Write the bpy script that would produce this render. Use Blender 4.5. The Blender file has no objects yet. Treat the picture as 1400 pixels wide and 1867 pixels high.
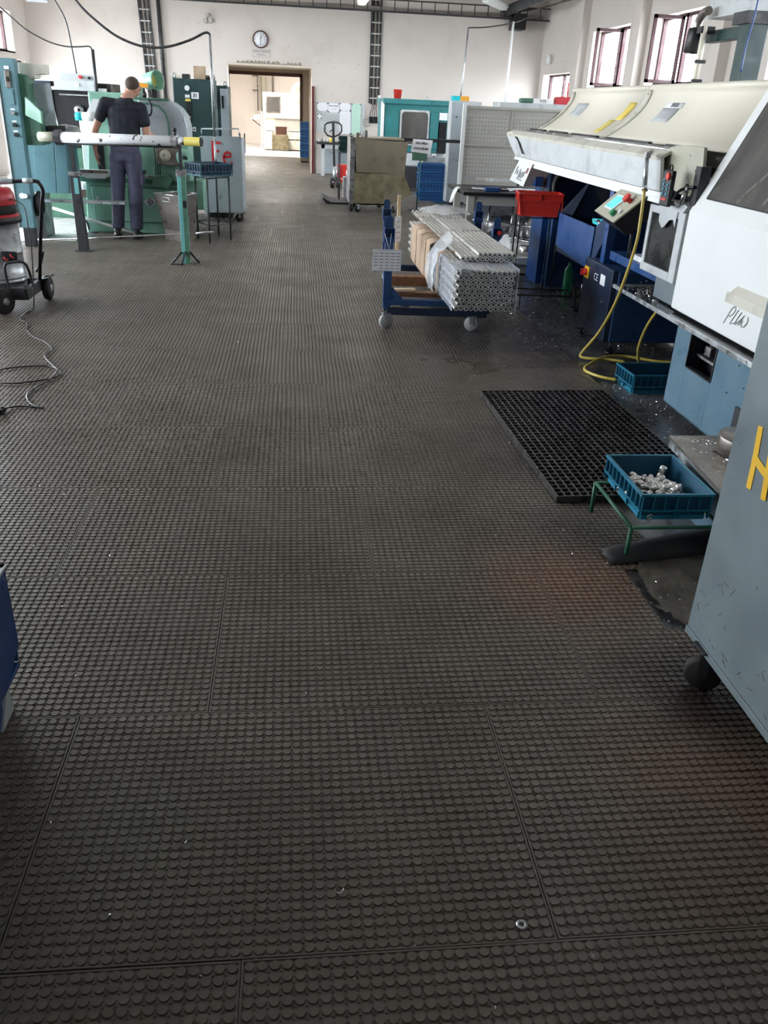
import bpy, math, random
from mathutils import Vector, Matrix
random.seed(7)
S = bpy.context.scene
COL = S.collection
PI = math.pi
# ------------------------------------------------------------------ camera
H = 1.60
def camera():
    p, y, r = math.radians(26.3), math.radians(6.74), math.radians(2.66)
    F = Vector((math.sin(y)*math.cos(p), math.cos(y)*math.cos(p), -math.sin(p)))
    R0 = Vector((math.cos(y), -math.sin(y), 0)); U0 = R0.cross(F)
    R = math.cos(r)*R0+math.sin(r)*U0; U = -math.sin(r)*R0+math.cos(r)*U0
    c = bpy.data.cameras.new('camera'); c.sensor_fit = 'HORIZONTAL'; c.sensor_width = 36
    c.lens = 36*1500/1400; c.clip_start = .05; c.clip_end = 200
    o = bpy.data.objects.new('camera', c); COL.objects.link(o)
    o.matrix_world = Matrix(((R.x, U.x, -F.x, 0), (R.y, U.y, -F.y, 0), (R.z, U.z, -F.z, H), (0, 0, 0, 1)))
    S.camera = o
camera()
# ------------------------------------------------------------------ sky, exposure
S.view_settings.view_transform = 'Standard'; S.view_settings.look = 'None'
S.view_settings.gamma = 1; S.view_settings.use_curve_mapping = False
S.view_settings.exposure = EXPOSURE = 0.74
W = bpy.data.worlds.new('overcast_sky'); S.world = W; W.use_nodes = True
bg = W.node_tree.nodes['Background']; bg.inputs[0].default_value = (.86, .93, 1, 1); bg.inputs[1].default_value = SKY = 15.0
# daylight portals in the window openings (they only guide the sampling of the sky)
WIN_Y = [(1.45, 3.35), (4.1, 6.0), (6.75, 8.65), (9.4, 11.3), (13.45, 15.35), (16.0, 18.45), (19.6, 21.85)]
def portal(c, sx, sy, rot):
    l = bpy.data.lights.new('window_daylight', 'AREA'); l.shape = 'RECTANGLE'; l.size = sx; l.size_y = sy
    l.cycles.is_portal = True
    o = bpy.data.objects.new('window_daylight', l); COL.objects.link(o); o.location = c; o.rotation_euler = rot
RX0, RX1, RY0, RY1, RZ = -6.0, 5.94, -4.0, 22.2, 4.1
for a, b in WIN_Y:
    portal((RX1+.28, (a+b)/2, 2.58), b-a, 1.0, (PI/2, 0, PI/2))
    if 4 < a and b < 20 and not 12 < a < 15: portal((RX0-.28, (a+b)/2, 2.58 if a > 12 else 2.05), b-a, 1.0 if a > 12 else 2.1, (PI/2, 0, -PI/2))
portal((RX0-.28, 13.5, 1.45), 3.8, 2.9, (PI/2, 0, -PI/2))
portal((RX0-.28, 20.6, 1.1), 2.2, 2.2, (PI/2, 0, -PI/2))
portal((RX0-.28, 20.4, 2.7), 1.3, .75, (PI/2, 0, -PI/2))
# ------------------------------------------------------------------ materials
def lin(h):
    if isinstance(h, str):
        h = [int(h[i:i+2], 16)/255 for i in (0, 2, 4)]
        h = [c/12.92 if c <= .04045 else ((c+.055)/1.055)**2.4 for c in h]
    return (h[0], h[1], h[2], 1)
def mat(name, col, rough=.5, metal=0, var=.12, vs=3, dirt=None, da=.35, ds=5, chips=None, ca=.62, cs=14, bump=0, bs=40, spec=.5, stretch=None, rvar=.15, emit=0):
    m = bpy.data.materials.new(name); m.use_nodes = True; nt = m.node_tree; N = nt.nodes; L = nt.links
    b = N['Principled BSDF']; b.inputs['Metallic'].default_value = metal
    b.inputs['Specular IOR Level'].default_value = spec
    tc = N.new('ShaderNodeTexCoord'); vec = tc.outputs['Object']
    if stretch:
        mp = N.new('ShaderNodeMapping'); mp.inputs['Scale'].default_value = stretch; L.new(vec, mp.inputs[0]); vec = mp.outputs[0]
    def noise(s, d=4, v=None):
        n = N.new('ShaderNodeTexNoise'); n.inputs['Scale'].default_value = s; n.inputs['Detail'].default_value = d
        L.new(v or vec, n.inputs['Vector']); return n.outputs['Fac']
    def ramp(f, a, c, va=0, vc=1):
        r = N.new('ShaderNodeMapRange'); r.inputs['From Min'].default_value = a; r.inputs['From Max'].default_value = c
        r.inputs['To Min'].default_value = va; r.inputs['To Max'].default_value = vc; L.new(f, r.inputs[0]); return r.outputs[0]
    def mix(f, a, c):
        x = N.new('ShaderNodeMix'); x.data_type = 'RGBA'; L.new(f, x.inputs[0])
        for k, q in ((6, a), (7, c)):
            if isinstance(q, tuple): x.inputs[k].default_value = q
            else: L.new(q, x.inputs[k])
        return x.outputs[2]
    c0 = lin(col)
    lo = tuple(v*(1-var) for v in c0[:3])+(1,); hi = tuple(min(1, v*(1+var)) for v in c0[:3])+(1,)
    n1 = noise(vs); cur = mix(ramp(n1, .3, .7), lo, hi)
    if dirt: cur = mix(ramp(noise(ds, 8), .62-da*.5, .78-da*.2, 0, min(1, da*2)), cur, lin(dirt))
    if chips: cur = mix(ramp(noise(cs*1.6, 7), ca+.03, ca+.05), cur, lin(chips))
    L.new(cur, b.inputs['Base Color'])
    L.new(ramp(noise(vs*2.3), .3, .7, max(0, rough-rvar), min(1, rough+rvar)), b.inputs['Roughness'])
    if emit:
        b.inputs['Emission Color'].default_value = c0; b.inputs['Emission Strength'].default_value = emit
    if bump:
        bp = N.new('ShaderNodeBump'); bp.inputs['Strength'].default_value = bump; bp.inputs['Distance'].default_value = .004
        L.new(noise(bs, 3), bp.inputs['Height']); L.new(bp.outputs[0], b.inputs['Normal'])
    return m
def film(name, col, alpha, rough=.15):
    m = bpy.data.materials.new(name); m.use_nodes = True; nt = m.node_tree; N = nt.nodes; L = nt.links
    b = N['Principled BSDF']; b.inputs['Base Color'].default_value = lin(col); b.inputs['Roughness'].default_value = rough
    tc = N.new('ShaderNodeTexCoord'); n = N.new('ShaderNodeTexNoise'); n.inputs['Scale'].default_value = 22; n.inputs['Distortion'].default_value = 1.5
    L.new(tc.outputs['Object'], n.inputs['Vector'])
    bp = N.new('ShaderNodeBump'); bp.inputs['Strength'].default_value = .5; bp.inputs['Distance'].default_value = .02
    L.new(n.outputs['Fac'], bp.inputs['Height']); L.new(bp.outputs[0], b.inputs['Normal'])
    t = N.new('ShaderNodeBsdfTransparent'); mx = N.new('ShaderNodeMixShader'); mx.inputs[0].default_value = alpha
    L.new(t.outputs[0], mx.inputs[1]); L.new(b.outputs[0], mx.inputs[2]); L.new(mx.outputs[0], N['Material Output'].inputs[0])
    return m
def rubber_mat():
    m = bpy.data.materials.new('rubber_matting'); m.use_nodes = True; nt = m.node_tree; N = nt.nodes; L = nt.links
    b = N['Principled BSDF']; g = N.new('ShaderNodeNewGeometry'); oi = N.new('ShaderNodeObjectInfo')
    def noise(s, d=5):
        n = N.new('ShaderNodeTexNoise'); n.inputs['Scale'].default_value = s; n.inputs['Detail'].default_value = d; L.new(g.outputs['Position'], n.inputs['Vector']); return n.outputs['Fac']
    def ramp(f, a, c, va=0, vc=1):
        r = N.new('ShaderNodeMapRange'); r.inputs['From Min'].default_value = a; r.inputs['From Max'].default_value = c
        r.inputs['To Min'].default_value = va; r.inputs['To Max'].default_value = vc; L.new(f, r.inputs[0]); return r.outputs[0]
    def mix(f, a, c):
        x = N.new('ShaderNodeMix'); x.data_type = 'RGBA'; L.new(f, x.inputs[0])
        for k, q in ((6, a), (7, c)):
            if isinstance(q, tuple): x.inputs[k].default_value = q
            else: L.new(q, x.inputs[k])
        return x.outputs[2]
    def math_(op, a, c):
        x = N.new('ShaderNodeMath'); x.operation = op; x.use_clamp = op == 'MULTIPLY'
        for k, q in ((0, a), (1, c)):
            if isinstance(q, (int, float)): x.inputs[k].default_value = q
            else: L.new(q, x.inputs[k])
        return x.outputs[0]
    def blob(x, y, r, k):            # a stain with a centre and soft irregular edge, in the room's coordinates
        d = N.new('ShaderNodeVectorMath'); d.operation = 'DISTANCE'; d.inputs[1].default_value = (x, y, 0); L.new(g.outputs['Position'], d.inputs[0])
        dd = math_('ADD', d.outputs['Value'], math_('MULTIPLY', ramp(noise(3.2), 0, 1, -.6, .6), r))
        x_ = N.new('ShaderNodeMapRange'); x_.interpolation_type = 'SMOOTHSTEP'; x_.inputs['From Min'].default_value = r; x_.inputs['From Max'].default_value = r*.1
        x_.inputs['To Min'].default_value = 0; x_.inputs['To Max'].default_value = k; L.new(dd, x_.inputs[0]); return x_.outputs[0]
    cur = mix(ramp(noise(2.0), .35, .65), (.108, .090, .070, 1), (.158, .137, .112, 1))
    cur = mix(ramp(oi.outputs['Random'], 0, 1, 0, .4), cur, (.135, .118, .096, 1))
    cur = mix(ramp(noise(.8, 3), .52, .7, 0, .35), cur, (.165, .155, .132, 1))
    cur = mix(ramp(noise(90, 1), .62, .7, 0, .4), cur, (.12, .075, .062, 1))
    cur = mix(ramp(noise(5, 6), .58, .74, 0, .35), cur, (.10, .066, .055, 1))
    cur = mix(blob(1.03, 2.6, .55, .9), cur, (.205, .115, .078, 1))
    cur = mix(blob(1.12, 1.58, .5, .85), cur, (.21, .14, .10, 1))
    cur = mix(blob(1.0, 1.3, .4, .5), cur, (.16, .105, .075, 1))
    cur = mix(blob(1.3, 1.95, .42, .8), cur, (.018, .014, .016, 1))
    cur = mix(blob(1.3, 4.0, .7, .7), cur, (.030, .026, .026, 1))
    cur = mix(blob(1.7, 6.3, 1.3, .75), cur, (.028, .028, .036, 1))
    cur = mix(blob(1.2, 3.0, .35, .6), cur, (.035, .030, .028, 1))
    cur = mix(blob(-.35, 1.5, .4, .4), cur, (.14, .145, .105, 1))
    cur = mix(blob(-.6, 1.0, .7, .35), cur, (.085, .09, .06, 1))
    L.new(cur, b.inputs['Base Color'])
    r = ramp(noise(3.5, 4), .3, .7, .34, .50)
    wet = N.new('ShaderNodeMath'); wet.operation = 'SUBTRACT'; L.new(r, wet.inputs[0]); L.new(blob(1.6, 5.8, 1.5, .16), wet.inputs[1])
    L.new(wet.outputs[0], b.inputs['Roughness'])
    b.inputs['Specular IOR Level'].default_value = .5
    return m
# ------------------------------------------------------------------ mesh building
ORG = {}
class MB:
    def __init__(s): s.v = []; s.f = []; s.s = []
    def add(s, vs, fs, smooth=False):
        o = len(s.v); s.v += [Vector(p) for p in vs]
        for k, f in enumerate(fs):
            s.f.append([i+o for i in f]); s.s.append(smooth[k] if isinstance(smooth, list) else smooth)
        return s
    def box(s, x0, x1, y0, y1, z0, z1):
        return s.add([(x0, y0, z0), (x1, y0, z0), (x1, y1, z0), (x0, y1, z0), (x0, y0, z1), (x1, y0, z1), (x1, y1, z1), (x0, y1, z1)],
                     [(3, 2, 1, 0), (4, 5, 6, 7), (0, 1, 5, 4), (1, 2, 6, 5), (2, 3, 7, 6), (3, 0, 4, 7)])
    def ob(s, c, sx, sy, sz, R=None, rz=0, rx=0, ry=0):
        R = R or (Matrix.Rotation(rz, 3, 'Z') @ Matrix.Rotation(ry, 3, 'Y') @ Matrix.Rotation(rx, 3, 'X'))
        m = MB().box(-sx/2, sx/2, -sy/2, sy/2, -sz/2, sz/2)
        return s.add([R @ p+Vector(c) for p in m.v], m.f)
    def cyl(s, p0, p1, r0, r1=None, n=16, caps=True):
        return s.tube([p0, p1], [r0, r0 if r1 is None else r1], n, caps)
    def tube(s, pts, r, n=8, caps=True):
        P = [Vector(p) for p in pts]; m = len(P)
        rr = r if isinstance(r, (list, tuple)) else [r]*m
        T = [(P[min(i+1, m-1)]-P[max(i-1, 0)]).normalized() for i in range(m)]
        a = Vector((0, 0, 1)) if abs(T[0].z) < .9 else Vector((1, 0, 0))
        nrm = T[0].cross(a).normalized(); vs = []
        for i in range(m):
            nrm = (nrm-T[i]*nrm.dot(T[i])).normalized(); b = T[i].cross(nrm)
            for k in range(n):
                t = 2*PI*k/n; vs.append(P[i]+(nrm*math.cos(t)+b*math.sin(t))*rr[i])
        fs = []; sm = []
        for i in range(m-1):
            for k in range(n):
                fs.append((i*n+k, i*n+(k+1) % n, (i+1)*n+(k+1) % n, (i+1)*n+k)); sm.append(True)
        if caps:
            fs.append(tuple(range(n))[::-1]); fs.append(tuple((m-1)*n+k for k in range(n))); sm += [False, False]
        return s.add(vs, fs, sm)
    def curve(s, pts, r, n=6, sub=6):
        P = [Vector(p) for p in pts]; Q = []
        for i in range(len(P)-1):
            a, b, c, d = P[max(i-1, 0)], P[i], P[i+1], P[min(i+2, len(P)-1)]
            for k in range(sub):
                t = k/sub; Q.append(.5*((2*b)+(c-a)*t+(2*a-5*b+4*c-d)*t*t+(-a+3*b-3*c+d)*t**3))
        Q.append(P[-1]); return s.tube(Q, r, n)
    def lathe(s, prof, c, n=20, R=None):
        R = R or Matrix.Identity(3); c = Vector(c); vs = []; fs = []
        for r, z in prof:
            for k in range(n): vs.append(R @ Vector((r*math.cos(2*PI*k/n), r*math.sin(2*PI*k/n), z))+c)
        for i in range(len(prof)-1):
            for k in range(n): fs.append((i*n+k, i*n+(k+1) % n, (i+1)*n+(k+1) % n, (i+1)*n+k))
        return s.add(vs, fs, True)
    def prism(s, poly, axis, a, b):
        k = len(poly)
        g = {'x': lambda p, t: (t, p[0], p[1]), 'y': lambda p, t: (p[0], t, p[1]), 'z': lambda p, t: (p[0], p[1], t)}[axis]
        vs = [g(p, a) for p in poly]+[g(p, b) for p in poly]
        fs = [tuple(range(k))[::-1], tuple(range(k, 2*k))]+[(i, (i+1) % k, (i+1) % k+k, i+k) for i in range(k)]
        return s.add(vs, fs)
    def plate(s, pts, th):
        P = [Vector(p) for p in pts]; n = (P[1]-P[0]).cross(P[2]-P[0]).normalized()*th; k = len(P)
        return s.add(P+[p+n for p in P], [tuple(range(k))[::-1], tuple(range(k, 2*k))]+[(i, (i+1) % k, (i+1) % k+k, i+k) for i in range(k)])
    def sph(s, c, r, n=12, m=8, R=None):
        r = r if isinstance(r, (tuple, list)) else (r, r, r); R = R or Matrix.Identity(3); c = Vector(c)
        vs = [R @ Vector((0, 0, r[2]))+c]; fs = []
        for i in range(1, m):
            t = PI*i/m
            for k in range(n): vs.append(R @ Vector((r[0]*math.sin(t)*math.cos(2*PI*k/n), r[1]*math.sin(t)*math.sin(2*PI*k/n), r[2]*math.cos(t)))+c)
        vs.append(R @ Vector((0, 0, -r[2]))+c)
        for k in range(n): fs.append((0, 1+k, 1+(k+1) % n))
        for i in range(m-2):
            for k in range(n): fs.append((1+i*n+k, 1+(i+1)*n+k, 1+(i+1)*n+(k+1) % n, 1+i*n+(k+1) % n))
        e = len(vs)-1
        for k in range(n): fs.append((e, 1+(m-2)*n+(k+1) % n, 1+(m-2)*n+k))
        return s.add(vs, fs, True)
    def sheet(s, grid, th=.002):
        """grid[i][j] of points -> thin two-sided smooth sheet"""
        a, b = len(grid), len(grid[0]); vs = [Vector(p) for r in grid for p in r]
        fs = [(i*b+j, i*b+j+1, (i+1)*b+j+1, (i+1)*b+j) for i in range(a-1) for j in range(b-1)]
        return s.add(vs, fs, True)
    def rot(s, R, c):
        c = Vector(c); s.v = [R @ (p-c)+c for p in s.v]; return s
    def mesh(s, name, off=Vector((0, 0, 0))):
        me = bpy.data.meshes.new(name); me.from_pydata([p-off for p in s.v], [], s.f); me.polygons.foreach_set('use_smooth', s.s); me.update()
        return me
def rootloc(o):
    while o.parent: o = o.parent
    return ORG.get(o.name, Vector((0, 0, 0)))
def thing(name, label, cat, loc=(0, 0, 0), group=None, rz=0):
    o = bpy.data.objects.new(name, None); COL.objects.link(o); o.location = loc; o.rotation_euler = (0, 0, rz); o.empty_display_size = .1
    o['label'] = label; o['category'] = cat
    if group: o['group'] = group
    ORG[o.name] = Vector(loc); return o
def put(name, mb, m, parent=None, label=None, bev=0, kind=None, local=False, solid=0):
    off = Vector((0, 0, 0)) if (local or parent is None) else rootloc(parent)
    o = bpy.data.objects.new(name, mb.mesh(name, off)); COL.objects.link(o); o.data.materials.append(m)
    if parent: o.parent = parent
    if label: o['label'] = label
    if kind: o['kind'] = kind
    if solid:
        d = o.modifiers.new('thickness', 'SOLIDIFY'); d.thickness = solid
    if bev:
        d = o.modifiers.new('bevel', 'BEVEL'); d.width = bev; d.segments = 2; d.limit_method = 'ANGLE'; d.angle_limit = .6
    return o
def solo(name, mb, m, label, cat, group=None, bev=0, loc=None, kind=None, solid=0):
    off = Vector(loc) if loc else sum(mb.v, Vector())/max(1, len(mb.v))
    o = bpy.data.objects.new(name, mb.mesh(name, off)); COL.objects.link(o); o.location = off; o.data.materials.append(m)
    ORG[o.name] = off
    o['label'] = label; o['category'] = cat
    if group: o['group'] = group
    if kind: o['kind'] = kind
    if solid: d = o.modifiers.new('thickness', 'SOLIDIFY'); d.thickness = solid
    if bev: d = o.modifiers.new('bevel', 'BEVEL'); d.width = bev; d.segments = 2; d.limit_method = 'ANGLE'; d.angle_limit = .6
    return o
def struct(name, mb, m, parent=None, bev=0):
    o = put(name, mb, m, parent, bev=bev)
    if not parent: o['kind'] = 'structure'
    return o
def dup(root, loc, label=None, rz=None, name=None):
    r = root.copy(); COL.objects.link(r); d = Vector(loc)-root.location; r.location = loc; ORG[r.name] = Vector(loc)
    if label: r['label'] = label
    if rz is not None: r.rotation_euler = (0, 0, rz)
    for ch in list(root.children):
        c = ch.copy(); COL.objects.link(c); c.parent = r
        for g in ch.children:
            e = g.copy(); COL.objects.link(e); e.parent = c
    return r
def text(name, body, size, pos, right, up, m, parent=None, align='CENTER', space=1.0, label=None, bold=0):
    cu = bpy.data.curves.new(name, 'FONT'); cu.body = body; cu.size = size; cu.resolution_u = 3; cu.align_x = align; cu.align_y = 'CENTER'
    cu.extrude = .0006; cu.space_line = space; cu.offset = bold
    o = bpy.data.objects.new(name, cu); COL.objects.link(o); cu.materials.append(m)
    r = Vector(right).normalized(); u = Vector(up).normalized(); n = r.cross(u)
    off = rootloc(parent) if parent else Vector((0, 0, 0)); p = Vector(pos)-off
    M = Matrix(((r.x, u.x, n.x, p.x), (r.y, u.y, n.y, p.y), (r.z, u.z, n.z, p.z), (0, 0, 0, 1)))
    dg = bpy.context.evaluated_depsgraph_get(); me = bpy.data.meshes.new_from_object(o.evaluated_get(dg)); bpy.data.objects.remove(o)
    me.materials.clear(); me.materials.append(m)
    o = bpy.data.objects.new(name, me); COL.objects.link(o)
    if parent: o.parent = parent
    o.matrix_local = M
    if label: o['label'] = label
    return o
def strokes(lines, org, u, v, w, th=.0015):
    """painted strokes: polylines in (u,v) plane coordinates, width w"""
    u = Vector(u); v = Vector(v); n = u.cross(v).normalized(); org = Vector(org); mb = MB()
    for q_, ln in enumerate(lines):
        P = [org+u*a+v*b+n*.0005*q_ for a, b in ln]; k = len(P); L_ = []; R_ = []
        for i in range(k):
            t = (P[min(i+1, k-1)]-P[max(i-1, 0)]).normalized(); s_ = t.cross(n)*w/2
            e = t*w*.4*(-1 if i == 0 else (1 if i == k-1 else 0))
            L_.append(P[i]+s_+e); R_.append(P[i]-s_+e)
        vs = [q+n*th for q in L_]+[q+n*th for q in R_]+L_+R_
        fs = []
        for i in range(k-1):
            fs += [(i, i+1, k+i+1, k+i), (2*k+i+1, 2*k+i, i, i+1), (3*k+i, 3*k+i+1, k+i+1, k+i)]
        mb.add(vs, fs)
    return mb
# ------------------------------------------------------------------ palette
M = {}
M['wall'] = mat('cream_plaster', (.64, .585, .535), .85, var=.05, vs=.7, dirt='a39888', da=.12, ds=1.6, chips='8d8070', ca=.77, cs=7, bump=.15, bs=25)
M['wall2'] = mat('beige_plaster', (.62, .55, .46), .85, var=.04, vs=1)
M['ceil'] = mat('ceiling_paint', (.72, .70, .67), .9, var=.04)
M['concrete'] = mat('oiled_concrete', (.10, .10, .105), .28, var=.35, vs=2.2, dirt='232325', da=.3, ds=1.3, bump=.1, bs=18, rvar=.10)
M['concrete2'] = mat('pale_concrete', (.50, .49, .48), .30, var=.15, vs=1.5, dirt='6a6663', da=.3, ds=3, rvar=.10)
M['rubber'] = rubber_mat()
M['brownframe'] = mat('brown_door_frame', '4a2c22', .5)
M['redtrim'] = mat('maroon_trim', '5e1f22', .5)
M['winframe'] = mat('maroon_window_frame', '3a1218', .5)
M['darkgrey'] = mat('dark_grey_metal', '2d2f33', .5, dirt='14120f', da=.3)
M['black'] = mat('black_plastic', '15151a', .45)
M['blackrub'] = mat('black_rubber', '1b1a1c', .7, dirt='3a3431', da=.3)
M['galv'] = mat('galvanised_steel', (.50, .53, .55), .38, .9, var=.2, vs=9, dirt='6b655c', da=.25, ds=5)
M['steel'] = mat('worn_steel', (.45, .45, .46), .35, .9, var=.25, vs=8, dirt='3a3530', da=.35, ds=7)
M['chrome'] = mat('bright_metal', (.75, .76, .78), .2, 1, var=.05)
M['alu'] = mat('machined_aluminium', (.80, .79, .76), .25, .85, var=.08)
M['white'] = mat('white_paint', (.84, .86, .85), .35, var=.02, rvar=.03)
M['cream'] = mat('cream_enamel', (.84, .79, .67), .38, var=.02, rvar=.03)
M['offwhite'] = mat('offwhite_enamel', (.68, .66, .57), .4, var=.06, dirt='8a8168', da=.3, ds=4)
M['lgrey'] = mat('light_grey_paint', (.55, .58, .59), .4, var=.06, dirt='6d7376', da=.22, ds=6)
M['pgrey'] = mat('pegboard_grey', (.44, .43, .39), .5, var=.05)
M['olive'] = mat('olive_grey_paint', (.40, .39, .30), .45, var=.08, chips='1c1a15', ca=.66, cs=11)
M['bgrey'] = mat('blue_grey_paint', (.175, .22, .235), .42, var=.12, vs=4, dirt='5f6a74', da=.3, ds=3, chips='22282b', ca=.70, cs=16)
M['sblue'] = mat('steel_blue_paint', (.115, .205, .275), .4, var=.08, vs=3, dirt='3c5566', da=.25, ds=3, chips='1b2a33', ca=.74, cs=16)
M['navy'] = mat('navy_enamel', (.016, .055, .16), .35, var=.12, dirt='10161f', da=.2, ds=4)
M['navydk'] = mat('dark_navy_enamel', (.010, .022, .055), .4, var=.15)
M['royal'] = mat('royal_blue_enamel', (.012, .06, .21), .4, var=.1)
M['teal'] = mat('teal_enamel', (.035, .20, .21), .4, var=.08, dirt='23504f', da=.2)
M['tealblue'] = mat('worn_teal_blue_paint', (.13, .27, .31), .45, var=.10, vs=2, dirt='3c6068', da=.22, chips='5c3128', ca=.74, cs=7)
M['turq'] = mat('turquoise_paint', (.14, .40, .40), .45, var=.1, dirt='3d6f6d', da=.2)
M['mint'] = mat('mint_machine_enamel', (.25, .48, .37), .4, var=.08, vs=3, dirt='5f8f78', da=.3, ds=4, chips='1d2c22', ca=.68, cs=13)
M['mintdk'] = mat('dark_mint_enamel', (.07, .18, .12), .45, var=.1, dirt='24382a', da=.3)
M['dkgreen'] = mat('dark_green_enamel', (.020, .050, .050), .4, var=.15, chips='7a8a86', ca=.79, cs=12)
M['oldstain'] = mat('stained_stainless', (.33, .285, .21), .36, .6, var=.08, vs=2)
M['oldstain2'] = mat('corroded_stainless', (.27, .24, .15), .5, .35, var=.3, vs=7, dirt='5a4428', da=.35, ds=6)
M['bin'] = mat('dirty_stainless_bin', (.24, .215, .19), .35, .65, var=.15, vs=5, dirt='4a352a', da=.22, ds=6)
M['cartgrey'] = mat('galvanised_cart_sheet', (.46, .52, .56), .4, .3, var=.14, vs=3, dirt='7c8a94', da=.25, ds=3)
M['red'] = mat('red_plastic', (.62, .035, .025), .4, var=.08)
M['redpaint'] = mat('red_paint', (.60, .03, .04), .5, var=.1)
M['vred'] = mat('vacuum_red', (.52, .025, .035), .35, var=.05)
M['yellow'] = mat('yellow_paint', (.85, .50, .02), .45, var=.06)
M['yelhose'] = mat('yellow_hose', (.60, .46, .10), .35, var=.1)
M['yelband'] = mat('pale_yellow_paint', (.75, .62, .15), .45, var=.08, chips='5a5030', ca=.66, cs=30)
M['tubewhite'] = mat('chipped_white_paint', (.72, .74, .76), .4, var=.04, chips='3c3a36', ca=.60, cs=12)
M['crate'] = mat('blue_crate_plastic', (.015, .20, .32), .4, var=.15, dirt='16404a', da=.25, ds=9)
M['cratebody'] = mat('recess_shaded_blue_crate_plastic', (.008, .075, .14), .45, var=.2)  # wall colour darkened to carry the shade of the rib recesses
M['bluebody'] = mat('recess_shaded_bright_blue_crate_plastic', (.015, .085, .26), .45, var=.2)  # recess shade painted into the bright blue crates' walls
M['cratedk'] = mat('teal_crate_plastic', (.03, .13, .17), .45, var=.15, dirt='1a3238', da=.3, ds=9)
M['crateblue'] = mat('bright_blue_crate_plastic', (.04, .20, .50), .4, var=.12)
M['crategreen'] = mat('dark_green_crate_plastic', (.012, .05, .045), .5, var=.15)
M['green'] = mat('green_tube_paint', (.02, .12, .06), .45, var=.2, chips='6b6b60', ca=.68, cs=30)
M['glassdk'] = mat('coolant_smeared_window', (.085, .08, .075), .12, 0, var=.35, vs=2, dirt='8f8a70', da=.12, ds=3, stretch=(1, 2.5, .6), rvar=.08)
M['screen'] = mat('dark_screen', (.012, .014, .012), .3, var=.2, dirt='2c2f2a', da=.2)
M['lcd'] = mat('lcd_screen', (.10, .55, .60), .3, emit=.35)
M['paper'] = mat('white_paper', (.82, .83, .86), .7, var=.03)
M['papergreen'] = mat('pale_green_paper', (.50, .74, .62), .7, var=.04)
M['ink'] = mat('dark_ink', (.03, .03, .035), .7)
M['inkgrey'] = mat('grey_marker', (.20, .21, .22), .7)
M['wood'] = mat('planed_pine', (.62, .47, .30), .6, var=.1, stretch=(8, 1, 8))
M['wooddk'] = mat('old_wood', (.18, .08, .035), .6, var=.3, vs=4, stretch=(6, 1, 6))
M['cardboard'] = mat('cardboard_wrap', (.47, .34, .24), .75, var=.15, vs=9, stretch=(1, 5, 1))
M['film'] = film('clear_plastic_film', 'eef2f6', .42)
M['film2'] = film('bluish_plastic_wrap', 'd4dcea', .45)
M['shirt'] = mat('black_cotton', (.010, .012, .022), .85, var=.2, vs=8, bump=.2, bs=60)
M['trousers'] = mat('slate_work_trousers', (.060, .062, .105), .8, var=.15, vs=9, bump=.2, bs=60)
M['skin'] = mat('skin', (.50, .26, .17), .5, var=.08, vs=12)
M['hair'] = mat('short_greying_hair', (.055, .035, .024), .8, var=.4, vs=60, dirt='4a3c30', da=.35, ds=50, bump=.6, bs=220)
M['shoe'] = mat('black_leather', (.014, .014, .016), .4)
M['cable'] = mat('grey_cable', (.028, .027, .027), .35)
M['cabletray'] = mat('cable_bundle', (.28, .25, .22), .5, var=.2)
M['yelpaper'] = mat('yellow_label', (.80, .62, .12), .5)
M['bottle'] = mat('green_bottle', (.02, .30, .14), .2)
M['redbutton'] = mat('red_button', (.75, .05, .04), .35)
M['greenbutton'] = mat('green_button', (.02, .25, .10), .35)
M['cyan'] = mat('cyan_plastic', (.02, .55, .62), .4)
M['orange'] = mat('orange_plastic', (.85, .38, .04), .4)
M['lamp'] = mat('lamp_diffuser', (.95, .95, .92), .5, emit=5)
M['oil'] = mat('oil_absorbent_sludge', (.075, .066, .052), .55, var=.6, vs=9, dirt='5a5040', da=.3, ds=14, bump=1, bs=30)
# ------------------------------------------------------------------ room shell
FZ = -.014                                   # bare concrete; the mats' studs end at z = 0
fl = struct('floor', MB().box(RX0-.3, RX1+.3, RY0-.3, RY1, FZ-.2, FZ), M['concrete'])
def wall_with_holes(y0, y1, z0, z1, holes, mk):
    """split a strip into boxes around rectangular holes (a,b,c,d); mk(mb,a,b,c,d)"""
    mb = MB(); ys = sorted({y0, y1, *[h[0] for h in holes], *[h[1] for h in holes]}); 
    for a, b in zip(ys, ys[1:]):
        hs = sorted([(h[2], h[3]) for h in holes if h[0] <= a+1e-6 and h[1] >= b-1e-6]); z = z0
        for c, d in hs:
            if c > z: mk(mb, a, b, z, c)
            z = d
        if z < z1: mk(mb, a, b, z, z1)
    return mb
WZ0, WZ1 = 2.08, 3.08
hr = [(a, b, WZ0 if a < 19 else 1.6, WZ1 if a < 19 else 2.4) for a, b in WIN_Y]
struct('wall_right', wall_with_holes(RY0, RY1, FZ, RZ, hr, lambda m, a, b, c, d: m.box(RX1, RX1+.3, a, b, c, d)), M['wall'])
hl = [(a, b, WZ0 if a > 12 else 1.0, WZ1) for a, b in WIN_Y[:-1] if a > 4 and not 12 < a < 15]+[(11.6, 15.4, FZ, 2.9), (19.5, 21.7, FZ, 2.15), (19.75, 21.05, 2.3, 3.05)]
struct('wall_left', wall_with_holes(RY0, RY1, FZ, RZ, hl, lambda m, a, b, c, d: m.box(RX0-.3, RX0, a, b, c, d)), M['wall'])
rear = []
struct('wall_rear', wall_with_holes(RX0-.3, RX1+.3, FZ, RZ, rear, lambda m, a, b, c, d: m.box(a, b, RY0-.3, RY0, c, d)), M['wall'])
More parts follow.
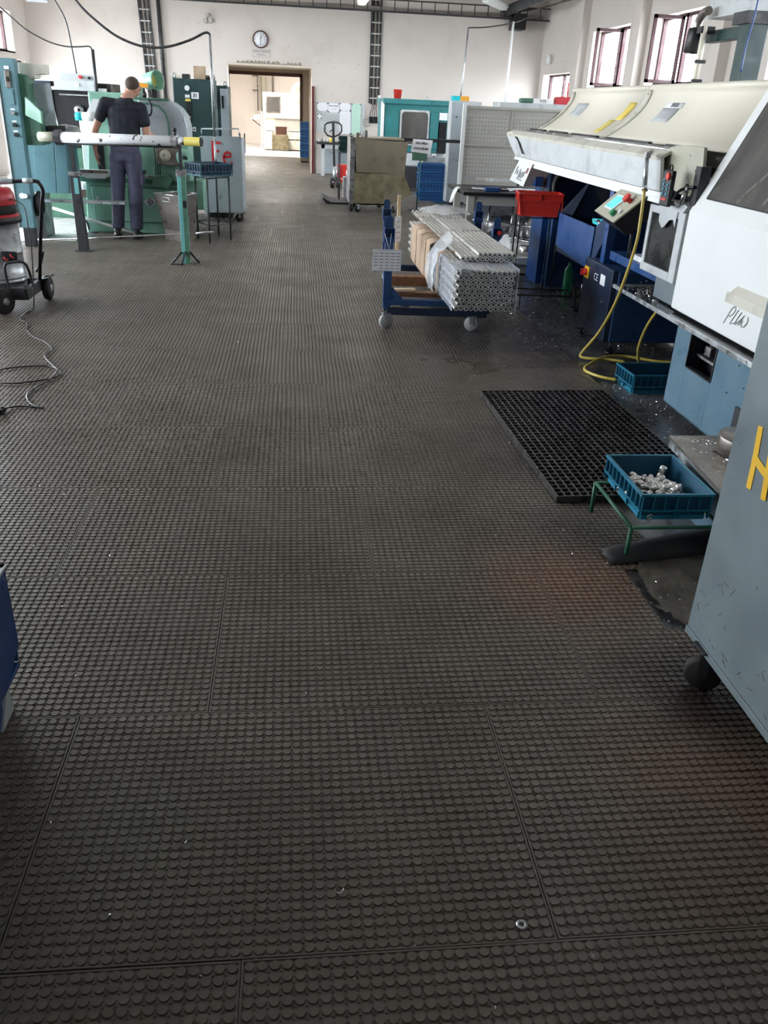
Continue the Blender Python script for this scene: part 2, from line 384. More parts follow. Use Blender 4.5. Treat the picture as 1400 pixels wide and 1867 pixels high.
struct('floor_left_painted_daylight', MB().box(RX0, -2.62, 10.35, RY1, FZ-.01, FZ+.004), M['concrete2'])  # paler slab: strong daylight on this floor put into its colour
struct('ceiling', MB().box(RX0-.3, RX1+.3, RY0-.3, RY1+.3, RZ, RZ+.2), M['ceil'])
DX0, DX1, DZ = -1.56, .405, 2.32
struct('wall_back', wall_with_holes(RX0, RX1, FZ, RZ, [(DX0, DX1, FZ, DZ)], lambda m, a, b, c, d: m.box(a, b, RY1, RY1+.3, c, d)), M['wall'])
# piers standing proud of the right wall, and the horizontal ledge
pr_ = MB()
for y in (18.78, 15.55, 12.4, 8.85, 6.2, 3.6): pr_.box(RX1-.16, RX1, y, y+.42, FZ, RZ)
struct('trim_1', pr_, M['wall'])
struct('trim_2', MB().box(RX1-.02, RX1, 19.2, RY1, 2.62, 2.66), M['wall'])
# windows
wn = 0
for side, X in (('r', RX1), ('l', RX0)):
    for (a, b, c, d) in (hr if side == 'r' else hl[:-3]+[hl[-1]]):
        wn += 1; s = 1 if side == 'r' else -1; x = X+s*.2; w = .045
        mb = MB()
        for (ya, yb, za, zb) in ((a, b, c, c+w), (a, b, d-w, d), (a, a+w, c, d), (b-w, b, c, d), ((a+b)/2-.04, (a+b)/2+.04, c, d)):
            mb.box(x-.03, x+.03, ya, yb, za, zb)
        wo = struct('window_%d' % wn, mb, M['winframe'])
        g = put('sill', MB().box(min(X, X+s*.28), max(X, X+s*.28), a, b, c-.03, c), M['white'], wo)
# opened casements of the two windows in view
for (yh, yo, z0, z1) in ((17.25, .5, 2.1, 3.05), (14.5, .55, 2.1, 3.05)):
    t = thing('window_casement', 'maroon casement standing open in the %s window of the right wall' % ('farther' if yh > 16 else 'nearer'), 'window', (RX1+.17, yh, z0))
    w = .05; mb = MB(); x1 = RX1+.17; x0 = x1-.5
    for (xa, xb, za, zb) in ((x0, x1, z0, z0+w), (x0, x1, z1-w, z1), (x0, x0+w, z0, z1), (x1-w, x1, z0, z1)):
        mb.box(xa, xb, yh-.02, yh+.02, za, zb)
    put('sash_frame', mb, M['winframe'], t)
# left door (daylight comes in through it)
d2 = struct('door_2', MB().box(RX0-.2, RX0-.1, 19.5, 19.58, FZ, 2.15).box(RX0-.2, RX0-.1, 21.62, 21.7, FZ, 2.15).box(RX0-.2, RX0-.1, 19.5, 21.7, 2.08, 2.15), M['winframe'])
struct('door_3', MB().box(RX0-.2, RX0-.1, 11.6, 11.7, FZ, 2.9).box(RX0-.2, RX0-.1, 15.3, 15.4, FZ, 2.9).box(RX0-.2, RX0-.1, 11.6, 15.4, 2.82, 2.9), M['winframe'])
# outside ground
struct('ground_outside', MB().box(-40, 40, -30, 70, -.5, -.25), M['concrete2'])
# passage and inner room behind the back wall
PY = 27.7
struct('floor_passage', MB().box(-7, 7, RY1, 38, FZ-.2, FZ), M['concrete2'])
struct('wall_passage_left', MB().box(DX0-1.0, DX0-.8, RY1+.3, PY, FZ, DZ+.3), M['wall2'])
struct('wall_passage_right', MB().box(.43, .63, RY1+.3, PY, FZ, DZ+.3), M['wall2'])
struct('ceiling_passage', MB().box(DX0-1, .63, RY1+.3, PY, DZ+.1, DZ+.3), M['wall2'])
struct('wall_inner', wall_with_holes(-7, 7, FZ, 4.1, [(-1.93, .2, FZ, 2.27)], lambda m, a, b, c, d: m.box(a, b, PY, PY+.25, c, d)), M['wall2'])
struct('wall_inner_back', MB().box(-7, 7, 37, 37.3, FZ, 4.1), M['wall'])
struct('wall_inner_left', MB().box(-4.2, -4, PY, 37, FZ, 4.1), M['wall'])
struct('wall_inner_right', MB().box(5, 5.2, PY, 37, FZ, 4.1), M['wall'])
struct('ceiling_inner', MB().box(-7, 7, PY, 37.3, 4.1, 4.3), M['ceil'])
df = MB().box(-1.98, -1.9, PY-.06, PY+.02, FZ, 2.3).box(.16, .24, PY-.06, PY+.02, FZ, 2.3).box(-1.98, .24, PY-.06, PY+.02, 2.23, 2.32)
struct('door_1', df, M['brownframe'])
struct('trim_3', MB().box(.415, .47, RY1-.07, RY1-.01, FZ, 1.93), M['redtrim'])
# lighter surround band over the doorway with ragged plaster edge
edge = [(-3.1, 2.345)]
x = -3.1; rnd = random.Random(3)
struct('trim_4', MB().box(DX0-.02, DX1, RY1-.012, RY1, 2.30, 2.345), M['wall2'])
rg = MB(); x = -1.35
while x < .1:
    w = rnd.uniform(.05, .16); rg.prism([(x, 2.345), (x+w, 2.345), (x+w*.8, 2.345+rnd.uniform(.02, .07)), (x+w*.3, 2.345+rnd.uniform(.02, .09))], 'y', RY1-.006, RY1-.001); x += w*.9
M['ragged'] = mat('exposed_old_plaster', (.30, .26, .21), .9)
struct('trim_5', rg, M['ragged'])
# inner-room lamp
def ceiling_lamp(x, y, z, label, ln=1.25, rz=0, power=40):
    lit = power > 15
    t = thing('ceiling_lamp', label, 'lamp', (x, y, z))
    put('housing', MB().box(-.09, .09, -ln/2, ln/2, 0, .06), M['white'], t, local=True)
    put('diffuser', MB().box(-.07, .07, -ln/2+.03, ln/2-.03, -.045, 0), M['lamp'] if lit else M['white'], t, local=True)
    for s in (-1, 1): put('hanger', MB().box(-.012, .012, s*ln*.3-.01, s*ln*.3+.01, .06, (RZ if z > 3 else DZ+.1)-z), M['galv'], t, local=True)
    t.rotation_euler.z = rz
    if not lit: return t
    l = bpy.data.lights.new('tube_light', 'AREA'); l.shape = 'RECTANGLE'; l.size = .14; l.size_y = ln-.1; l.energy = power; l.color = (1, .96, .9)
    o = bpy.data.objects.new('tube_light', l); COL.objects.link(o); o.parent = t; o.location = (0, 0, -.06)
    return t
ceiling_lamp(-1.5, 31, 3.4, 'long fluorescent lamp in the far room', 3.0, power=300)
ceiling_lamp(1.9, 34, 3.4, 'long fluorescent lamp at the end of the far room', 3.0, power=160)
ceiling_lamp(-.6, 22.75, 2.405, 'added unseen tube lamp behind the doorway header', .9, rz=PI/2, power=50)  # added lamp, hidden by the header, to brighten the passage
ceiling_lamp(4.35, 20.6, 3.66, 'white tube lamp below the cable tray, right of the wall cables', 1.5, rz=-.5, power=14)
ceiling_lamp(1.33, 18.4, 3.40, 'glowing tube lamp cut off by the top edge of the picture', 1.3, power=18)
# ------------------------------------------------------------------ rubber mats with round studs
SP = .02616
def mat_mesh(nc, nr):
    w, d = nc*SP, nr*SP*.994
    mb = MB(); vs = []; fs = []
    n = 10; R0, R1, r_ = SP*.43, SP*.405, SP*.11; q_ = (w-.010)/w; q2 = (d-.010)/d
    for i in range(nc):
        for j in range(nr):
            cx, cy = (i+.5)*SP*q_+.005, (j+.5)*SP*.994*q2+.005; o = len(vs)
            for k in range(n): vs.append((cx+R0*math.cos(2*PI*k/n), cy+R0*math.sin(2*PI*k/n), -.0046))
            for k in range(n): vs.append((cx+R1*math.cos(2*PI*k/n), cy+R1*math.sin(2*PI*k/n), 0))
            fs += [(o+k, o+(k+1) % n, o+n+(k+1) % n, o+n+k) for k in range(n)]; fs.append(tuple(o+n+k for k in range(n)))
            if i < nc-1 and j < nr-1:
                cx += SP/2; cy += SP/2; o = len(vs)
                for k in range(5): vs.append((cx+r_*math.cos(2*PI*k/5), cy+r_*math.sin(2*PI*k/5), -.0046))
                for k in range(5): vs.append((cx+r_*.6*math.cos(2*PI*k/5), cy+r_*.6*math.sin(2*PI*k/5), -.0018))
                fs += [(o+k, o+(k+1) % 5, o+5+(k+1) % 5, o+5+k) for k in range(5)]; fs.append(tuple(o+5+k for k in range(5)))
    me = bpy.data.meshes.new('studs'); me.from_pydata(vs, [], fs); me.update(); me.materials.append(M['rubber'])
    g = .0016; e = .0058
    sl = MB().box(g, w-g, g, d-g, -.0135, -.0044)
    for q in ((g, w-g, g, e), (g, w-g, d-e, d-g), (g, e, e, d-e), (w-e, w-g, e, d-e)): sl.box(*q, -.0046, -.0012)
    sl = sl.mesh('rubber_mat'); sl.materials.append(M['rubber'])
    return sl, me
CACHE = {}
MW, MD = 45*SP, 30*SP*.994
def lay(x, y, nc, nr=30):
    if nc < 2: return
    k = (nc, nr)
    if k not in CACHE: CACHE[k] = mat_mesh(nc, nr)
    a = bpy.data.objects.new('rubber_mat', CACHE[k][0]); COL.objects.link(a); a.parent = fl
    a.location = (x, y, random.uniform(-.0006, .0)); a.rotation_euler.z = random.uniform(-.0012, .0012)
    b = bpy.data.objects.new('studs', CACHE[k][1]); COL.objects.link(b); b.parent = a; b['kind'] = 'stuff'
seam = {0: -.12, 1: .557, 2: -.26, 3: .291, 4: .802, 5: .155, 6: .483, 7: -.09, 8: .536}
for k in range(-1, 36):
    y = 1.137+MD*(k-1)+.0*k
    off = seam.get(k, [.1, .6, -.2, .4, .85][k % 5])
    x0, x1 = (-3.4, 2.02)
    if y < 2: x0, x1 = -1.9, 2.0
    elif y < 5: x0 = -2.7
    if y > 10.2: x0, x1 = -2.5, 2.6
    if y > 12.4: x0, x1 = -1.3, 2.6
    if y > 17.5: x1 = 1.6
    if y+MD > RY1: x0, x1 = -1.6, .42
    if y+MD > PY+3: break
    a = off-MW*math.ceil((off-x0)/MW)
    while a < x1:
        l = max(a, x0); r = min(a+MW, x1)
        c0 = math.ceil((l-a)/SP-1e-3); nc = int((r-a)/SP+1e-3)-c0
        if k == 2 and a+c0*SP > .8:      # the mat worn away beside the crate stand
            lay(a+c0*SP, y, nc, 14); nc2 = int((1.30-(a+c0*SP))/SP); 
            b_ = MW and lay(a+c0*SP, y+14*SP*.994, max(2, nc2), 16)
        elif k == 3 and a+nc*SP > 1.6 and a > 1.0: pass
        else: lay(a+c0*SP, y, nc)
        a += MW
# ================================================================== RIGHT SIDE
def caster(parent, x, y, z0, r=.05, w=.03, wheel=None, fork=None, ztop=None, ang=0, name='caster'):
    """swivel caster: fork is the part, wheel its sub-part"""
    zt = ztop if ztop is not None else z0+r*2+.03
    c, s = math.cos(ang), math.sin(ang)
    f = MB().box(x-.035, x+.035, y-.035, y+.035, zt-.006, zt)
    dx, dy = -s*.018, c*.018
    for sg in (-1, 1):
        px, py = x+c*0+(-s)*sg*(w/2+.005), y+c*sg*(w/2+.005)
        f.ob((px, py, z0+r+(zt-z0-r)/2), .03, .003, zt-z0-r, rz=ang)
    fo = put(name, f, fork or M['galv'], parent)
    wh = MB(); a = Vector((-s, c, 0)); ctr = Vector((x, y, z0+r))
    R = Matrix((Vector((c, s, 0)), Vector((0, 0, 1)), a)).transposed()
    wh.lathe([(.004, -w/2-.002), (r*.35, -w/2-.002), (r*.4, -w/2), (r*.85, -w/2), (r, -w*.3), (r, w*.3), (r*.85, w/2), (r*.4, w/2), (r*.35, w/2+.002), (.004, w/2+.002)], ctr, 20, R)
    put('wheel', wh, wheel or M['blackrub'], fo)
    return fo
# ---- near blue-grey cabinet on casters
t = thing('machine_cabinet', 'blue-grey wheeled cabinet with a painted yellow letter at the right edge', 'cabinet', (1.6, 1.3, 0))
x0, y0, y1, zb, zt = 1.238, .35, 2.088, .15, 1.75
put('body', MB().prism([(y0, zb), (y1, zb), (y1, zt), (y0, zt)], 'x', x0, 2.1), M['bgrey'], t, bev=.006)
put('bottom_lip', MB().box(x0-.004, x0+.02, y0, y1, zb-.02, zb+.004), M['bgrey'], t, bev=.002)
H_ = [[(1.965, .862), (1.962, .84), (1.957, .80), (1.953, .755), (1.950, .705)], [(1.955, .785), (1.93, .776), (1.90, .768), (1.875, .765)], [(1.890, .835), (1.884, .79), (1.876, .74), (1.871, .708)]]
put('painted_letter', strokes([[(-a, b) for a, b in l] for l in H_], (x0-.0005, 0, 0), (0, -1, 0), (0, 0, 1), .024), M['yellow'], t, label='painted yellow letter H')
caster(t, 1.255, 1.965, 0, .056, .04, M['blackrub'], M['darkgrey'], .152, ang=-.57)
caster(t, 1.318, .6, 0, .052, .036, M['blackrub'], M['darkgrey'], .152)
sc = MB(); rnd = random.Random(5)
for k in range(34):
    y = rnd.uniform(1.5, 2.06); z = .17+abs(rnd.gauss(0, .13)); a = rnd.uniform(-1.2, .6); l = rnd.uniform(.008, .035)
    sc.ob((x0-.0004, y, z), .0008, l, rnd.uniform(.0006, .0016), rx=a)
o = put('scratches', sc, M['darkgrey'], t, kind='stuff')

# ---- blue box, bottom left
t = thing('chip_box', 'blue steel box with a grey triangular foot at the left edge', 'box', (-1.2, 1.5, 0))
X, Y1, zt = -.808, 2.07, .405
put('body', MB().prism([(.9, .09), (1.93, .09), (Y1, .15), (Y1, zt), (.9, zt)], 'x', X-.008, X).box(X-.6, X-.008, Y1-.008, Y1, .09, zt).box(X-.6, X-.592, .9, Y1, .09, zt).box(X-.6, X, .9, .908, .09, zt).box(X-.6, X, .9, Y1-.02, .085, .095), M['royal'], t, bev=.003)
put('rim', MB().box(X-.014, X+.004, .9, Y1+.004, zt, zt+.008).box(X-.6, X, Y1-.014, Y1+.004, zt, zt+.008), M['lgrey'], t)
put('foot', MB().prism([(1.86, 0), (1.96, 0), (1.945, .10)], 'x', X-.02, X-.004), M['lgrey'], t, label='grey speckled triangular foot')
put('foot', MB().prism([(1.2, 0), (1.3, 0), (1.25, .10)], 'x', X-.02, X-.004), M['lgrey'], t)
put('skid', MB().box(X-.07, X-.01, .95, 1.9, 0, .09), M['royal'], t)

# ---- plastic crates
def crate(name, label, loc, L, Wd, Hh, m, group=None, rz=0, flare=.012, ribs=(9, 6), low=.38, mbody=None):
    """open stacking crate: floor, four walls, rim, base step and ribs; local frame, origin at base centre"""
    t = thing(name, label, 'crate', loc, group, rz)
    a, b = L/2, Wd/2; th = .004; f = flare
    mb = MB().box(-a+f, a-f, -b+f, b-f, 0, .005)
    for s in (-1, 1):
        mb.plate([(s*(a-f), -b+f, 0), (s*(a-f), b-f, 0), (s*a, b, Hh), (s*a, -b, Hh)], -s*th*1.0)
        mb.plate([(-a+f, s*(b-f), 0), (a-f, s*(b-f), 0), (a, s*b, Hh), (-a, s*b, Hh)], s*th*1.0)
    put('body', mb, mbody or m, t, local=True)  # mbody: darker walls, shade between the ribs put into the colour
    r = MB(); w = .011
    for s in (-1, 1):
        r.box(min(s*a, s*(a+w)), max(s*a, s*(a+w)), -b-w, b+w, Hh-.008, Hh+.002)
        r.box(-a, a, min(s*b, s*(b+w)), max(s*b, s*(b+w)), Hh-.008, Hh+.002)
    zc = Hh*low
    for s in (-1, 1):
        r.box(min(s*a, s*(a+w*.8)), max(s*a, s*(a+w*.8)), -b-w*.8, b+w*.8, zc-.003, zc+.003)
        r.box(-a, a, min(s*b, s*(b+w*.8)), max(s*b, s*(b+w*.8)), zc-.003, zc+.003)
        r.box(min(s*(a-f), s*(a-f+.006)), max(s*(a-f), s*(a-f+.006)), -b+f, b-f, 0, .02)
        r.box(-a+f, a-f, min(s*(b-f), s*(b-f+.006)), max(s*(b-f), s*(b-f+.006)), 0, .02)
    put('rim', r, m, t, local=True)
    for s in (-1, 1):
        q = MB()
        for k in range(ribs[0]+1):
            x = -a+L*k/ribs[0]; x = max(-a+.002, min(a-.002, x)); q.box(x-.002, x+.002, min(s*(b-.004), s*(b+w*.75)), max(s*(b-.004), s*(b+w*.75)), zc if (k % 3) else .01, Hh-.004)
        put('ribs', q, m, t, local=True, kind='stuff')
        q = MB()
        for k in range(ribs[1]+1):
            y = -b+Wd*k/ribs[1]; y = max(-b+.002, min(b-.002, y)); q.box(min(s*(a-.004), s*(a+w*.75)), max(s*(a-.004), s*(a+w*.75)), y-.002, y+.002, zc if (k % 3) else .01, Hh-.004)
        put('ribs', q, m, t, local=True, kind='stuff')
    return t
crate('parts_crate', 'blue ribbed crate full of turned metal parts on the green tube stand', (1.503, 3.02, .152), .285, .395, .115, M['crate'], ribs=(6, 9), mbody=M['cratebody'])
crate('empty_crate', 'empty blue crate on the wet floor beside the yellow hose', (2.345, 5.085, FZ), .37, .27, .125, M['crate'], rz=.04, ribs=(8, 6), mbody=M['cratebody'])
# machined parts inside the crate
PARTS = []
def turned(r, l):
    mb = MB().lathe([(r*.45, 0), (r*.9, 0), (r, .002), (r, l*.35), (r*.84, l*.37), (r*.84, l*.62), (r, l*.64), (r, l-.002), (r*.9, l), (r*.45, l), (r*.45, l-.012)], (0, 0, 0), 14)
    return mb.mesh('turned_part')
VAR = [turned(.0145, .054), turned(.0125, .046), turned(.016, .056)]
for v in VAR: v.materials.append(M['alu'])
rnd = random.Random(11); n = 0
for k in range(78):
    u, v = rnd.gauss(0, .06), rnd.gauss(0, .085)
    u = max(-.105, min(.105, u)); v = max(-.14, min(.155, v-.01))
    z = .014+max(0, .062-(u*u+v*v)*2.6)*rnd.uniform(.1, 1)
    tilt = rnd.uniform(1.2, 1.75); o = bpy.data.objects.new('turned_part', VAR[k % 3]); COL.objects.link(o)
    o.rotation_euler = (tilt, 0, rnd.uniform(0, 6.28)); o.location = (1.503+u, 3.02+v, .152+z)
    o['label'] = 'shiny turned metal part heaped in the blue crate on the green stand'; o['category'] = 'metal part'; o['group'] = 'turned parts heaped in the blue crate'
o = bpy.data.objects.new('turned_part', VAR[2]); COL.objects.link(o); o.location = (1.565, 3.13, .20); o.rotation_euler = (.15, .12, 0)
o['label'] = 'turned metal part standing upright at the back of the crate on the green stand'; o['category'] = 'metal part'
# green tube stand
t = thing('crate_stand', 'low green tube stand carrying the crate of turned parts', 'stand', (1.5, 3.0, 0))
xa, xb, ya, yb, zr = 1.315, 1.69, 2.775, 3.205, .143
put('rail', MB().cyl((xa, ya, zr), (xa, yb, zr), .0075, n=10), M['green'], t)
put('rail', MB().cyl((xb, ya, zr), (xb, yb, zr), .0075, n=10), M['green'], t)
put('rail', MB().cyl((xa, ya, zr), (xb, ya, zr), .0075, n=10), M['green'], t)
put('rail', MB().cyl((xa, yb, zr), (xb, yb, zr), .0075, n=10), M['green'], t)
for x, y in ((xa, ya), (xa, yb), (xb, ya), (xb, yb)): put('leg', MB().cyl((x, y, 0), (x, y, zr), .009, n=10), M['green'], t)
# torn mat flap and oil-soaked absorbent on the floor
g = []
for i in range(13):
    u = i/12; x = 1.23+u*.55; row = []
    for j in range(5):
        v = j/4; y = 2.72+u*.10+v*.13; z = .004+math.sin(v*PI)*.03*(.4+.6*math.sin(u*PI))+(.05*u*v)
        row.append((x+.01*math.sin(9*v), y, z))
    g.append(row)
solo('torn_mat_flap', MB().sheet(g), M['blackrub'], 'lifted torn edge of black rubber mat beneath the green crate stand', 'mat', solid=.006)
pl = [(1.36, 2.82), (1.30, 2.62), (1.31, 2.5), (1.29, 2.40), (1.36, 2.29), (1.47, 2.24), (1.62, 2.22), (1.8, 2.3), (1.8, 2.85), (1.55, 2.86)]
rnd = random.Random(2); NX = 30; g = []
def inside(px, py):
    c = False
    for (ax, ay), (bx, by) in zip(pl, pl[1:]+pl[:1]):
        if (ay > py) != (by > py) and px < (bx-ax)*(py-ay)/(by-ay)+ax: c = not c
    return c
vs, fs, idx = [], [], {}
for i in range(NX+1):
    for j in range(NX+1):
        x = 1.26+.56*i/NX; y = 2.2+.68*j/NX
        if inside(x, y): idx[i, j] = len(vs); vs.append((x+rnd.uniform(-.006, .006), y+rnd.uniform(-.006, .006), .0005+rnd.uniform(0, .008)))
for (i, j) in idx:
    if all(k in idx for k in ((i+1, j), (i+1, j+1), (i, j+1))): fs.append((idx[i, j], idx[i+1, j], idx[i+1, j+1], idx[i, j+1]))
solo('oil_sludge', MB().add(vs, fs, True), M['oil'], 'dark oil-soaked sludge on the floor between the crate stand and the cabinet', 'sludge', kind='stuff')

# ---- floor grating
t = thing('floor_grating', 'dark steel grating laid on the mats beside the blue lathe base', 'grating', (1.55, 4.1, 0))
A, B, C_, D = Vector((1.185, 3.30, 0)), Vector((1.99, 3.33, 0)), Vector((1.95, 4.87, 0)), Vector((1.145, 4.835, 0))
M['grate'] = mat('oily_grating_steel', (.085, .08, .08), .32, .5, var=.3, vs=9)
def gp(u, v, z): 
    p = A*(1-u)*(1-v)+B*u*(1-v)+C_*u*v+D*(1-u)*v; return Vector((p.x, p.y, z))
def bar(u0, v0, u1, v1, z0, z1, w):
    a, b = gp(u0, v0, 0), gp(u1, v1, 0); d = (b-a).normalized(); s_ = Vector((-d.y, d.x, 0))*w/2
    return MB().add([a-s_+Vector((0, 0, z0)), b-s_+Vector((0, 0, z0)), b+s_+Vector((0, 0, z0)), a+s_+Vector((0, 0, z0)), a-s_+Vector((0, 0, z1)), b-s_+Vector((0, 0, z1)), b+s_+Vector((0, 0, z1)), a+s_+Vector((0, 0, z1))],
                    [(3, 2, 1, 0), (4, 5, 6, 7), (0, 1, 5, 4), (1, 2, 6, 5), (2, 3, 7, 6), (3, 0, 4, 7)])
for (a, b, c, d) in ((0, 0, 1, 0), (0, 1, 1, 1), (0, 0, 0, 1), (1, 0, 1, 1)): put('frame_bar', bar(a, b, c, d, .001, .034, .007), M['grate'], t)
for k in range(1, 21): put('bearing_bar', bar(k/21, 0, k/21, 1, .004, .033, .0055), M['grate'], t)
for k in range(1, 36): put('cross_bar', bar(0, k/36, 1, k/36, .008, .0325, .006), M['grate'], t)

# ---- steel ledge with a drum, between cabinet and lathe
t = thing('steel_table', 'low steel-topped table scattered with swarf behind the near cabinet', 'table', (1.95, 3.0, 0))
put('top', MB().add([(1.665, 2.72, .272), (2.2, 2.72, .272), (2.2, 3.42, .272), (1.715, 3.42, .272), (1.665, 2.72, .285), (2.2, 2.72, .285), (2.2, 3.42, .285), (1.715, 3.42, .285)], [(3, 2, 1, 0), (4, 5, 6, 7), (0, 1, 5, 4), (1, 2, 6, 5), (2, 3, 7, 6), (3, 0, 4, 7)]), M['bin'], t)
put('apron', MB().add([(1.667, 2.73, .235), (1.672, 2.73, .235), (1.722, 3.41, .235), (1.717, 3.41, .235), (1.667, 2.73, .272), (1.672, 2.73, .272), (1.722, 3.41, .272), (1.717, 3.41, .272)], [(3, 2, 1, 0), (4, 5, 6, 7), (0, 1, 5, 4), (1, 2, 6, 5), (2, 3, 7, 6), (3, 0, 4, 7)]), M['galv'], t)
put('body', MB().box(1.76, 2.18, 2.75, 3.38, FZ, .272), M['sblue'], t)
solo('steel_drum', MB().lathe([(.001, .0), (.125, 0), (.13, .004), (.13, .075), (.127, .08), (.06, .082), (.001, .082)], (1.975, 3.2, .2855), 32), M['bin'], 'round rusty steel disc standing on the swarf-strewn table', 'drum', loc=(1.975, 3.2, .2855))

# ---- white lathe with steel-blue base
t = thing('cnc_lathe', 'white lathe with sloped dark window and steel-blue base on the right', 'machine', (2.9, 3.8, 0))
X = 2.236
bm_ = MB()
ya, yb, za, zb_ = 2.2, 4.637, .05, .52
hy0, hy1, hz0, hz1 = 4.12, 4.43, .325, .515
for (a, b, c, d) in ((ya, hy0, za, zb_), (hy1, yb, za, zb_), (hy0, hy1, za, hz0), (hy0, hy1, hz1, zb_)): bm_.box(X, X+.012, a, b, c, d)
bm_.box(X, 3.6, yb-.012, yb, za, zb_).box(3.588, 3.6, ya, yb, za, zb_).box(X, 3.6, ya, ya+.012, za, zb_).box(X, 3.6, ya, yb, za-.001, za+.008)
put('base', bm_, M['sblue'], t, bev=.004)
rc = MB().box(X+.13, X+.14, hy0-.1, hy1+.1, .2, .52)
put('hatch_recess', rc, M['darkgrey'], t)
fr = MB()
for (a, b, c, d) in ((hy0-.006, hy0+.002, hz0, hz1), (hy1-.002, hy1+.006, hz0, hz1), (hy0, hy1, hz0-.006, hz0+.003)): fr.box(X-.005, X+.03, a, b, c, d)
put('hatch_frame', fr, M['black'], t)
put('pipe', MB().curve([(X+.09, 4.20, .5), (X+.07, 4.19, .44), (X+.09, 4.22, .40), (X+.1, 4.3, .39)], .017, 10), M['darkgrey'], t)
put('pump', MB().box(X+.06, X+.12, 4.30, 4.37, .41, .46).cyl((X+.09, 4.34, .46), (X+.09, 4.34, .5), .018).box(X+.05, X+.12, hy0, hy1, .385, .40), M['steel'], t)
for (y, z) in ((3.87, .49), (3.93, .33), (3.78, .40)): put('bolt', MB().cyl((X-.004, y, z), (X, y, z), .006, n=8), M['chrome'], t)
put('latch', MB().box(X-.012, X, 3.74, 3.80, .10, .30), M['darkgrey'], t)
put('foot', MB().cyl((2.4, 4.5, FZ), (2.4, 4.5, .05), .03), M['darkgrey'], t); put('foot', MB().cyl((3.4, 4.5, FZ), (3.4, 4.5, .05), .03), M['darkgrey'], t)
M['wettray'] = mat('oily_tray_steel', (.05, .05, .055), .15, .3, var=.2)
put('drip_tray', MB().box(2.195, 2.9, 2.4, 5.6, .535, .545), M['wettray'], t); put('tray_lip', MB().box(2.18, 2.195, 2.4, 5.6, .535, .560).box(2.18, 2.9, 5.6, 5.61, .535, .560), M['galv'], t, bev=.002)
# white enclosure: profile in (x,z)
prof = [(2.285, .56), (3.6, .56), (3.6, 2.0), (2.72, 2.0), (2.60, 1.775), (2.30, 1.15), (2.285, 1.12)]
put('enclosure', MB().prism(prof, 'y', 2.1, 4.885), M['white'], t, bev=.012)
# the sloping window: outline on the plane through (2.30,1.15) and (2.60,1.775)
n_ = Vector((-.625, 0, .30)).normalized(); sl = Vector((.30, 0, .625)).normalized()
def sp(y, s, off=0): return Vector((2.30, y, 1.15))+sl*s+n_*off
wp = [sp(4.765, .055, .001), sp(2.6, .055, .001), sp(2.6, .62, .001), sp(4.77, .62, .001)]
put('window', MB().plate(wp[::-1], -.004), M['glassdk'], t, label='large dark window smeared with coolant')
M['reflection'] = mat('painted_reflection', (.14, .135, .12), .3, var=.3, vs=12)  # pale strokes painted on the window as a reflection
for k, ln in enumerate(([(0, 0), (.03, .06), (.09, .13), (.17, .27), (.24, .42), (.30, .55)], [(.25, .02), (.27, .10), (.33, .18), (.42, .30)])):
    put('reflection_streak', strokes([[(a, b) for a, b in ln]], sp(4.42, .075, .0052), (0, -1, 0), sl, (.022, .03, .012, .016)[k], .0006), M['reflection'], t)
wf = MB(); 
for a, b in zip(wp, wp[1:]+wp[:1]): wf.tube([a+n_*.002, b+n_*.002], .004, 6)
put('window_seal', wf, M['darkgrey'], t)
put('door_handle', MB().prism([(2.245, .80), (2.285, .835), (2.285, .735), (2.245, .755)], 'y', 3.3, 4.15).box(2.238, 2.249, 3.3, 4.165, .752, .80), M['offwhite'], t, bev=.003)
PL = [[(0, 0), (.018, .045), (.042, .105), (.062, .130), (.074, .128), (.076, .112), (.062, .082), (.040, .060), (.022, .055)],
      [(.100, .125), (.072, .065), (.052, .018), (.075, .032), (.088, .040)],
      [(.128, .122), (.105, .075), (.092, .040), (.098, .036), (.135, .085), (.155, .118), (.138, .080), (.122, .044)],
      [(.150, .082), (.143, .062), (.150, .046), (.170, .056), (.186, .082), (.190, .105), (.184, .118)]]
put('handwriting', strokes([[(a*1.25, b*.85-.02*a/.19) for a, b in l] for l in PL], (2.284, 4.21, .628), (0, -1, 0), (0, 0, 1), .0045), M['inkgrey'], t, label='handwritten word PLUS in grey marker')
# monitor on the lathe's far side
t = thing('monitor_panel', 'light grey box with a dark screen and grimy frame at the lathe\'s far end', 'control panel', (2.45, 5.2, .68))
m_ = MB()
for (a, b, c, d) in ((4.93, 5.02, .69, 1.10), (5.425, 5.47, .69, 1.10), (5.02, 5.425, 1.055, 1.10), (5.02, 5.425, .69, .742)): m_.box(2.29, 2.33, a, b, c, d)
m_.box(2.33, 2.62, 4.93, 5.47, .69, 1.10)
put('housing', m_, M['lgrey'], t, bev=.006)
put('screen', MB().box(2.305, 2.331, 5.02, 5.425, .742, 1.055), M['screen'], t)
put('hood', MB().prism([(5.30, 1.10), (4.95, 1.10), (4.90, 1.14), (4.99, 1.16), (5.15, 1.135), (5.30, 1.125)], 'x', 2.28, 2.5), M['lgrey'], t)
put('bracket', MB().box(2.32, 2.5, 4.90, 5.25, .555, .69), M['bgrey'], t, bev=.004)
put('rag', MB().sheet([[(2.285-.004*math.sin(i*2.3+j), 5.28-.05*i, 1.12-.035*j-.012*math.sin(i*1.3)*j) for j in range(4)] for i in range(6)]), M['lgrey'], t, label='crumpled grey cloth hanging over the corner')
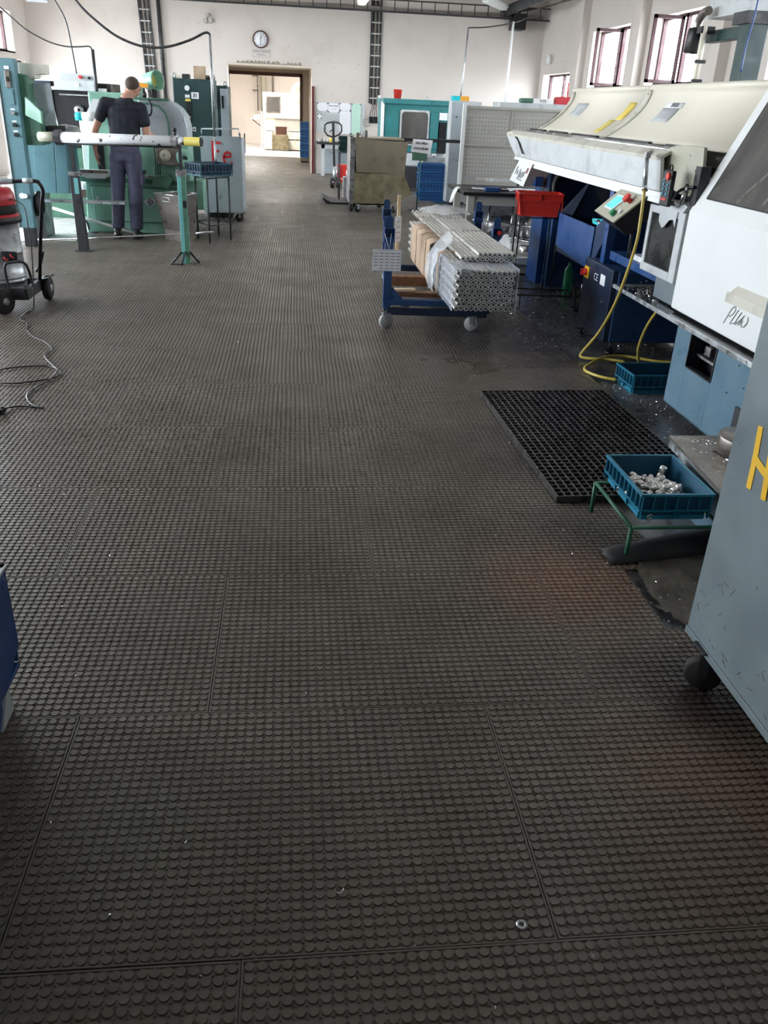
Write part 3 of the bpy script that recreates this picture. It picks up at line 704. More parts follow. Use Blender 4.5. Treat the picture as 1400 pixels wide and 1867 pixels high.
# ---- swarf on the lathe tray
def swarf(mb, n, fx, rnd, s=(.003, .008)):
    for k in range(n):
        p = Vector(fx(rnd)); r = rnd.uniform(*s); a = rnd.uniform(0, 6.28)
        mb.ob(p, r, r*rnd.uniform(.2, .5), r*rnd.uniform(.15, .4), rz=a, rx=rnd.uniform(-.6, .6))
    return mb
rnd = random.Random(4)
o = solo('swarf', swarf(MB(), 420, lambda q: (q.uniform(2.2, 2.75), q.gauss(5.3, .17), .548+abs(q.gauss(0, .006))), rnd, (.005, .013)), M['alu'], 'bright swarf on the dark tray under the monitor panel', 'swarf', kind='stuff')

# ---- bar feeder
t = thing('bar_feeder', 'long cream and grey bar feeder on navy legs behind the lathe', 'machine', (2.6, 7.3, 0))
Y0, Y1 = 5.25, 9.38
put('front_panel', MB().prism([(5.26, 1.19), (9.0, 1.19), (9.2, 1.26), (9.45, 1.36), (9.42, 1.385), (5.33, 1.385)], 'x', 2.245, 2.27), M['lgrey'], t, bev=.004)
put('top_lip', MB().prism([(2.245, 1.362), (2.24, 1.385), (2.30, 1.418), (2.36, 1.42), (2.36, 1.405), (2.30, 1.40)], 'y', 5.33, 9.45), M['offwhite'], t)
put('lower_strip', MB().box(2.25, 2.29, 5.24, 9.05, 1.155, 1.187).box(2.262, 2.31, 5.24, 8.6, 1.118, 1.153), M['white'], t, bev=.002)
put('slot', MB().prism([(9.08, 1.365), (9.0, 1.37), (8.62, 1.225), (8.70, 1.222), (8.86, 1.30), (8.80, 1.305)], 'x', 2.236, 2.247), M['black'], t)
# trough end tray (far, rounded)
put('end_tray', MB().prism([(2.25, 9.2), (2.25, 9.44), (2.45, 9.75), (2.75, 9.85), (2.95, 9.7), (3.0, 9.2)], 'z', 1.375, 1.40), M['cream'], t)
put('channel', MB().box(2.36, 2.95, 5.3, 9.3, 1.28, 1.30), M['darkgrey'], t)
put('guide_rail', MB().cyl((2.335, 5.4, 1.425), (2.335, 9.0, 1.425), .016, n=12), M['chrome'], t)
for a, b in ((8.55, 9.15), (7.85, 8.5), (7.0, 7.8), (5.9, 6.9), (5.3, 5.75)):
    put('rubber_flap', MB().prism([(a, 1.405), (b, 1.405), (b-.10, 1.45), (a+.06, 1.45)], 'x', 2.40, 2.43), M['black'], t)
def cov(z):  # curved section of the cover
    u = (1.80-z)/(1.80-1.425); return 2.90-.34*u**1.9
def cover(ya, yb):
    g = []
    for i in range(2):
        y = (ya, yb)[i]; g.append([(cov(1.80-k*.375/12), y, 1.80-k*.375/12) for k in range(13)])
    return MB().sheet(g)
put('cover', cover(7.33, 9.33), M['cream'], t, solid=.01); put('cover', cover(4.92, 7.27), M['cream'], t, solid=.01)
sm = MB(); g = [[(cov(1.80-k*.375/12)-.014, y, 1.80-k*.375/12) for k in range(13)] for y in (7.25, 7.36)]
put('joint_strip', MB().sheet(g), M['offwhite'], t, solid=.008)
g = [[(cov(1.80-k*.375/12)-.012, y, 1.80-k*.375/12) for k in range(13)] for y in (9.30, 9.36)]
put('end_strip', MB().sheet(g), M['offwhite'], t, solid=.02)
g = [[(cov(1.60-k*.175/8)-.024, y, 1.60-k*.175/8) for k in range(9)] for y in (9.355, 9.375)]
put('gasket', MB().sheet(g), M['black'], t, solid=.015)
for z in (1.77, 1.62, 1.47): put('bolt', MB().cyl((cov(z)-.024, 7.30, z), (cov(z), 7.30, z), .008, n=8), M['darkgrey'], t)
put('top_roll', MB().cyl((2.905, 7.33, 1.815), (2.905, 9.42, 1.815), .022, n=12), M['cream'], t)
put('top_roll', MB().cyl((2.905, 4.92, 1.815), (2.905, 7.28, 1.815), .024, n=12), M['cream'], t)
put('cover_back', MB().box(2.93, 3.5, 4.92, 9.33, 1.2, 1.80), M['cream'], t)
def onc(y, z, d=.006):
    m_ = .34*1.9*max(0, (1.80-z)/.375)**.9/.375; return Vector((cov(z), y, z))+Vector((-1, 0, m_)).normalized()*d
def clabel(name, ya, yb, za, zb, m, d=.004, label=None):
    g = [[onc(y, za+(zb-za)*k/5, d) for k in range(6)] for y in (ya, yb)]
    return put(name, MB().sheet(g), m, t, label=label, solid=.002)
clabel('warning_label', 7.47, 7.63, 1.56, 1.70, M['yelpaper'], .014, 'orange yellow warning label with dark border')
clabel('warning_label', 7.60, 7.74, 1.455, 1.555, M['yelband'], .014, 'yellow green label with small print')
clabel('info_label', 8.72, 9.05, 1.575, 1.69, M['lgrey'], .014, 'grey information label with white emblem')
clabel('info_label', 6.55, 6.85, 1.565, 1.66, M['lgrey'], .014, 'ribbed grey information label')
clabel('info_label', 6.52, 6.84, 1.66, 1.70, M['paper'], .014, 'white strip above the ribbed label')
text('lettering', 'INFCR', .045, onc(6.66, 1.68, .018), (0, -1, 0), (.63, 0, 1), M['inkgrey'], t, bold=.0015)
for k in range(14):
    y = 6.56+k*.02; put('label_rib', MB().sheet([[onc(yy, 1.57+.09*q/3, .018) for q in range(4)] for yy in (y, y+.007)]), M['paper'], t, solid=.001)
text('lettering', 'IR', .055, onc(8.86, 1.635, .018), (0, -1, 0), (.78, 0, 1), M['white'], t)
# near end shield
put('end_shield', MB().prism([(5.50, 1.335), (5.44, 1.42), (5.30, 1.452), (5.10, 1.462), (4.90, 1.46), (4.86, 1.32), (4.97, 1.19), (5.10, 1.19), (5.30, 1.22)], 'x', 2.31, 2.33), M['olive'], t, bev=.003)
put('shield_port', MB().cyl((2.309, 5.02, 1.235), (2.304, 5.02, 1.235), .022), M['black'], t)
put('cable_duct', MB().box(2.30, 2.36, 4.86, 4.93, 1.15, 1.36), M['black'], t)
put('shield_cable', MB().curve([(2.30, 5.16, 1.15), (2.28, 5.08, 1.20), (2.28, 4.98, 1.235), (2.29, 4.88, 1.25)], .009, 8), M['black'], t)
put('fitting', MB().cyl((2.27, 4.97, 1.15), (2.27, 4.94, 1.22), .016).cyl((2.27, 4.94, 1.22), (2.27, 4.935, 1.245), .008).cyl((2.26, 5.15, 1.14), (2.26, 5.0, 1.15), .018), M['steel'], t)
# legs and body under it
put('leg', MB().box(2.50, 2.56, 8.62, 9.02, FZ, 1.12), M['royal'], t, bev=.003); put('leg', MB().box(2.56, 2.95, 8.45, 8.95, FZ, 1.12), M['navy'], t, bev=.003)
put('upper_panel', MB().box(2.44, 2.50, 8.3, 8.6, .78, 1.118), M['navydk'], t); put('leg', MB().box(2.33, 2.40, 8.42, 8.52, .95, 1.118), M['royal'], t)
put('backplate', MB().box(2.95, 3.0, 5.0, 9.0, .02, 1.25), M['navydk'], t)
put('leg', MB().box(2.30, 2.36, 6.18, 6.26, .45, 1.118), M['royal'], t, bev=.002)
# hopper: slanted blue front, dark opening above
put('hopper_front', MB().prism([(7.42, .55), (6.50, .50), (6.48, .82), (7.42, .82)], 'x', 2.30, 2.312), M['royal'], t)
put('hopper_side', MB().add([(2.312, 6.48, .82), (2.312, 6.50, .50), (2.9, 6.50, .50), (2.9, 6.30, 1.1), (2.45, 6.30, 1.10)], [(0, 1, 2, 3, 4)]), M['navy'], t, solid=.01)
put('hopper_side', MB().add([(2.312, 7.42, .82), (2.312, 7.42, .55), (2.9, 7.42, .55), (2.9, 7.42, 1.1), (2.5, 7.30, 1.10)], [(0, 1, 2, 3, 4)]), M['navydk'], t, solid=.01)
put('hopper_floor', MB().box(2.31, 2.9, 6.5, 7.42, .50, .56), M['navydk'], t)
put('inner_plate', MB().box(2.80, 2.82, 6.9, 7.3, .80, 1.06), M['steel'], t, label='dull reddish steel plate inside')
put('inner_motor', MB().cyl((2.7, 6.62, .80), (2.7, 6.62, .98), .045, n=14).cyl((2.7, 6.62, .98), (2.7, 6.62, 1.0), .035), M['steel'], t)
put('inner_hose', MB().curve([(2.6, 6.75, 1.12), (2.62, 6.62, 1.08), (2.6, 6.45, 1.07), (2.6, 6.35, 1.12)], .02, 8), M['blackrub'], t)
put('lower_shelf', MB().box(2.33, 2.9, 5.0, 6.15, .64, .70), M['royal'], t, bev=.003)
put('curtain', MB().sheet([[(2.55+.012*math.sin(i*1.9), 5.5+.045*i, .70+.42*j/3) for j in range(4)] for i in range(15)]), M['black'], t, solid=.004)
solo('paper_stack', MB().box(2.36, 2.6, 5.50, 5.80, .7005, .735), M['paper'], 'white papers on the blue shelf behind the yellow hose', 'paper', bev=.002)
solo('red_rag', MB().sph((2.45, 5.62, .765), (.06, .05, .035), 10, 6), M['redpaint'], 'small red bundle on the white papers', 'rag')
solo('blue_tool', MB().box(2.36, 2.46, 6.52, 6.72, .822, .842).cyl((2.38, 6.5, .84), (2.44, 6.7, .85), .014).ob((2.42, 6.75, .84), .05, .09, .03, rz=.6), M['cyan'], 'bright blue clamp tool lying on the hopper edge', 'tool', bev=.003)
solo('metal_plug', MB().cyl((2.35, 6.5, .845), (2.37, 6.62, .85), .013).sph((2.35, 6.49, .845), .018), M['chrome'], 'round metal plug lying beside the bright blue tool', 'metal plug')
# gearbox cover hung under the far end
q = thing('connection_box', 'tilted white label-covered box hanging below the bar feeder\'s far end', 'box', (2.35, 8.7, 1.0))
a, b, c, d = (2.245, 8.82, 1.155), (2.245, 8.28, 1.155), (2.25, 8.54, .935), (2.25, 9.13, .95)
put('housing', MB().plate([(p_[0]+.006, p_[1], p_[2]) for p_ in (a, b, c, d)], .20), M['offwhite'], q)
put('front', MB().plate([(2.243, 8.82, 1.155), (2.243, 8.28, 1.155), (2.243, 8.54, .935), (2.243, 9.13, .95)], .004), M['white'], q)
def bx_(u, v, o=.004): 
    A_, B_, C2, D2 = Vector(a), Vector(b), Vector(c), Vector(d); p = A_*(1-u)*(1-v)+B_*u*(1-v)+C2*u*v+D2*(1-u)*v; return Vector((2.243-o, p.y, p.z))
def slab(u0, u1, v0, v1, o=.004): return [bx_(u0, v0, o), bx_(u0, v1, o), bx_(u1, v1, o), bx_(u1, v0, o)]
for (u0, u1, v0, v1) in ((.14, .18, .25, .62), (.26, .31, .42, .62), (.42, .45, .32, .82), (.45, .78, .78, .82), (.50, .56, .45, .72), (.62, .67, .40, .72), (.72, .76, .38, .64), (.80, .84, .2, .42)):
    put('printed_mark', MB().plate(slab(u0, u1, v0, v1), .001), M['inkgrey'], q)
put('printed_mark', MB().plate(slab(.87, .90, .2, .45), .001), M['redpaint'], q, label='red printed line')
put('flex_pipe', MB().curve([(2.5, 8.2, 1.1), (2.48, 8.27, 1.0), (2.48, 8.24, .9), (2.5, 8.15, .82)], .025, 8), M['blackrub'], q)
# ---- electrical box of the feeder
t = thing('electrical_cabinet', 'dark blue electrical cabinet with a red and yellow main switch', 'cabinet', (2.55, 6.1, 0))
put('body', MB().box(2.30, 3.0, 5.82, 6.45, .095, .60), M['navy'], t, bev=.006)
put('door', MB().box(2.258, 2.30, 5.835, 6.46, .09, .605), M['navydk'], t, bev=.006)
put('switch_plate', MB().box(2.25, 2.26, 6.33, 6.43, .46, .545), M['yellow'], t, bev=.002, label='yellow switch plate')
k_ = put('switch_knob', MB().cyl((2.262, 6.38, .503), (2.222, 6.38, .503), .026).ob((2.222, 6.38, .503), .03, .018, .05), M['redbutton'], t, label='red rotary knob')
put('label_plate', MB().box(2.255, 2.26, 5.97, 6.07, .47, .545), M['paper'], t)
text('lettering', 'CE', .075, (2.2565, 6.17, .50), (0, -1, 0), (0, 0, 1), M['paper'], t)
put('lock', MB().cyl((2.26, 5.97, .36), (2.25, 5.97, .36), .009), M['chrome'], t)
for x, y in ((2.30, 6.44), (2.9, 6.4), (2.35, 5.9)):
    put('foot', MB().cyl((x, y, FZ), (x, y, .01), .032).cyl((x, y, .01), (x, y, .095), .009), M['black'], t)
# control panel with LCD
t = thing('operator_panel', 'small beige operator panel with a blue display and red stop button', 'control panel', (2.3, 5.72, 1.05))
P0, P1, P2, P3 = Vector((2.25, 5.93, 1.145)), Vector((2.25, 5.46, 1.145)), Vector((2.13, 5.66, .955)), Vector((2.13, 6.06, .985))
def pn(u, v, o=0):
    p = P0*(1-u)*(1-v)+P1*u*(1-v)+P2*u*v+P3*(1-u)*v; nn = (P3-P0).cross(P1-P0).normalized(); nn = -nn if nn.x > 0 else nn; return p+nn*o
nn = pn(0, 0, 1)-pn(0, 0)
def pslab(u0, u1, v0, v1, o0, o1):
    mb = MB(); vs = [pn(u, v, o) for o in (o0, o1) for u, v in ((u0, v0), (u1, v0), (u1, v1), (u0, v1))]
    return mb.add(vs, [(3, 2, 1, 0), (4, 5, 6, 7), (0, 1, 5, 4), (1, 2, 6, 5), (2, 3, 7, 6), (3, 0, 4, 7)])
put('housing', pslab(0, 1, 0, 1, -.14, -.01), M['black'], t, bev=.004); put('face', pslab(0, 1, 0, 1, -.01, 0), M['olive'], t)
put('display_frame', pslab(.16, .53, .20, .74, 0, .004), M['paper'], t); put('display', pslab(.19, .50, .25, .69, .004, .006), M['lcd'], t)
put('stop_button', MB().cyl(pn(.76, .28), pn(.76, .28, .03), .018).cyl(pn(.76, .28, .03), pn(.76, .28, .05), .032, .028), M['redbutton'], t)
put('start_button', MB().cyl(pn(.72, .78), pn(.72, .78, .028), .022), M['greenbutton'], t); put('knob', MB().cyl(pn(.88, .66), pn(.88, .66, .02), .013), M['paper'], t)
put('stem', MB().cyl((2.30, 5.72, .72), (2.30, 5.72, 1.0), .012), M['darkgrey'], t)
# remote pendant
t = thing('remote_pendant', 'dark hand-held remote with blue keys and a red button', 'remote control', (2.2, 5.06, 1.12))
R = Matrix.Rotation(0, 3, 'X')
put('body', MB().box(2.195, 2.225, 5.005, 5.125, 1.125, 1.325), M['black'], t, bev=.008)
put('hook', MB().tube([(2.21, 5.065+.02*math.cos(a), 1.337+.018*math.sin(a)) for a in [k*PI/6 for k in range(12)]]+[(2.21, 5.085, 1.337)], .005, 6), M['black'], t)
put('stop_button', MB().cyl((2.196, 5.032, 1.293), (2.18, 5.032, 1.293), .021), M['redbutton'], t)
for r in range(4):
    for c in range(2):
        if r == 0 and c == 1: continue
        y = 5.092-.056*c; z = 1.272-.026*r
        put('key', MB().box(2.19, 2.196, y-.014, y+.014, z-.008, z+.008), M['cratedk'] if r == 0 else M['crate'], t, bev=.002)
put('key', MB().box(2.19, 2.196, 5.078, 5.106, 1.294, 1.308), M['crategreen'], t, bev=.002)
put('red_strip', MB().box(2.192, 2.196, 5.03, 5.10, 1.158, 1.172), M['redpaint'], t)
# yellow air hose
t = thing('air_hose', 'yellow air hose hanging from the bar feeder and looped on the floor', 'hose', (2.15, 5.4, 0))
put('hose', MB().curve([(2.165, 5.30, 1.20), (2.16, 5.27, 1.02), (2.155, 5.26, .88), (2.15, 5.33, .66), (2.15, 5.45, .44), (2.14, 5.62, .22), (2.09, 5.73, .06), (2.07, 5.72, .012), (2.14, 5.67, .012), (2.23, 5.66, .012), (2.36, 5.60, .012)], .0105, 8), M['yelhose'], t)
put('hose', MB().curve([(2.135, 5.16, .012), (2.04, 5.24, .012), (1.99, 5.38, .012), (2.07, 5.52, .014), (2.25, 5.70, .02), (2.42, 5.74, .012), (2.62, 5.62, .012), (2.7, 5.58, .02)], .0105, 8), M['yelhose'], t)
put('hose', MB().curve([(2.47, 5.62, .012), (2.42, 5.55, .12), (2.40, 5.45, .28), (2.38, 5.30, .42), (2.36, 5.15, .53)], .0105, 8), M['yelhose'], t)
put('metal_pipe', MB().cyl((2.165, 5.30, 1.19), (2.17, 5.36, 1.385), .014), M['galv'], t)
put('clamp', MB().cyl((2.165, 5.29, 1.19), (2.165, 5.31, 1.215), .018), M['chrome'], t)
put('fitting', MB().cyl((2.17, 5.36, 1.385), (2.22, 5.42, 1.41), .014).ob((2.17, 5.36, 1.39), .03, .04, .03), M['steel'], t)
# hanging motor / drum and green post at top right
t = thing('post_crane', 'dark green jib crane post behind the cream cover', 'crane', (4.2, 8.4, 0))
put('post', MB().box(4.12, 4.30, 8.30, 8.50, FZ, 2.5), M['dkgreen'], t, bev=.006)
put('jib', MB().box(4.14, 4.26, 8.5, 9.3, 2.30, 2.40), M['dkgreen'], t, bev=.004)
put('top_duct', MB().box(4.1, 4.4, 8.3, 9.2, 2.50, 2.68), M['lgrey'], t)
put('collar', MB().box(4.06, 4.36, 8.26, 8.54, 2.40, 2.50), M['darkgrey'], t)
put('upright_pipe', MB().cyl((4.0, 8.98, 1.85), (4.0, 8.98, 2.42), .028), M['cream'], t)
put('clip', MB().box(3.95, 4.05, 8.93, 8.97, 2.10, 2.13), M['darkgrey'], t); put('clip', MB().box(3.95, 4.05, 8.93, 8.97, 1.93, 1.96), M['darkgrey'], t)
put('blue_cable', MB().curve([(4.0, 8.0, 2.65), (4.0, 8.02, 2.4), (4.0, 8.06, 2.2), (4.0, 8.05, 2.0)], .008), M['royal'], t)
t = thing('filter_drum', 'black cylinder with a rusty elbow hanging before the right windows', 'filter', (4.0, 9.18, 2.2))
put('drum', MB().lathe([(.001, 0), (.07, 0), (.078, .01), (.078, .20), (.07, .215), (.03, .23), (.001, .23)], (4.0, 9.20, 2.20), 20, Matrix.Rotation(.18, 3, 'X')), M['black'], t)
put('elbow', MB().curve([(4.0, 9.16, 2.42), (4.0, 9.14, 2.49), (4.0, 9.06, 2.54), (4.0, 8.96, 2.55)], .04, 12), M['bin'], t)
put('clamp', MB().box(3.96, 4.10, 8.96, 9.06, 2.36, 2.42), M['black'], t)
solo('wall_notice', MB().box(5.90, 5.93, 9.6, 10.2, 2.05, 2.2), M['redpaint'], 'red notice strip by the windows at the right edge', 'notice')
# ================================================================== CART WITH STEEL TUBES
t = thing('tube_cart', 'navy steel cart with four stakes and white wheels carrying the tube bundles', 'cart', (1.15, 7.2, 0))
NL, NR, FL_, FR = Vector((.72, 6.55, 0)), Vector((1.52, 6.50, 0)), Vector((.90, 8.5, 0)), Vector((1.72, 8.45, 0))
def beam(a, b, z, w, h): return MB().ob((Vector(a)+Vector(b))/2+Vector((0, 0, z)), (b-a).length, w, h, rz=math.atan2((b-a).y, (b-a).x))
put('cross_beam', beam(NL, NR, .135, .05, .06), M['navydk'], t, bev=.003); put('cross_beam', beam(FL_, FR, .135, .05, .06), M['navydk'], t, bev=.003)
put('side_beam', beam(NL, FL_, .155, .05, .05), M['navy'], t, bev=.003); put('side_beam', beam(NR, FR, .155, .05, .05), M['navy'], t, bev=.003)
for y in (7.3, 8.42): put('outrigger', MB().box(1.4, 1.84, y-.03, y+.03, .12, .17), M['navy'], t, bev=.003)
put('upper_cross_beam', beam(NL, NR, .205, .05, .045), M['navy'], t, bev=.003)
put('gusset', MB().add([(.74, 6.53, .19), (.90, 6.52, .17), (.74, 6.53, .34)], [(0, 1, 2)]), M['navy'], t, solid=.008)
for p, zt in ((NL, .80), (Vector((1.735, 7.3, 0)), .73), (FL_, .73), (Vector((1.80, 8.42, 0)), .745)):
    s_ = put('stake', MB().box(p.x-.035, p.x+.028, p.y-.025, p.y+.025, .16, zt-.10), M['navy'], t, bev=.003)
    put('stake_pocket', MB().box(p.x-.045, p.x-.039, p.y-.03, p.y+.03, zt-.14, zt-.04).box(p.x+.03, p.x+.036, p.y-.03, p.y+.03, zt-.14, zt-.04).box(p.x-.045, p.x+.036, p.y+.024, p.y+.03, zt-.14, zt-.04), M['royal'], s_)
    put('stake_tip', MB().prism([(p.x-.033, zt-.04), (p.x+.026, zt-.04), (p.x+.026, zt+.03), (p.x+.012, zt+.045), (p.x-.020, zt+.045), (p.x-.033, zt+.03)], 'y', p.y+.015, p.y+.022).box(p.x-.04, p.x+.034, p.y-.02, p.y+.025, zt-.045, zt-.038), M['navy'], s_)
put('red_cap', MB().cyl((1.745, 7.275, .655), (1.745, 7.262, .655), .018), M['redbutton'], t)
M['whitewheel'] = mat('white_nylon_wheel', (.40, .41, .41), .45)
for (x, y, a) in ((.715, 6.52, .3), (1.40, 6.48, -.3), (.92, 8.42, 0.4), (1.66, 8.4, .3)):
    caster(t, x, y, 0, .058, .036, M['whitewheel'], M['galv'], .118, ang=a)
# timber on the cart
solo('timber_block', MB().box(.76, 1.6, 6.62, 6.72, .2285, .262), M['wooddk'], 'dark timber across the front of the navy tube cart', 'timber', bev=.003)
solo('timber_block', MB().box(.82, 1.65, 7.3, 7.42, .182, .262), M['wooddk'], 'dark timber farther back across the navy tube cart', 'timber', bev=.003)
solo('plank_offcut', MB().ob((.86, 6.67, .275), .20, .07, .02, rz=.15), M['wood'], 'pale splintered wood offcut on the dark timber of the tube cart', 'wood', bev=.002)
solo('wooden_stake', MB().box(.895, .925, 7.62, 7.65, .30, .90), M['wood'], 'pale wooden stake standing upright behind the cardboard-wrapped bundle', 'stake', bev=.002)
# tubes
def tube_mesh(L_, r=.0183, rb=.0068):
    n = 12; vs = []; fs = []; sm = []
    for (q, y) in ((rb, .05), (rb, 0), (r*.93, 0), (r, .002), (r, L_)):
        for k in range(n): vs.append((q*math.cos(2*PI*k/n), y, q*math.sin(2*PI*k/n)))
    for i in range(4):
        for k in range(n): fs.append((i*n+k, i*n+(k+1) % n, (i+1)*n+(k+1) % n, (i+1)*n+k)); sm.append(i in (0, 3))
    fs.append(tuple(4*n+k for k in range(n))); sm.append(False)
    me = bpy.data.meshes.new('steel_tube'); me.from_pydata(vs, [], fs); me.polygons.foreach_set('use_smooth', sm); me.update()
    me.materials.append(M['tubesteel']); me.materials.append(M['boredark'])
    for i, p in enumerate(me.polygons):
        if i < n: p.material_index = 1
    return me
M['tubesteel'] = mat('drawn_steel_tube', (.62, .61, .58), .34, .7, var=.05, vs=3)
M['boredark'] = mat('dark_tube_bore', (.01, .01, .012), .7)
TM = tube_mesh(2.75)
rnd = random.Random(8); px, pz = .0372, .0320; zb = .2825
for r in range(9):
    for c in range(12 if r % 2 == 0 else 11):
        if r == 8 and c in (1, 2, 3, 4): pass
        x = 1.172+px*c+(px/2 if r % 2 else 0)+.0; z = zb-.001+pz*r-.0
        o = bpy.data.objects.new('steel_tube', TM); COL.objects.link(o); o.location = (x-.0, 6.0+rnd.uniform(-.006, .006), z)
        o['label'] = 'steel tube packed in the wrapped lower bundle on the navy cart'; o['category'] = 'tube'; o['group'] = 'steel tubes of the wrapped lower bundle'
TM2 = tube_mesh(2.95)
for c in range(12):
    o = bpy.data.objects.new('steel_tube', TM2); COL.objects.link(o); o.location = (1.262+px*c, 6.34+rnd.uniform(-.006, .006), .582)
    o['label'] = 'steel tube in the lower layer of the loose tubes atop the bundle'; o['category'] = 'tube'; o['group'] = 'loose steel tubes, lower layer'
    if c >= 4:
        o = bpy.data.objects.new('steel_tube', TM2); COL.objects.link(o); o.location = (1.262+px*(c-.5), 6.34+rnd.uniform(-.006, .006), .582+pz)
        o['label'] = 'steel tube in the top layer of the loose tubes atop the bundle'; o['category'] = 'tube'; o['group'] = 'loose steel tubes, top layer'
# plastic wrap of the lower bundle (sides and top, open front)
xl, xr, z0, z1 = 1.142, 1.612, .262, .575
wr = MB(); rnd = random.Random(21)
prof = [(xl, z0-.002), (xl-.006, .36), (xl-.002, .46), (xl, z1-.02), (xl+.03, z1-.012)]
g = []
for i in range(15):
    y = 6.0-.012+i*.075
    row = [(a+rnd.uniform(-.004, .004), y, b+rnd.uniform(-.004, .004)) for a, b in prof]
    g.append(row)
wr.sheet(g)
g = [[(xr+rnd.uniform(-.003, .006), 6.0-.015+i*.1, z0+(z1-z0)*j/4) for j in range(5)] for i in range(12)]
wr.sheet(g)
g = [[(xl+(xr-xl)*j/8, 5.99+.36*i/4, .561+.004*math.sin(j*2.1+i)+rnd.uniform(0, .003)) for j in range(9)] for i in range(5)]
wr.sheet(g)
solo('bundle_wrap', wr, M['film2'], 'bluish clear plastic wrapped around the lower tube bundle', 'plastic wrap', loc=(1.35, 6.5, .45))
solo('bundle_label', MB().sheet([[(1.175+.105*i/3, 5.985+.015*math.sin(i), .575-.047*j/2-.003*i) for j in range(3)] for i in range(4)]), M['paper'], 'small white label with a black ring on the bundle\'s front corner', 'label', solid=.001)
bpy.data.objects['bundle_label']
def ring(c, r, w, ax1, ax2, n=18):
    a1, a2 = Vector(ax1), Vector(ax2); return MB().tube([Vector(c)+a1*math.cos(k*2*PI/n)*r+a2*math.sin(k*2*PI/n)*r for k in range(n+1)], w, 5)
put('printed_ring', ring((1.205, 5.978, .553), .011, .0025, (1, 0, 0), (0, 0, 1)), M['ink'], bpy.data.objects['bundle_label'])
for a, b, c in ((1.225, 1.25, .535), (1.255, 1.275, .552), (1.255, 1.275, .545), (1.19, 1.22, .534)):
    put('printed_mark', MB().box(a, b, 5.976, 5.981, c, c+.004), M['ink'], bpy.data.objects['bundle_label'])
# cardboard bands round the left side of the bundle
def band(ya, yb, nm, lab, off=.016):
    g = []
    for y in [ya+(yb-ya)*k/5 for k in range(6)]:
        w = .004*math.sin(y*37)
        g.append([(xl+.16, y, z1+.012), (xl+.03, y, z1+.014), (xl-.008-off*.6, y, z1-.004+w), (xl-off+w, y, z1-.04), (xl-off, y, .42), (xl-off+w, y, .28), (xl-.003, y, z0-.015), (xl+.16, y, z0-.018)])
    return solo(nm, MB().sheet(g), M['cardboard'], lab, 'cardboard', solid=.004)
band(6.60, 6.67, 'cardboard_band', 'narrow cardboard band round the tube bundle nearest its front', .02)
band(7.10, 7.34, 'cardboard_band', 'first wide cardboard sheet wrapped round the tube bundle')
band(7.36, 7.60, 'cardboard_band', 'second wide cardboard sheet round the tube bundle', .018)
band(7.62, 7.90, 'cardboard_band', 'third cardboard sheet wrapped round the tube bundle')
band(7.92, 8.25, 'cardboard_band', 'farthest cardboard sheet round the tube bundle, beside the wooden stake', .018)
# crumpled film bulging on the left, middle and back
def crumple(c, sx, sy, sz, seed, name, lab, n=16, m=10, m_='film'):
    rr = random.Random(seed); vs = []; mb = MB().sph(c, (sx, sy, sz), n, m)
    for i, v in enumerate(mb.v):
        d = (v-Vector(c)); k = 1+.22*math.sin(9*d.y/max(sy, .01)+seed)*math.cos(6*d.z/max(sz, .01))+rr.uniform(-.10, .10)
        mb.v[i] = Vector(c)+d*k
    return solo(name, mb, M[m_], lab, 'plastic film')
g = []
rr = random.Random(9)
for i in range(12):
    u = i/11; y = 6.72+.33*u; row = []
    for j in range(10):
        v = j/9; bul = .07*math.sin(v*PI)*(.35+.65*math.sin(u*PI))
        row.append((xl+.13*(1-v)**2-.03-bul+rr.uniform(-.008, .008), y+rr.uniform(-.01, .01)+.05*math.sin(v*4), .665-.42*v+rr.uniform(-.008, .008)+.04*math.sin(u*PI)*(1-v)))
    g.append(row)
solo('crumpled_film', MB().sheet(g), M['film'], 'crumpled clear film bulging from the left side of the tube bundle', 'plastic film')
g = []
for i in range(9):
    u = i/8; row = []
    for j in range(10):
        v = j/9; row.append((1.65+.07*v+.015*math.sin(v*9+u*3), 6.45+.42*u+.05*v, .64+.09*math.sin(u*PI)-.30*v+rr.uniform(-.008, .008)))
    g.append(row)
solo('crumpled_film', MB().sheet(g), M['film'], 'crumpled clear film standing up on the right side of the tube bundle', 'plastic film')
g = []
for i in range(12):
    u = i/11; row = []
    for j in range(10):
        v = j/9; row.append((1.26+.50*u, 8.55+.45*v+.03*math.sin(u*9), .645+.06*math.sin(u*PI)*math.sin(v*PI)+rr.uniform(0, .018)))
    g.append(row)
solo('crumpled_film', MB().sheet(g), M['film'], 'crumpled clear film gathered over the far ends of the tubes', 'plastic film')
# delivery cards hung on the stake
def card(name, lab, p, w, h, rows, cols, R, skip=()):
    t = thing(name, lab, 'card', p, rz=R)
    put('sheet', MB().box(-w/2, w/2, -.0015, 0, -h/2, h/2), M['paper'], t, local=True)
    for r in range(rows):
        for c in range(cols):
            if (r, c) in skip: continue
            x = -w/2+w*(c+.5)/cols; z = h/2-h*(r+.7)/(rows+.4)
            put('printed_line', MB().box(x-w/cols*.36, x+w/cols*.36, -.0022, -.0014, z-.0025, z+.0025), M['inkgrey'], t, local=True)
    put('sleeve', MB().box(-w/2-.004, w/2+.004, .0002, .0008, -h/2-.004, h/2+.014), M['film'], t, local=True)
    return t
card('order_card', 'white printed card hanging by strings in front of the cart\'s left stake', (.685, 6.36, .548), .212, .142, 6, 5, 0, skip=((5, 0),))
solo('card_string', MB().tube([(.672, 6.48, .73), (.70, 6.37, .628), (.725, 6.48, .73)], .0018, 5), M['paper'], 'white string holding the printed card to the cart stake', 'string')
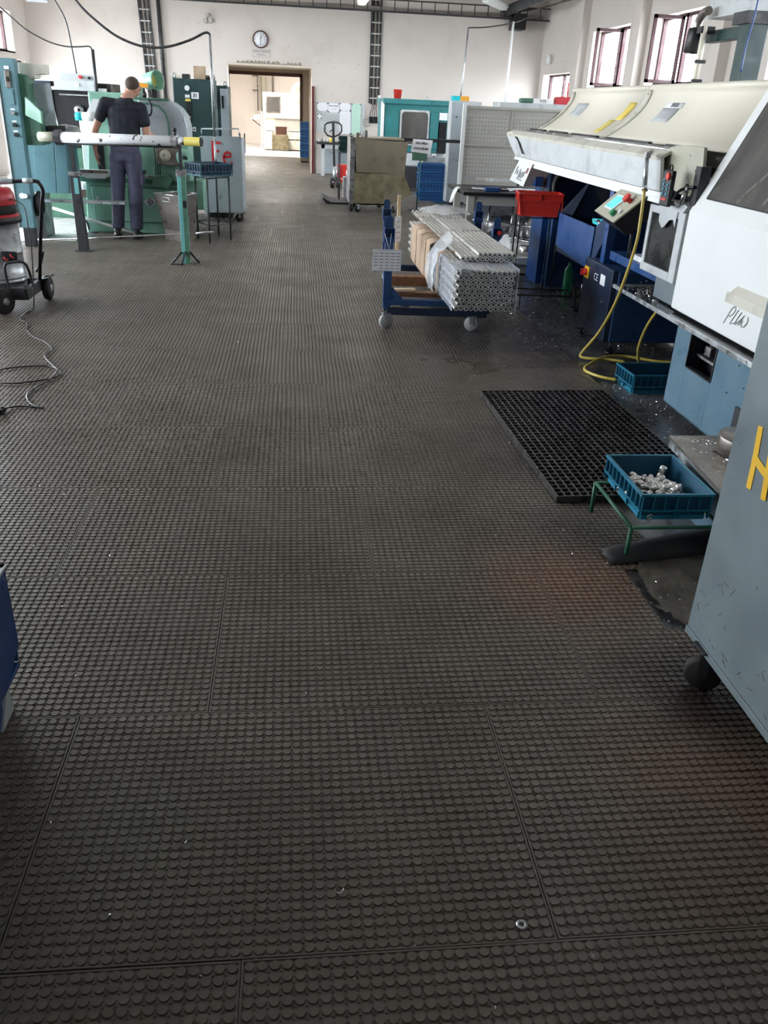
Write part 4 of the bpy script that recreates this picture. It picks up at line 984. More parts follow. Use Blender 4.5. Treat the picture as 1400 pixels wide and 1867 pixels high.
card('order_card', 'white printed label sheet hung on the far left side of the bundle', (.90, 7.55, .62), .10, .20, 4, 1, .9)
# ---- wire rack, red crate
t = thing('wire_stand', 'black wire stand carrying the red crate', 'stand', (2.27, 8.0, 0))
for x, y in ((2.07, 7.86), (2.10, 8.14), (2.44, 7.86), (2.44, 8.14)): put('leg', MB().cyl((x, y, FZ), (x, y, .725), .007, n=6), M['black'], t)
for a, b in (((2.07, 7.86), (2.44, 7.86)), ((2.07, 8.14), (2.44, 8.14)), ((2.07, 7.86), (2.10, 8.14)), ((2.44, 7.86), (2.44, 8.14))):
    put('rail', MB().cyl((a[0], a[1], .722), (b[0], b[1], .722), .006, n=6), M['black'], t)
c_ = crate('red_crate', 'red plastic crate on the black wire stand in front of the navy legs', (2.265, 8.0, .73), .40, .28, .20, M['red'], rz=-.15, flare=.03, ribs=(2, 1), low=.70)
t = thing('floor_rack', 'low black wire rack on the wet floor at the foot of the navy post', 'rack', (2.35, 7.7, 0))
for y in (7.60, 7.90): put('rail', MB().cyl((2.05, y, .07), (2.62, y-.05, .07), .008, n=6), M['black'], t)
for k in range(6): put('cross_wire', MB().cyl((2.10+.09*k, 7.58, .07), (2.15+.09*k, 7.90, .07), .004, n=5), M['black'], t)
for x, y in ((2.08, 7.6), (2.60, 7.56), (2.08, 7.9), (2.58, 7.84)): put('leg', MB().cyl((x, y, FZ), (x, y, .07), .007, n=6), M['black'], t)
put('foot', MB().cyl((2.55, 7.40, FZ), (2.55, 7.40, .004), .045), M['black'], t); put('foot', MB().cyl((2.55, 7.40, .004), (2.57, 7.55, .16), .012), M['black'], t)
solo('plastic_bottle', MB().lathe([(.001, 0), (.042, 0), (.046, .01), (.046, .20), (.04, .24), (.015, .28), (.015, .31), (.001, .31)], (2.68, 8.1, FZ), 16), M['bottle'], 'green plastic bottle on the floor beside the navy post', 'bottle', loc=(2.68, 8.1, FZ))
# ---- chips over the right-hand floor
rnd = random.Random(31)
solo('floor_swarf', swarf(MB(), 520, lambda q: (q.uniform(1.75, 2.75), q.uniform(5.9, 8.0), .001), rnd, (.006, .016)), M['alu'], 'bright metal chips strewn over the wet floor before the navy cabinet', 'swarf', kind='stuff', loc=(2.2, 7, 0))
solo('floor_swarf', swarf(MB(), 260, lambda q: (q.gauss(2.15, .12), q.uniform(3.7, 5.2), -.010), rnd, (.004, .011)), M['alu'], 'bright metal chips on the floor between grating and lathe base', 'swarf', kind='stuff', loc=(2.1, 4.5, 0))
solo('floor_swarf', swarf(MB(), 420, lambda q: (q.uniform(-2.2, 1.3), q.uniform(.7, 7.5)**1, .0012), rnd, (.0025, .0075)), M['alu'], 'fine metal chips sprinkled over the rubber mats', 'swarf', kind='stuff', loc=(0, 3, 0))
solo('floor_swarf', swarf(MB(), 160, lambda q: (q.gauss(1.33, .13), q.gauss(2.6, .3), .004), rnd, (.003, .008)), M['alu'], 'metal chips around the feet of the green crate stand', 'swarf', kind='stuff', loc=(1.3, 2.6, 0))
solo('table_swarf', swarf(MB(), 60, lambda q: (q.uniform(1.74, 1.95), q.uniform(2.85, 3.38), .2875), rnd, (.005, .014)), M['alu'], 'curled swarf on the steel-topped table', 'swarf', kind='stuff')
for k, (x, y) in enumerate(((1.80, 3.33), (1.78, 3.2), (1.87, 3.30))):
    solo('swarf_curl', MB().curve([(x+.018*math.cos(a)*(1-a/22), y+.018*math.sin(a)*(1-a/22), .29+a*.0006) for a in [q*.7 for q in range(12)]], .0015, 5, 3), M['alu'], ['bright curl of swarf near the table\'s far corner', 'bright curl of swarf midway along the table edge', 'bright curl of swarf beside the rusty disc'][k], 'swarf curl')
solo('washer', MB().lathe([(.006, 0), (.012, 0), (.012, .003), (.006, .003), (.006, 0)], (.485, 1.175, .0005), 20).lathe([(.0115, 0), (.013, .0015), (.0115, .003)], (.485, 1.175, .0005), 20), M['galv'], 'small round metal washer lying near the mat seam', 'washer', loc=(.485, 1.175, .0005))
solo('swarf_curl', MB().curve([(.080, 1.292, .004), (.083, 1.284, .003), (.090, 1.281, .002), (.098, 1.284, .004), (.100, 1.292, .005)], .0009, 5, 4), M['alu'], 'tiny white curl of swarf on the nearest mat', 'swarf curl')
# ================================================================== LEFT SIDE
# ---- industrial vacuum cleaner
t = thing('vacuum_cleaner', 'industrial vacuum with red head and steel drum on a wheeled frame', 'vacuum cleaner', (-2.33, 6.98, 0))
cx, cy = -2.36, 7.02
put('drum', MB().lathe([(.001, .13), (.205, .13), (.205, .145), (.198, .15), (.198, .215), (.204, .22), (.204, .228), (.198, .232), (.198, .245), (.204, .25), (.204, .256), (.197, .26), (.197, .43), (.202, .436), (.202, .444), (.196, .45), (.196, .665), (.001, .665)], (cx, cy, 0), 36), M['galv'], t)
put('clamp_ring', MB().lathe([(.19, .655), (.225, .66), (.228, .70), (.222, .705), (.19, .705)], (cx, cy, 0), 36), M['darkgrey'], t)
put('head', MB().lathe([(.215, .705), (.205, .722), (.19, .725)], (cx, cy, 0), 36).lathe([(.195, .79), (.20, .80), (.195, .86), (.175, .905), (.13, .915), (.001, .92)], (cx, cy, 0), 36), M['vred'], t)
put('motor_grille', MB().lathe([(.19, .722), (.20, .73), (.20, .785), (.195, .79), (.001, .79)], (cx, cy, 0), 36), M['blackrub'], t)
put('top_knob', MB().cyl((cx+.09, cy-.02, .91), (cx+.09, cy-.02, .96), .03, .02), M['bin'], t)
put('frame', MB().box(-2.62, -2.115, 6.80, 6.83, .10, .19).box(-2.62, -2.115, 7.22, 7.25, .10, .19).box(-2.14, -2.10, 6.81, 7.25, .10, .185).box(-2.62, -2.58, 6.81, 7.25, .10, .185).box(-2.6, -2.12, 6.82, 7.24, .115, .128), M['darkgrey'], t, bev=.006)
for (x, y, a) in ((-2.08, 7.30, .12), (-2.27, 6.74, -.1), (-2.60, 7.3, 0), (-2.62, 6.76, 0)):
    R = Matrix.Rotation(PI/2, 3, 'Y') if x > -2.2 or x < -2.5 else Matrix.Rotation(PI/2-.0, 3, 'Y') @ Matrix.Rotation(.5, 3, 'X')
    w = MB().lathe([(.02, -.028), (.03, -.03), (.08, -.03), (.098, -.022), (.102, 0), (.098, .022), (.08, .03), (.03, .03), (.02, .028)], (x, y, .102), 24, R)
    wo = put('wheel', w, M['blackrub'], t); put('hub', MB().lathe([(.001, -.035), (.03, -.035), (.03, .035), (.001, .035)], (x, y, .102), 12, R), M['galv'], wo)
put('fender', MB().add([(-2.13, 7.20, .185), (-2.04, 7.20, .20), (-2.03, 7.31, .215), (-2.04, 7.40, .19), (-2.13, 7.40, .18)], [(0, 1, 2, 3, 4)]), M['darkgrey'], t, solid=.01)
put('handle', MB().curve([(-2.10, 7.18, .19), (-2.05, 7.12, .42), (-1.965, 7.05, .80), (-1.94, 7.03, .89), (-1.955, 7.02, .945), (-2.0, 7.02, .965), (-2.2, 7.01, .955), (-2.5, 7.0, .945)], .0145, 10), M['black'], t)
put('handle', MB().curve([(-2.13, 7.22, .25), (-2.09, 7.20, .30), (-2.03, 7.12, .42)], .013, 8), M['black'], t)
put('grip', MB().cyl((-2.00, 7.02, .966), (-2.075, 7.015, .962), .021), M['cartgrey'], t); put('grip', MB().cyl((-2.15, 7.01, .958), (-2.32, 7.0, .952), .02), M['cartgrey'], t)
put('inlet_box', MB().box(-2.26, -2.145, 6.82, 6.85, .395, .465), M['black'], t, bev=.005)
put('inlet_clip', MB().tube([(-2.235, 6.80, .43), (-2.225, 6.795, .415), (-2.21, 6.80, .40), (-2.205, 6.80, .42)], .006, 6), M['redpaint'], t); put('inlet_clip', MB().tube([(-2.185, 6.80, .45), (-2.175, 6.795, .435), (-2.16, 6.80, .42)], .006, 6), M['redpaint'], t)
put('guard_tube', MB().curve([(-2.225, 6.79, .17), (-2.235, 6.78, .32), (-2.225, 6.78, .375), (-2.195, 6.785, .39), (-2.12, 6.79, .40), (-2.085, 6.80, .385), (-2.07, 6.82, .33), (-2.06, 6.86, .18)], .011, 8), M['darkgrey'], t)
put('power_cable', MB().curve([(-2.185, 6.95, .83), (-2.12, 6.92, .83), (-2.05, 6.88, .78), (-2.035, 6.85, .64), (-2.03, 6.84, .50), (-2.04, 6.83, .34), (-2.055, 6.80, .12), (-2.075, 6.80, .03), (-2.12, 6.74, .012), (-2.10, 6.55, .008), (-2.03, 6.46, .008), (-1.97, 6.25, .008), (-1.88, 6.065, .008), (-1.76, 5.92, .008), (-1.69, 5.80, .008), (-1.655, 5.70, .008), (-1.67, 5.60, .008), (-1.64, 5.50, .008), (-1.56, 5.35, .008), (-1.475, 5.20, .008), (-1.475, 5.10, .009), (-1.53, 5.04, .008), (-1.65, 4.975, .008), (-1.74, 4.965, .008), (-1.84, 5.03, .008), (-1.90, 5.15, .008), (-1.84, 5.25, .008), (-1.74, 5.31, .008), (-1.60, 5.33, .008), (-1.52, 5.27, .012), (-1.49, 5.16, .018), (-1.495, 5.05, .012), (-1.545, 4.87, .008), (-1.555, 4.76, .008), (-1.51, 4.63, .008), (-1.45, 4.555, .008), (-1.40, 4.53, .007)], .0048, 6, 5), M['cable'], t)
solo('power_plug', MB().curve([(-1.40, 4.527, .005), (-1.48, 4.55, .006), (-1.56, 4.545, .008), (-1.60, 4.50, .012)], .0048, 6).lathe([(.008, 0), (.019, .01), (.022, .045), (.014, .06), (.001, .062)], (-1.60, 4.49, .018), 12, Matrix.Rotation(1.9, 3, 'X') @ Matrix.Rotation(-.5, 3, 'Y')).lathe([(.02, 0), (.024, .03), (.012, .05), (.001, .05)], (-1.67, 4.46, .02), 12, Matrix.Rotation(1.4, 3, 'Y')).box(-1.61, -1.596, 4.43, 4.445, .002, .03), M['black'], 'black plug and coupling on the mats at the left edge', 'plug', loc=(-1.6, 4.5, 0))
# ---- old blue-teal lathe at far left: control column + base
t = thing('old_lathe', 'worn teal-blue lathe with a tall switch column at the left edge', 'machine', (-2.95, 10.3, 0))
put('control_column', MB().prism([(-3.06, .20), (-2.90, .20), (-2.885, 1.87), (-3.05, 1.875)], 'y', 10.0, 10.14), M['tealblue'], t, bev=.006)
put('column_edge', MB().box(-3.075, -3.06, 9.98, 10.16, .20, 1.88), M['white'], t)
for z, m in ((1.36, M['chrome']), (1.245, M['black']), (1.15, M['black'])):
    k = put('rotary_switch', MB().cyl((-2.955, 10.0, z), (-2.955, 9.965, z), .019), m, t); put('switch_label', MB().box(-2.98, -2.935, 9.996, 10.0, z+.028, z+.045), M['paper'], k)
put('main_switch', MB().box(-2.985, -2.935, 9.975, 10.0, 1.60, 1.76), M['bin'], t, bev=.004, label='dull red main switch with black toggle'); put('toggle', MB().box(-2.97, -2.95, 9.955, 9.976, 1.655, 1.70), M['black'], t)
put('switch_tag', MB().box(-2.985, -2.935, 9.99, 10.0, 1.77, 1.80), M['paper'], t)
put('slot_plate', MB().box(-2.975, -2.925, 9.985, 10.0, 1.44, 1.585), M['tealblue'], t, bev=.003)
put('belt_guard_column', MB().prism([(-2.86, 1.05), (-2.72, 1.05), (-2.72, 1.40), (-2.80, 1.42), (-2.80, 1.72), (-2.9, 1.74), (-2.9, 1.05)], 'y', 10.1, 10.4), M['mintdk'], t, bev=.005)
put('chute', MB().plate([(-2.82, 10.0, 1.345), (-2.65, 9.95, 1.27), (-2.645, 9.95, 1.385), (-2.80, 10.0, 1.52)], .03), M['mint'], t, bev=.003)
put('splash_guard', MB().plate([(-2.81, 10.3, 1.65), (-2.62, 10.3, 1.66), (-2.60, 10.3, 1.20), (-2.76, 10.3, 1.22)], .01), M['cartgrey'], t)
put('junction_box', MB().prism([(-2.90, 1.68), (-2.74, 1.70), (-2.74, 1.735), (-2.64, 1.745), (-2.64, 1.835), (-2.90, 1.845)], 'y', 10.2, 10.42), M['offwhite'], t, bev=.004)
put('bed_top', MB().box(-3.1, -2.30, 10.55, 11.05, 1.07, 1.14), M['steel'], t, bev=.004)
put('base_panel', MB().plate([(-2.99, 10.55, .52), (-2.76, 10.55, .52), (-2.725, 10.55, 1.05), (-2.95, 10.55, 1.05)], -.03), M['tealblue'], t, bev=.004)
put('base_panel', MB().plate([(-2.755, 10.55, .52), (-2.62, 10.55, .52), (-2.59, 10.55, 1.05), (-2.72, 10.55, 1.05)], -.03), M['tealblue'], t, bev=.004, label='teal-blue panel with flaking red paint')
put('base_body', MB().box(-3.1, -2.62, 10.58, 11.1, .52, 1.07), M['tealblue'], t)
put('headstock', MB().curve([(-2.78, 10.5, 1.18), (-2.66, 10.5, 1.19), (-2.55, 10.5, 1.21), (-2.5, 10.5, 1.18)], [.05]*19, 10), M['steel'], t)
put('spindle_tube', MB().cyl((-2.82, 10.3, 1.205), (-2.52, 10.3, 1.225), .028), M['blackrub'], t)
put('gear_cover', MB().prism([(-2.60, 1.12), (-2.50, 1.25), (-2.42, 1.24), (-2.38, 1.16), (-2.38, 1.12)], 'y', 10.38, 10.5), M['galv'], t, bev=.004)
put('column_foot', MB().box(-3.03, -2.92, 10.0, 10.12, FZ, .20), M['darkgrey'], t)
put('handwheel', MB().lathe([(.10, 0), (.14, .01), (.15, .03), (.14, .05), (.10, .06)], (-2.90, 10.2, .43), 20, Matrix.Rotation(PI/2, 3, 'Y')), M['black'], t)
put('socket', MB().cyl((-2.945, 9.995, .54), (-2.945, 9.955, .54), .024).cyl((-2.985, 9.995, .54), (-2.985, 9.98, .54), .03), M['paper'], t)
put('tray', MB().box(-2.9, -1.98, 10.45, 10.62, .43, .455), M['galv'], t); put('foot', MB().box(-3.09, -2.97, 10.7, 11.05, FZ, .52), M['darkgrey'], t)
# ---- feed tube on two posts
t = thing('feed_tube', 'long chipped white tube with a yellow end, carried on two posts', 'tube', (-1.7, 9.3, 1.18))
P0, P1 = Vector((-2.62, 9.62, 1.160)), Vector((-.935, 9.16, 1.192)); d = (P1-P0)
put('tube_body', MB().cyl(P0+d*.12, P0+d*.86, .052, .047, 24), M['tubewhite'], t)
put('tube_body', MB().cyl(P0, P0+d*.12, .046, n=20), M['olive'], t, label='dirty beige stretch of tube')
put('tube_neck', MB().cyl(P0+d*.86, P0+d*.905, .040, n=24), M['tubewhite'], t)
en = MB(); q0, q1 = P0+d*.905, P1
en.cyl(q0, q1, .0425, n=24, caps=False); put('yellow_end', en, M['yelband'], t, label='yellow painted tube end')
dn = d.normalized(); Rq = Vector((0, 0, 1)).rotation_difference(dn).to_matrix()
put('end_ring', MB().lathe([(.0425, 0), (.0425, .012), (.022, .014), (.020, -.08), (.001, -.08)], P1, 24, Rq), M['darkgrey'], t)
o = put('clamp', MB().prism([(.045*1.35*math.cos(a), .045*1.35*math.sin(a)) for a in [PI/8+k*PI/4 for k in range(8)]], 'z', -.03, .03).rot(Rq, (0, 0, 0)), M['steel'], t)
for v in o.data.vertices: v.co += (P0+d*.845)
put('clamp_screw', MB().cyl(P0+d*.845+Vector((0, 0, .05)), P0+d*.845+Vector((0, 0, .095)), .014).cyl(P0+d*.845+Vector((0, 0, .095)), P0+d*.845+Vector((0, 0, .12)), .022), M['black'], t)
o = put('clamp', MB().prism([(.075*math.cos(a), .07*math.sin(a)) for a in [PI/8+k*PI/4 for k in range(8)]], 'z', -.035, .035).rot(Rq, (0, 0, 0)), M['darkgrey'], t)
for v in o.data.vertices: v.co += (P0+d*.125)
put('support_bar', MB().cyl(P0+d*.1+Vector((0, .02, -.055)), P0+d*.86+Vector((0, .02, -.055)), .012, n=8), M['black'], t)
# posts
t = thing('tube_post', 'turquoise post with splayed foot holding the right end of the feed tube', 'post', (-1.155, 9.18, 0))
px, py = -1.155, 9.2
put('post', MB().box(px-.04, px+.04, py-.03, py+.05, .0, .905), M['turq'], t, bev=.004)
put('side_plate', MB().box(px, px+.044, py-.034, py-.028, .0, .90), M['mintdk'], t)
put('top_sleeve', MB().box(px-.045, px+.05, py-.035, py+.055, .86, .92), M['steel'], t, bev=.003); put('upper_rod', MB().box(px-.012, px+.018, py-.01, py+.02, .90, 1.16), M['darkgrey'], t)
put('label_plate', MB().box(px+.004, px+.042, py-.038, py-.034, .56, .63), M['black'], t)
for a, b in (((px-.04, py-.03), (px-.14, py-.06)), ((px+.04, py-.0), (px+.13, py+.02)), ((px-.0, py-.04), (px-.04, py-.14))):
    put('brace', MB().tube([(a[0], a[1], .12), (b[0], b[1], .006)], .012, 6), M['darkgrey'], t)
put('foot_bar', MB().box(px-.15, px-.02, py-.12, py-.10, .0, .012), M['darkgrey'], t)
t = thing('tube_post', 'dark grey tapering post holding the left end of the feed tube', 'post', (-2.37, 9.78, 0))
px, py = -2.35, 9.82
put('post', MB().prism([(px-.05, 0), (px+.055, 0), (px+.03, .80), (px-.055, .80)], 'y', py-.04, py+.04), M['darkgrey'], t, bev=.004)
put('foot_plate', MB().box(px-.08, px+.10, py-.08, py+.08, 0, .008), M['darkgrey'], t)
put('upper_rod', MB().prism([(px-.02, .78), (px+.02, .78), (px+.01, 1.10), (px-.03, 1.10)], 'y', py-.02, py+.02), M['darkgrey'], t)
put('top_bracket', MB().box(px-.06, px+.06, py-.05, py+.05, .78, .82), M['steel'], t, bev=.003)
put('turquoise_patch', MB().box(px-.015, px+.03, py-.045, py-.04, .60, .76), M['turq'], t); put('red_bracket', MB().box(px+.035, px+.09, py-.02, py+.02, .56, .64), M['bin'], t); put('label_plate', MB().box(px-.012, px+.038, py-.046, py-.041, .49, .545), M['black'], t)
# thin rod across the aisle of the machine
solo('thin_rod', MB().cyl((-3.3, 10.20, .015), (-1.18, 9.9, .205), .008, n=8), M['chrome'], 'thin bright rod running low from the left machine to the turquoise post', 'rod')
put('rod_end', MB().cyl((-1.12, 9.9, .21), (-.93, 9.95, .225), .012, n=8), M['galv'], bpy.data.objects['thin_rod'])
solo('steel_channel', MB().cyl((-3.0, 11.2, .28), (-1.98, 11.05, .02), .018, n=6), M['white'], 'bright steel bar sloping down behind the dark post', 'bar')
# ---- dark CNC machine behind
t = thing('open_lathe', 'dark open lathe cabinet with hoses and a white box on top, behind the worker', 'machine', (-3.0, 12.6, 0))
put('body', MB().box(-3.55, -2.45, 12.7, 13.4, .9, 1.70), M['black'], t, bev=.01); put('base', MB().box(-3.5, -2.5, 12.6, 13.3, FZ, .9), M['mintdk'], t, bev=.01)
put('left_panel', MB().box(-3.5, -3.22, 12.64, 12.70, 1.15, 1.70), M['navydk'], t); put('top_rail', MB().box(-3.2, -2.5, 12.62, 12.72, 1.60, 1.64), M['white'], t)
put('rail_bar', MB().box(-3.1, -2.5, 12.58, 12.64, 1.54, 1.555), M['steel'], t); put('white_top', MB().box(-3.5, -2.8, 12.62, 13.2, 1.70, 1.735), M['white'], t)
put('front_box', MB().box(-3.13, -2.62, 12.5, 12.72, 1.60, 1.72), M['lgrey'], t, bev=.004); put('top_box', MB().box(-3.05, -2.62, 12.55, 12.75, 1.70, 1.80), M['lgrey'], t, bev=.004)
put('pilot_lamp', MB().cyl((-2.79, 12.55, 1.76), (-2.79, 12.50, 1.765), .02), M['redpaint'], t); put('push_switch', MB().cyl((-2.68, 12.55, 1.755), (-2.68, 12.52, 1.755), .018), M['black'], t); put('push_switch', MB().box(-2.85, -2.81, 12.48, 12.5, 1.65, 1.69), M['paper'], t)
put('spindle', MB().lathe([(.02, 0), (.06, .0), (.06, .03), (.02, .03)], (-2.88, 12.66, 1.37), 18, Matrix.Rotation(PI/2, 3, 'X')), M['steel'], t)
put('coolant_hose', MB().curve([(-2.85, 12.62, 1.18), (-2.7, 12.56, 1.30), (-2.58, 12.5, 1.45), (-2.50, 12.5, 1.42), (-2.58, 12.5, 1.34)], .016, 8), M['black'], t)
put('coolant_hose', MB().tube([(-2.72, 12.55, 1.25), (-2.60, 12.52, 1.47), (-2.47, 12.5, 1.36), (-2.52, 12.5, 1.22)], .014, 6), M['blackrub'], t)
put('tool_head', MB().lathe([(.02, 0), (.045, .02), (.02, .08)], (-2.72, 12.55, 1.24), 10, Matrix.Rotation(.6, 3, 'Y')), M['galv'], t)
put('cable_left', MB().curve([(-3.25, 12.55, 1.66), (-3.20, 12.55, 1.45), (-3.15, 12.55, 1.15)], .009, 6), M['lgrey'], t)
put('cross_slide', MB().box(-3.1, -2.46, 12.2, 12.6, 1.02, 1.10), M['steel'], t)
# ---- mint green automatic lathe at which the worker stands
t = thing('green_lathe', 'mint green automatic lathe with a domed grey hood where the worker stands', 'machine', (-2.0, 11.6, 0))
GY = 11.25
put('base', MB().prism([(-2.62, 0), (-1.46, 0), (-1.44, .62), (-2.58, .62)], 'y', GY, GY+.75), M['mint'], t, bev=.015)
for (a, b) in ((-2.52, -2.07), (-2.02, -1.50)):
    put('door_gap', MB().box(a-.010, b+.010, GY-.006, GY+.002, .130, .555), M['mintdk'], t)
    dr = put('base_door', MB().box(a, b, GY-.022, GY, .14, .545), M['mint'], t, bev=.016)
put('base_trim', MB().prism([(-2.63, .60), (-1.42, .60), (-1.42, .66), (-2.63, .66)], 'y', GY-.05, GY+.8), M['mintdk'], t, bev=.01)
put('swarf_tray', MB().prism([(-2.62, .745), (-2.25, .745), (-2.28, .66), (-2.50, .66)], 'y', GY-.28, GY-.05), M['white'], t, bev=.006, label='pale tray with rust-stained rim')
put('tray_rim', MB().box(-2.63, -2.24, GY-.285, GY-.27, .72, .755), M['bin'], t)
put('body', MB().prism([(-2.55, .62), (-1.46, .62), (-1.46, 1.10), (-2.50, 1.10)], 'y', GY+.04, GY+.7), M['mint'], t, bev=.012)
put('left_column', MB().box(-2.60, -2.40, GY+.1, GY+.5, .62, 1.32), M['white'], t, bev=.01, label='pale mint left column')
put('left_gap', MB().box(-2.41, -2.33, GY+.02, GY+.06, .66, 1.02), M['black'], t)
put('upper_body', MB().box(-2.47, -1.85, GY+.12, GY+.6, 1.10, 1.60), M['mint'], t, bev=.02)
put('slope_panel', MB().plate([(-2.50, GY+.0, 1.33), (-2.28, GY+.0, 1.33), (-2.24, GY+.12, 1.52), (-2.42, GY+.12, 1.52)], -.02), M['lgrey'], t)
put('cyan_lid', MB().cyl((-2.60, GY-.05, 1.325), (-2.52, GY-.05, 1.325), .045, n=14), M['cyan'], t); put('white_tub', MB().cyl((-2.52, GY-.05, 1.325), (-2.35, GY-.05, 1.335), .05, n=14), M['white'], t)
# domed hood
hood = [(-1.86, 1.10), (-1.30, 1.10), (-1.30, 1.26), (-1.33, 1.38), (-1.39, 1.46), (-1.47, 1.515), (-1.56, 1.54), (-1.86, 1.545)]
put('hood', MB().prism(hood, 'y', GY-.02, GY+.5), M['cartgrey'], t, bev=.01)
put('hood_band', MB().tube([(-1.52, GY-.03, 1.10), (-1.52, GY-.03, 1.30), (-1.55, GY-.03, 1.40), (-1.62, GY-.03, 1.475), (-1.74, GY-.03, 1.50), (-1.86, GY-.03, 1.50)], .012, 8), M['mintdk'], t)
put('hood_edge', MB().box(-1.90, -1.50, GY-.04, GY+.1, 1.535, 1.56), M['mintdk'], t, bev=.004)
put('hood_cable', MB().curve([(-1.73, GY-.05, 1.54), (-1.70, GY-.09, 1.46), (-1.72, GY-.08, 1.38), (-1.80, GY-.06, 1.36)], .013, 8), M['black'], t)
# horn-shaped lamp / duct mouth
put('horn', MB().lathe([(.075, 0), (.085, .02), (.10, .10), (.112, .18), (.114, .21), (.106, .20), (.07, .06)], (-1.83, GY+.42, 1.735), 24, Matrix.Rotation(-.55, 3, 'Z') @ Matrix.Rotation(PI/2-.1, 3, 'Y')), M['mint'], t)
put('horn_inside', MB().lathe([(.108, .205), (.075, .08), (.03, .05), (.001, .05)], (-1.83, GY+.42, 1.735), 24, Matrix.Rotation(-.55, 3, 'Z') @ Matrix.Rotation(PI/2-.1, 3, 'Y')), M['yelband'], t, label='yellowish inside of the horn')
put('horn_stand', MB().box(-1.74, -1.68, GY+.3, GY+.36, 1.54, 1.68).box(-1.73, -1.69, GY+.36, GY+.46, 1.6, 1.64), M['darkgrey'], t)
put('oil_box', MB().box(-1.95, -1.84, GY+.14, GY+.3, 1.60, 1.72), M['mint'], t, bev=.006); put('yellow_lid', MB().box(-1.90, -1.76, GY+.10, GY+.2, 1.665, 1.715), M['orange'], t, bev=.004); put('cyan_cap', MB().box(-1.96, -1.90, GY+.1, GY+.16, 1.69, 1.72), M['cyan'], t)
put('valve', MB().sph((-1.80, GY+.1, 1.59), (.03, .03, .04)).cyl((-1.80, GY+.1, 1.55), (-1.80, GY+.1, 1.66), .012), M['black'], t)
# machinery under the tube
put('gearbox', MB().prism([(-1.66, .84), (-1.42, .82), (-1.38, 1.04), (-1.55, 1.06), (-1.68, 1.00)], 'y', GY-.18, GY+.05), M['bin'], t, bev=.01)
put('gear_hub', MB().lathe([(.001, 0), (.05, 0), (.065, .03), (.065, .08), (.001, .08)], (-1.56, GY-.15, .94), 18, Matrix.Rotation(PI/2, 3, 'X')), M['olive'], t)
for x in (-1.70, -1.675, -1.65): put('guide_rod', MB().cyl((x, GY-.1, .62), (x, GY-.1, 1.06), .008, n=6), M['darkgrey'], t)
put('right_body', MB().box(-1.66, -1.30, GY-.06, GY+.5, .64, 1.06), M['mint'], t, bev=.012, label='darker green right housing')
put('bracket', MB().prism([(-1.74, .60), (-1.55, .56), (-1.50, .66), (-1.56, .73), (-1.72, .70)], 'y', GY-.22, GY-.06), M['mintdk'], t, bev=.006)
put('brass_fitting', MB().cyl((-1.80, GY-.18, .70), (-1.70, GY-.18, .69), .018).cyl((-1.86, GY-.18, .68), (-1.80, GY-.18, .68), .012), M['bin'], t)
put('handwheel', MB().lathe([(.001, .0), (.02, .0), (.022, .012), (.085, .018), (.098, .012), (.10, 0), (.098, -.012), (.085, -.014), (.02, -.006), (.001, -.006)], (-1.33, GY-.22, .925), 28, Matrix.Rotation(PI/2, 3, 'X')), M['mint'], t, label='pale green handwheel')
put('wheel_hub', MB().cyl((-1.33, GY-.26, .925), (-1.33, GY-.20, .925), .02), M['darkgrey'], t)
put('right_foot_panel', MB().box(-1.40, -1.16, GY+.1, GY+.6, .30, .64), M['mint'], t, bev=.01)
# emblem and name plate on the doors
ep = MB().prism([(-1.80+.075*math.cos(a), .385+.032*math.sin(a)) for a in [k*PI/10 for k in range(20)]], 'y', GY-.030, GY-.022)
ep.prism([(-1.815+.045*math.cos(a), .385+.052*math.sin(a)) for a in [k*PI/10 for k in range(20)]], 'y', GY-.0305, GY-.022)
em = put('emblem', ep, M['darkgrey'], t, label='oval cast emblem with letters'); put('emblem_rim', ring((-1.80, GY-.031, .385), .0, .001, (1, 0, 0), (0, 0, 1)) and MB().tube([(-1.80+.074*math.cos(a), GY-.031, .385+.031*math.sin(a)) for a in [k*PI/12 for k in range(25)]], .004, 5).tube([(-1.815+.044*math.cos(a), GY-.0315, .385+.051*math.sin(a)) for a in [k*PI/12 for k in range(25)]], .004, 5), M['paper'], em)
text('lettering', 'TOS AS', .05, (-1.80, GY-.031, .385), (1, 0, 0), (0, 0, 1), M['paper'], t, bold=.001)
put('name_plate', MB().box(-2.475, -2.43, GY-.028, GY-.022, .40, .43), M['paper'], t); text('lettering', 'F.V.', .035, (-2.453, GY-.0285, .415), (1, 0, 0), (0, 0, 1), M['ink'], t, bold=.001)
put('drain_motor', MB().lathe([(.001, 0), (.07, .01), (.08, .05), (.08, .14), (.001, .15)], (-2.66, GY+.1, .52), 16, Matrix.Rotation(PI/2, 3, 'Y')), M['white'], t)
put('coolant_pipe', MB().curve([(-2.72, GY, .60), (-2.68, GY-.05, .35), (-2.62, GY-.02, .15), (-2.6, GY, .03)], .012, 6), M['black'], t)
t2 = thing('machine_column', 'turquoise round column standing between the dark post and green lathe', 'column', (-2.62, 10.95, 0))
put('column', MB().cyl((-2.62, 10.95, .0), (-2.62, 10.95, 1.05), .055, n=16), M['turq'], t2); put('collar', MB().cyl((-2.62, 10.95, .98), (-2.62, 10.95, 1.1), .03, n=12), M['black'], t2)
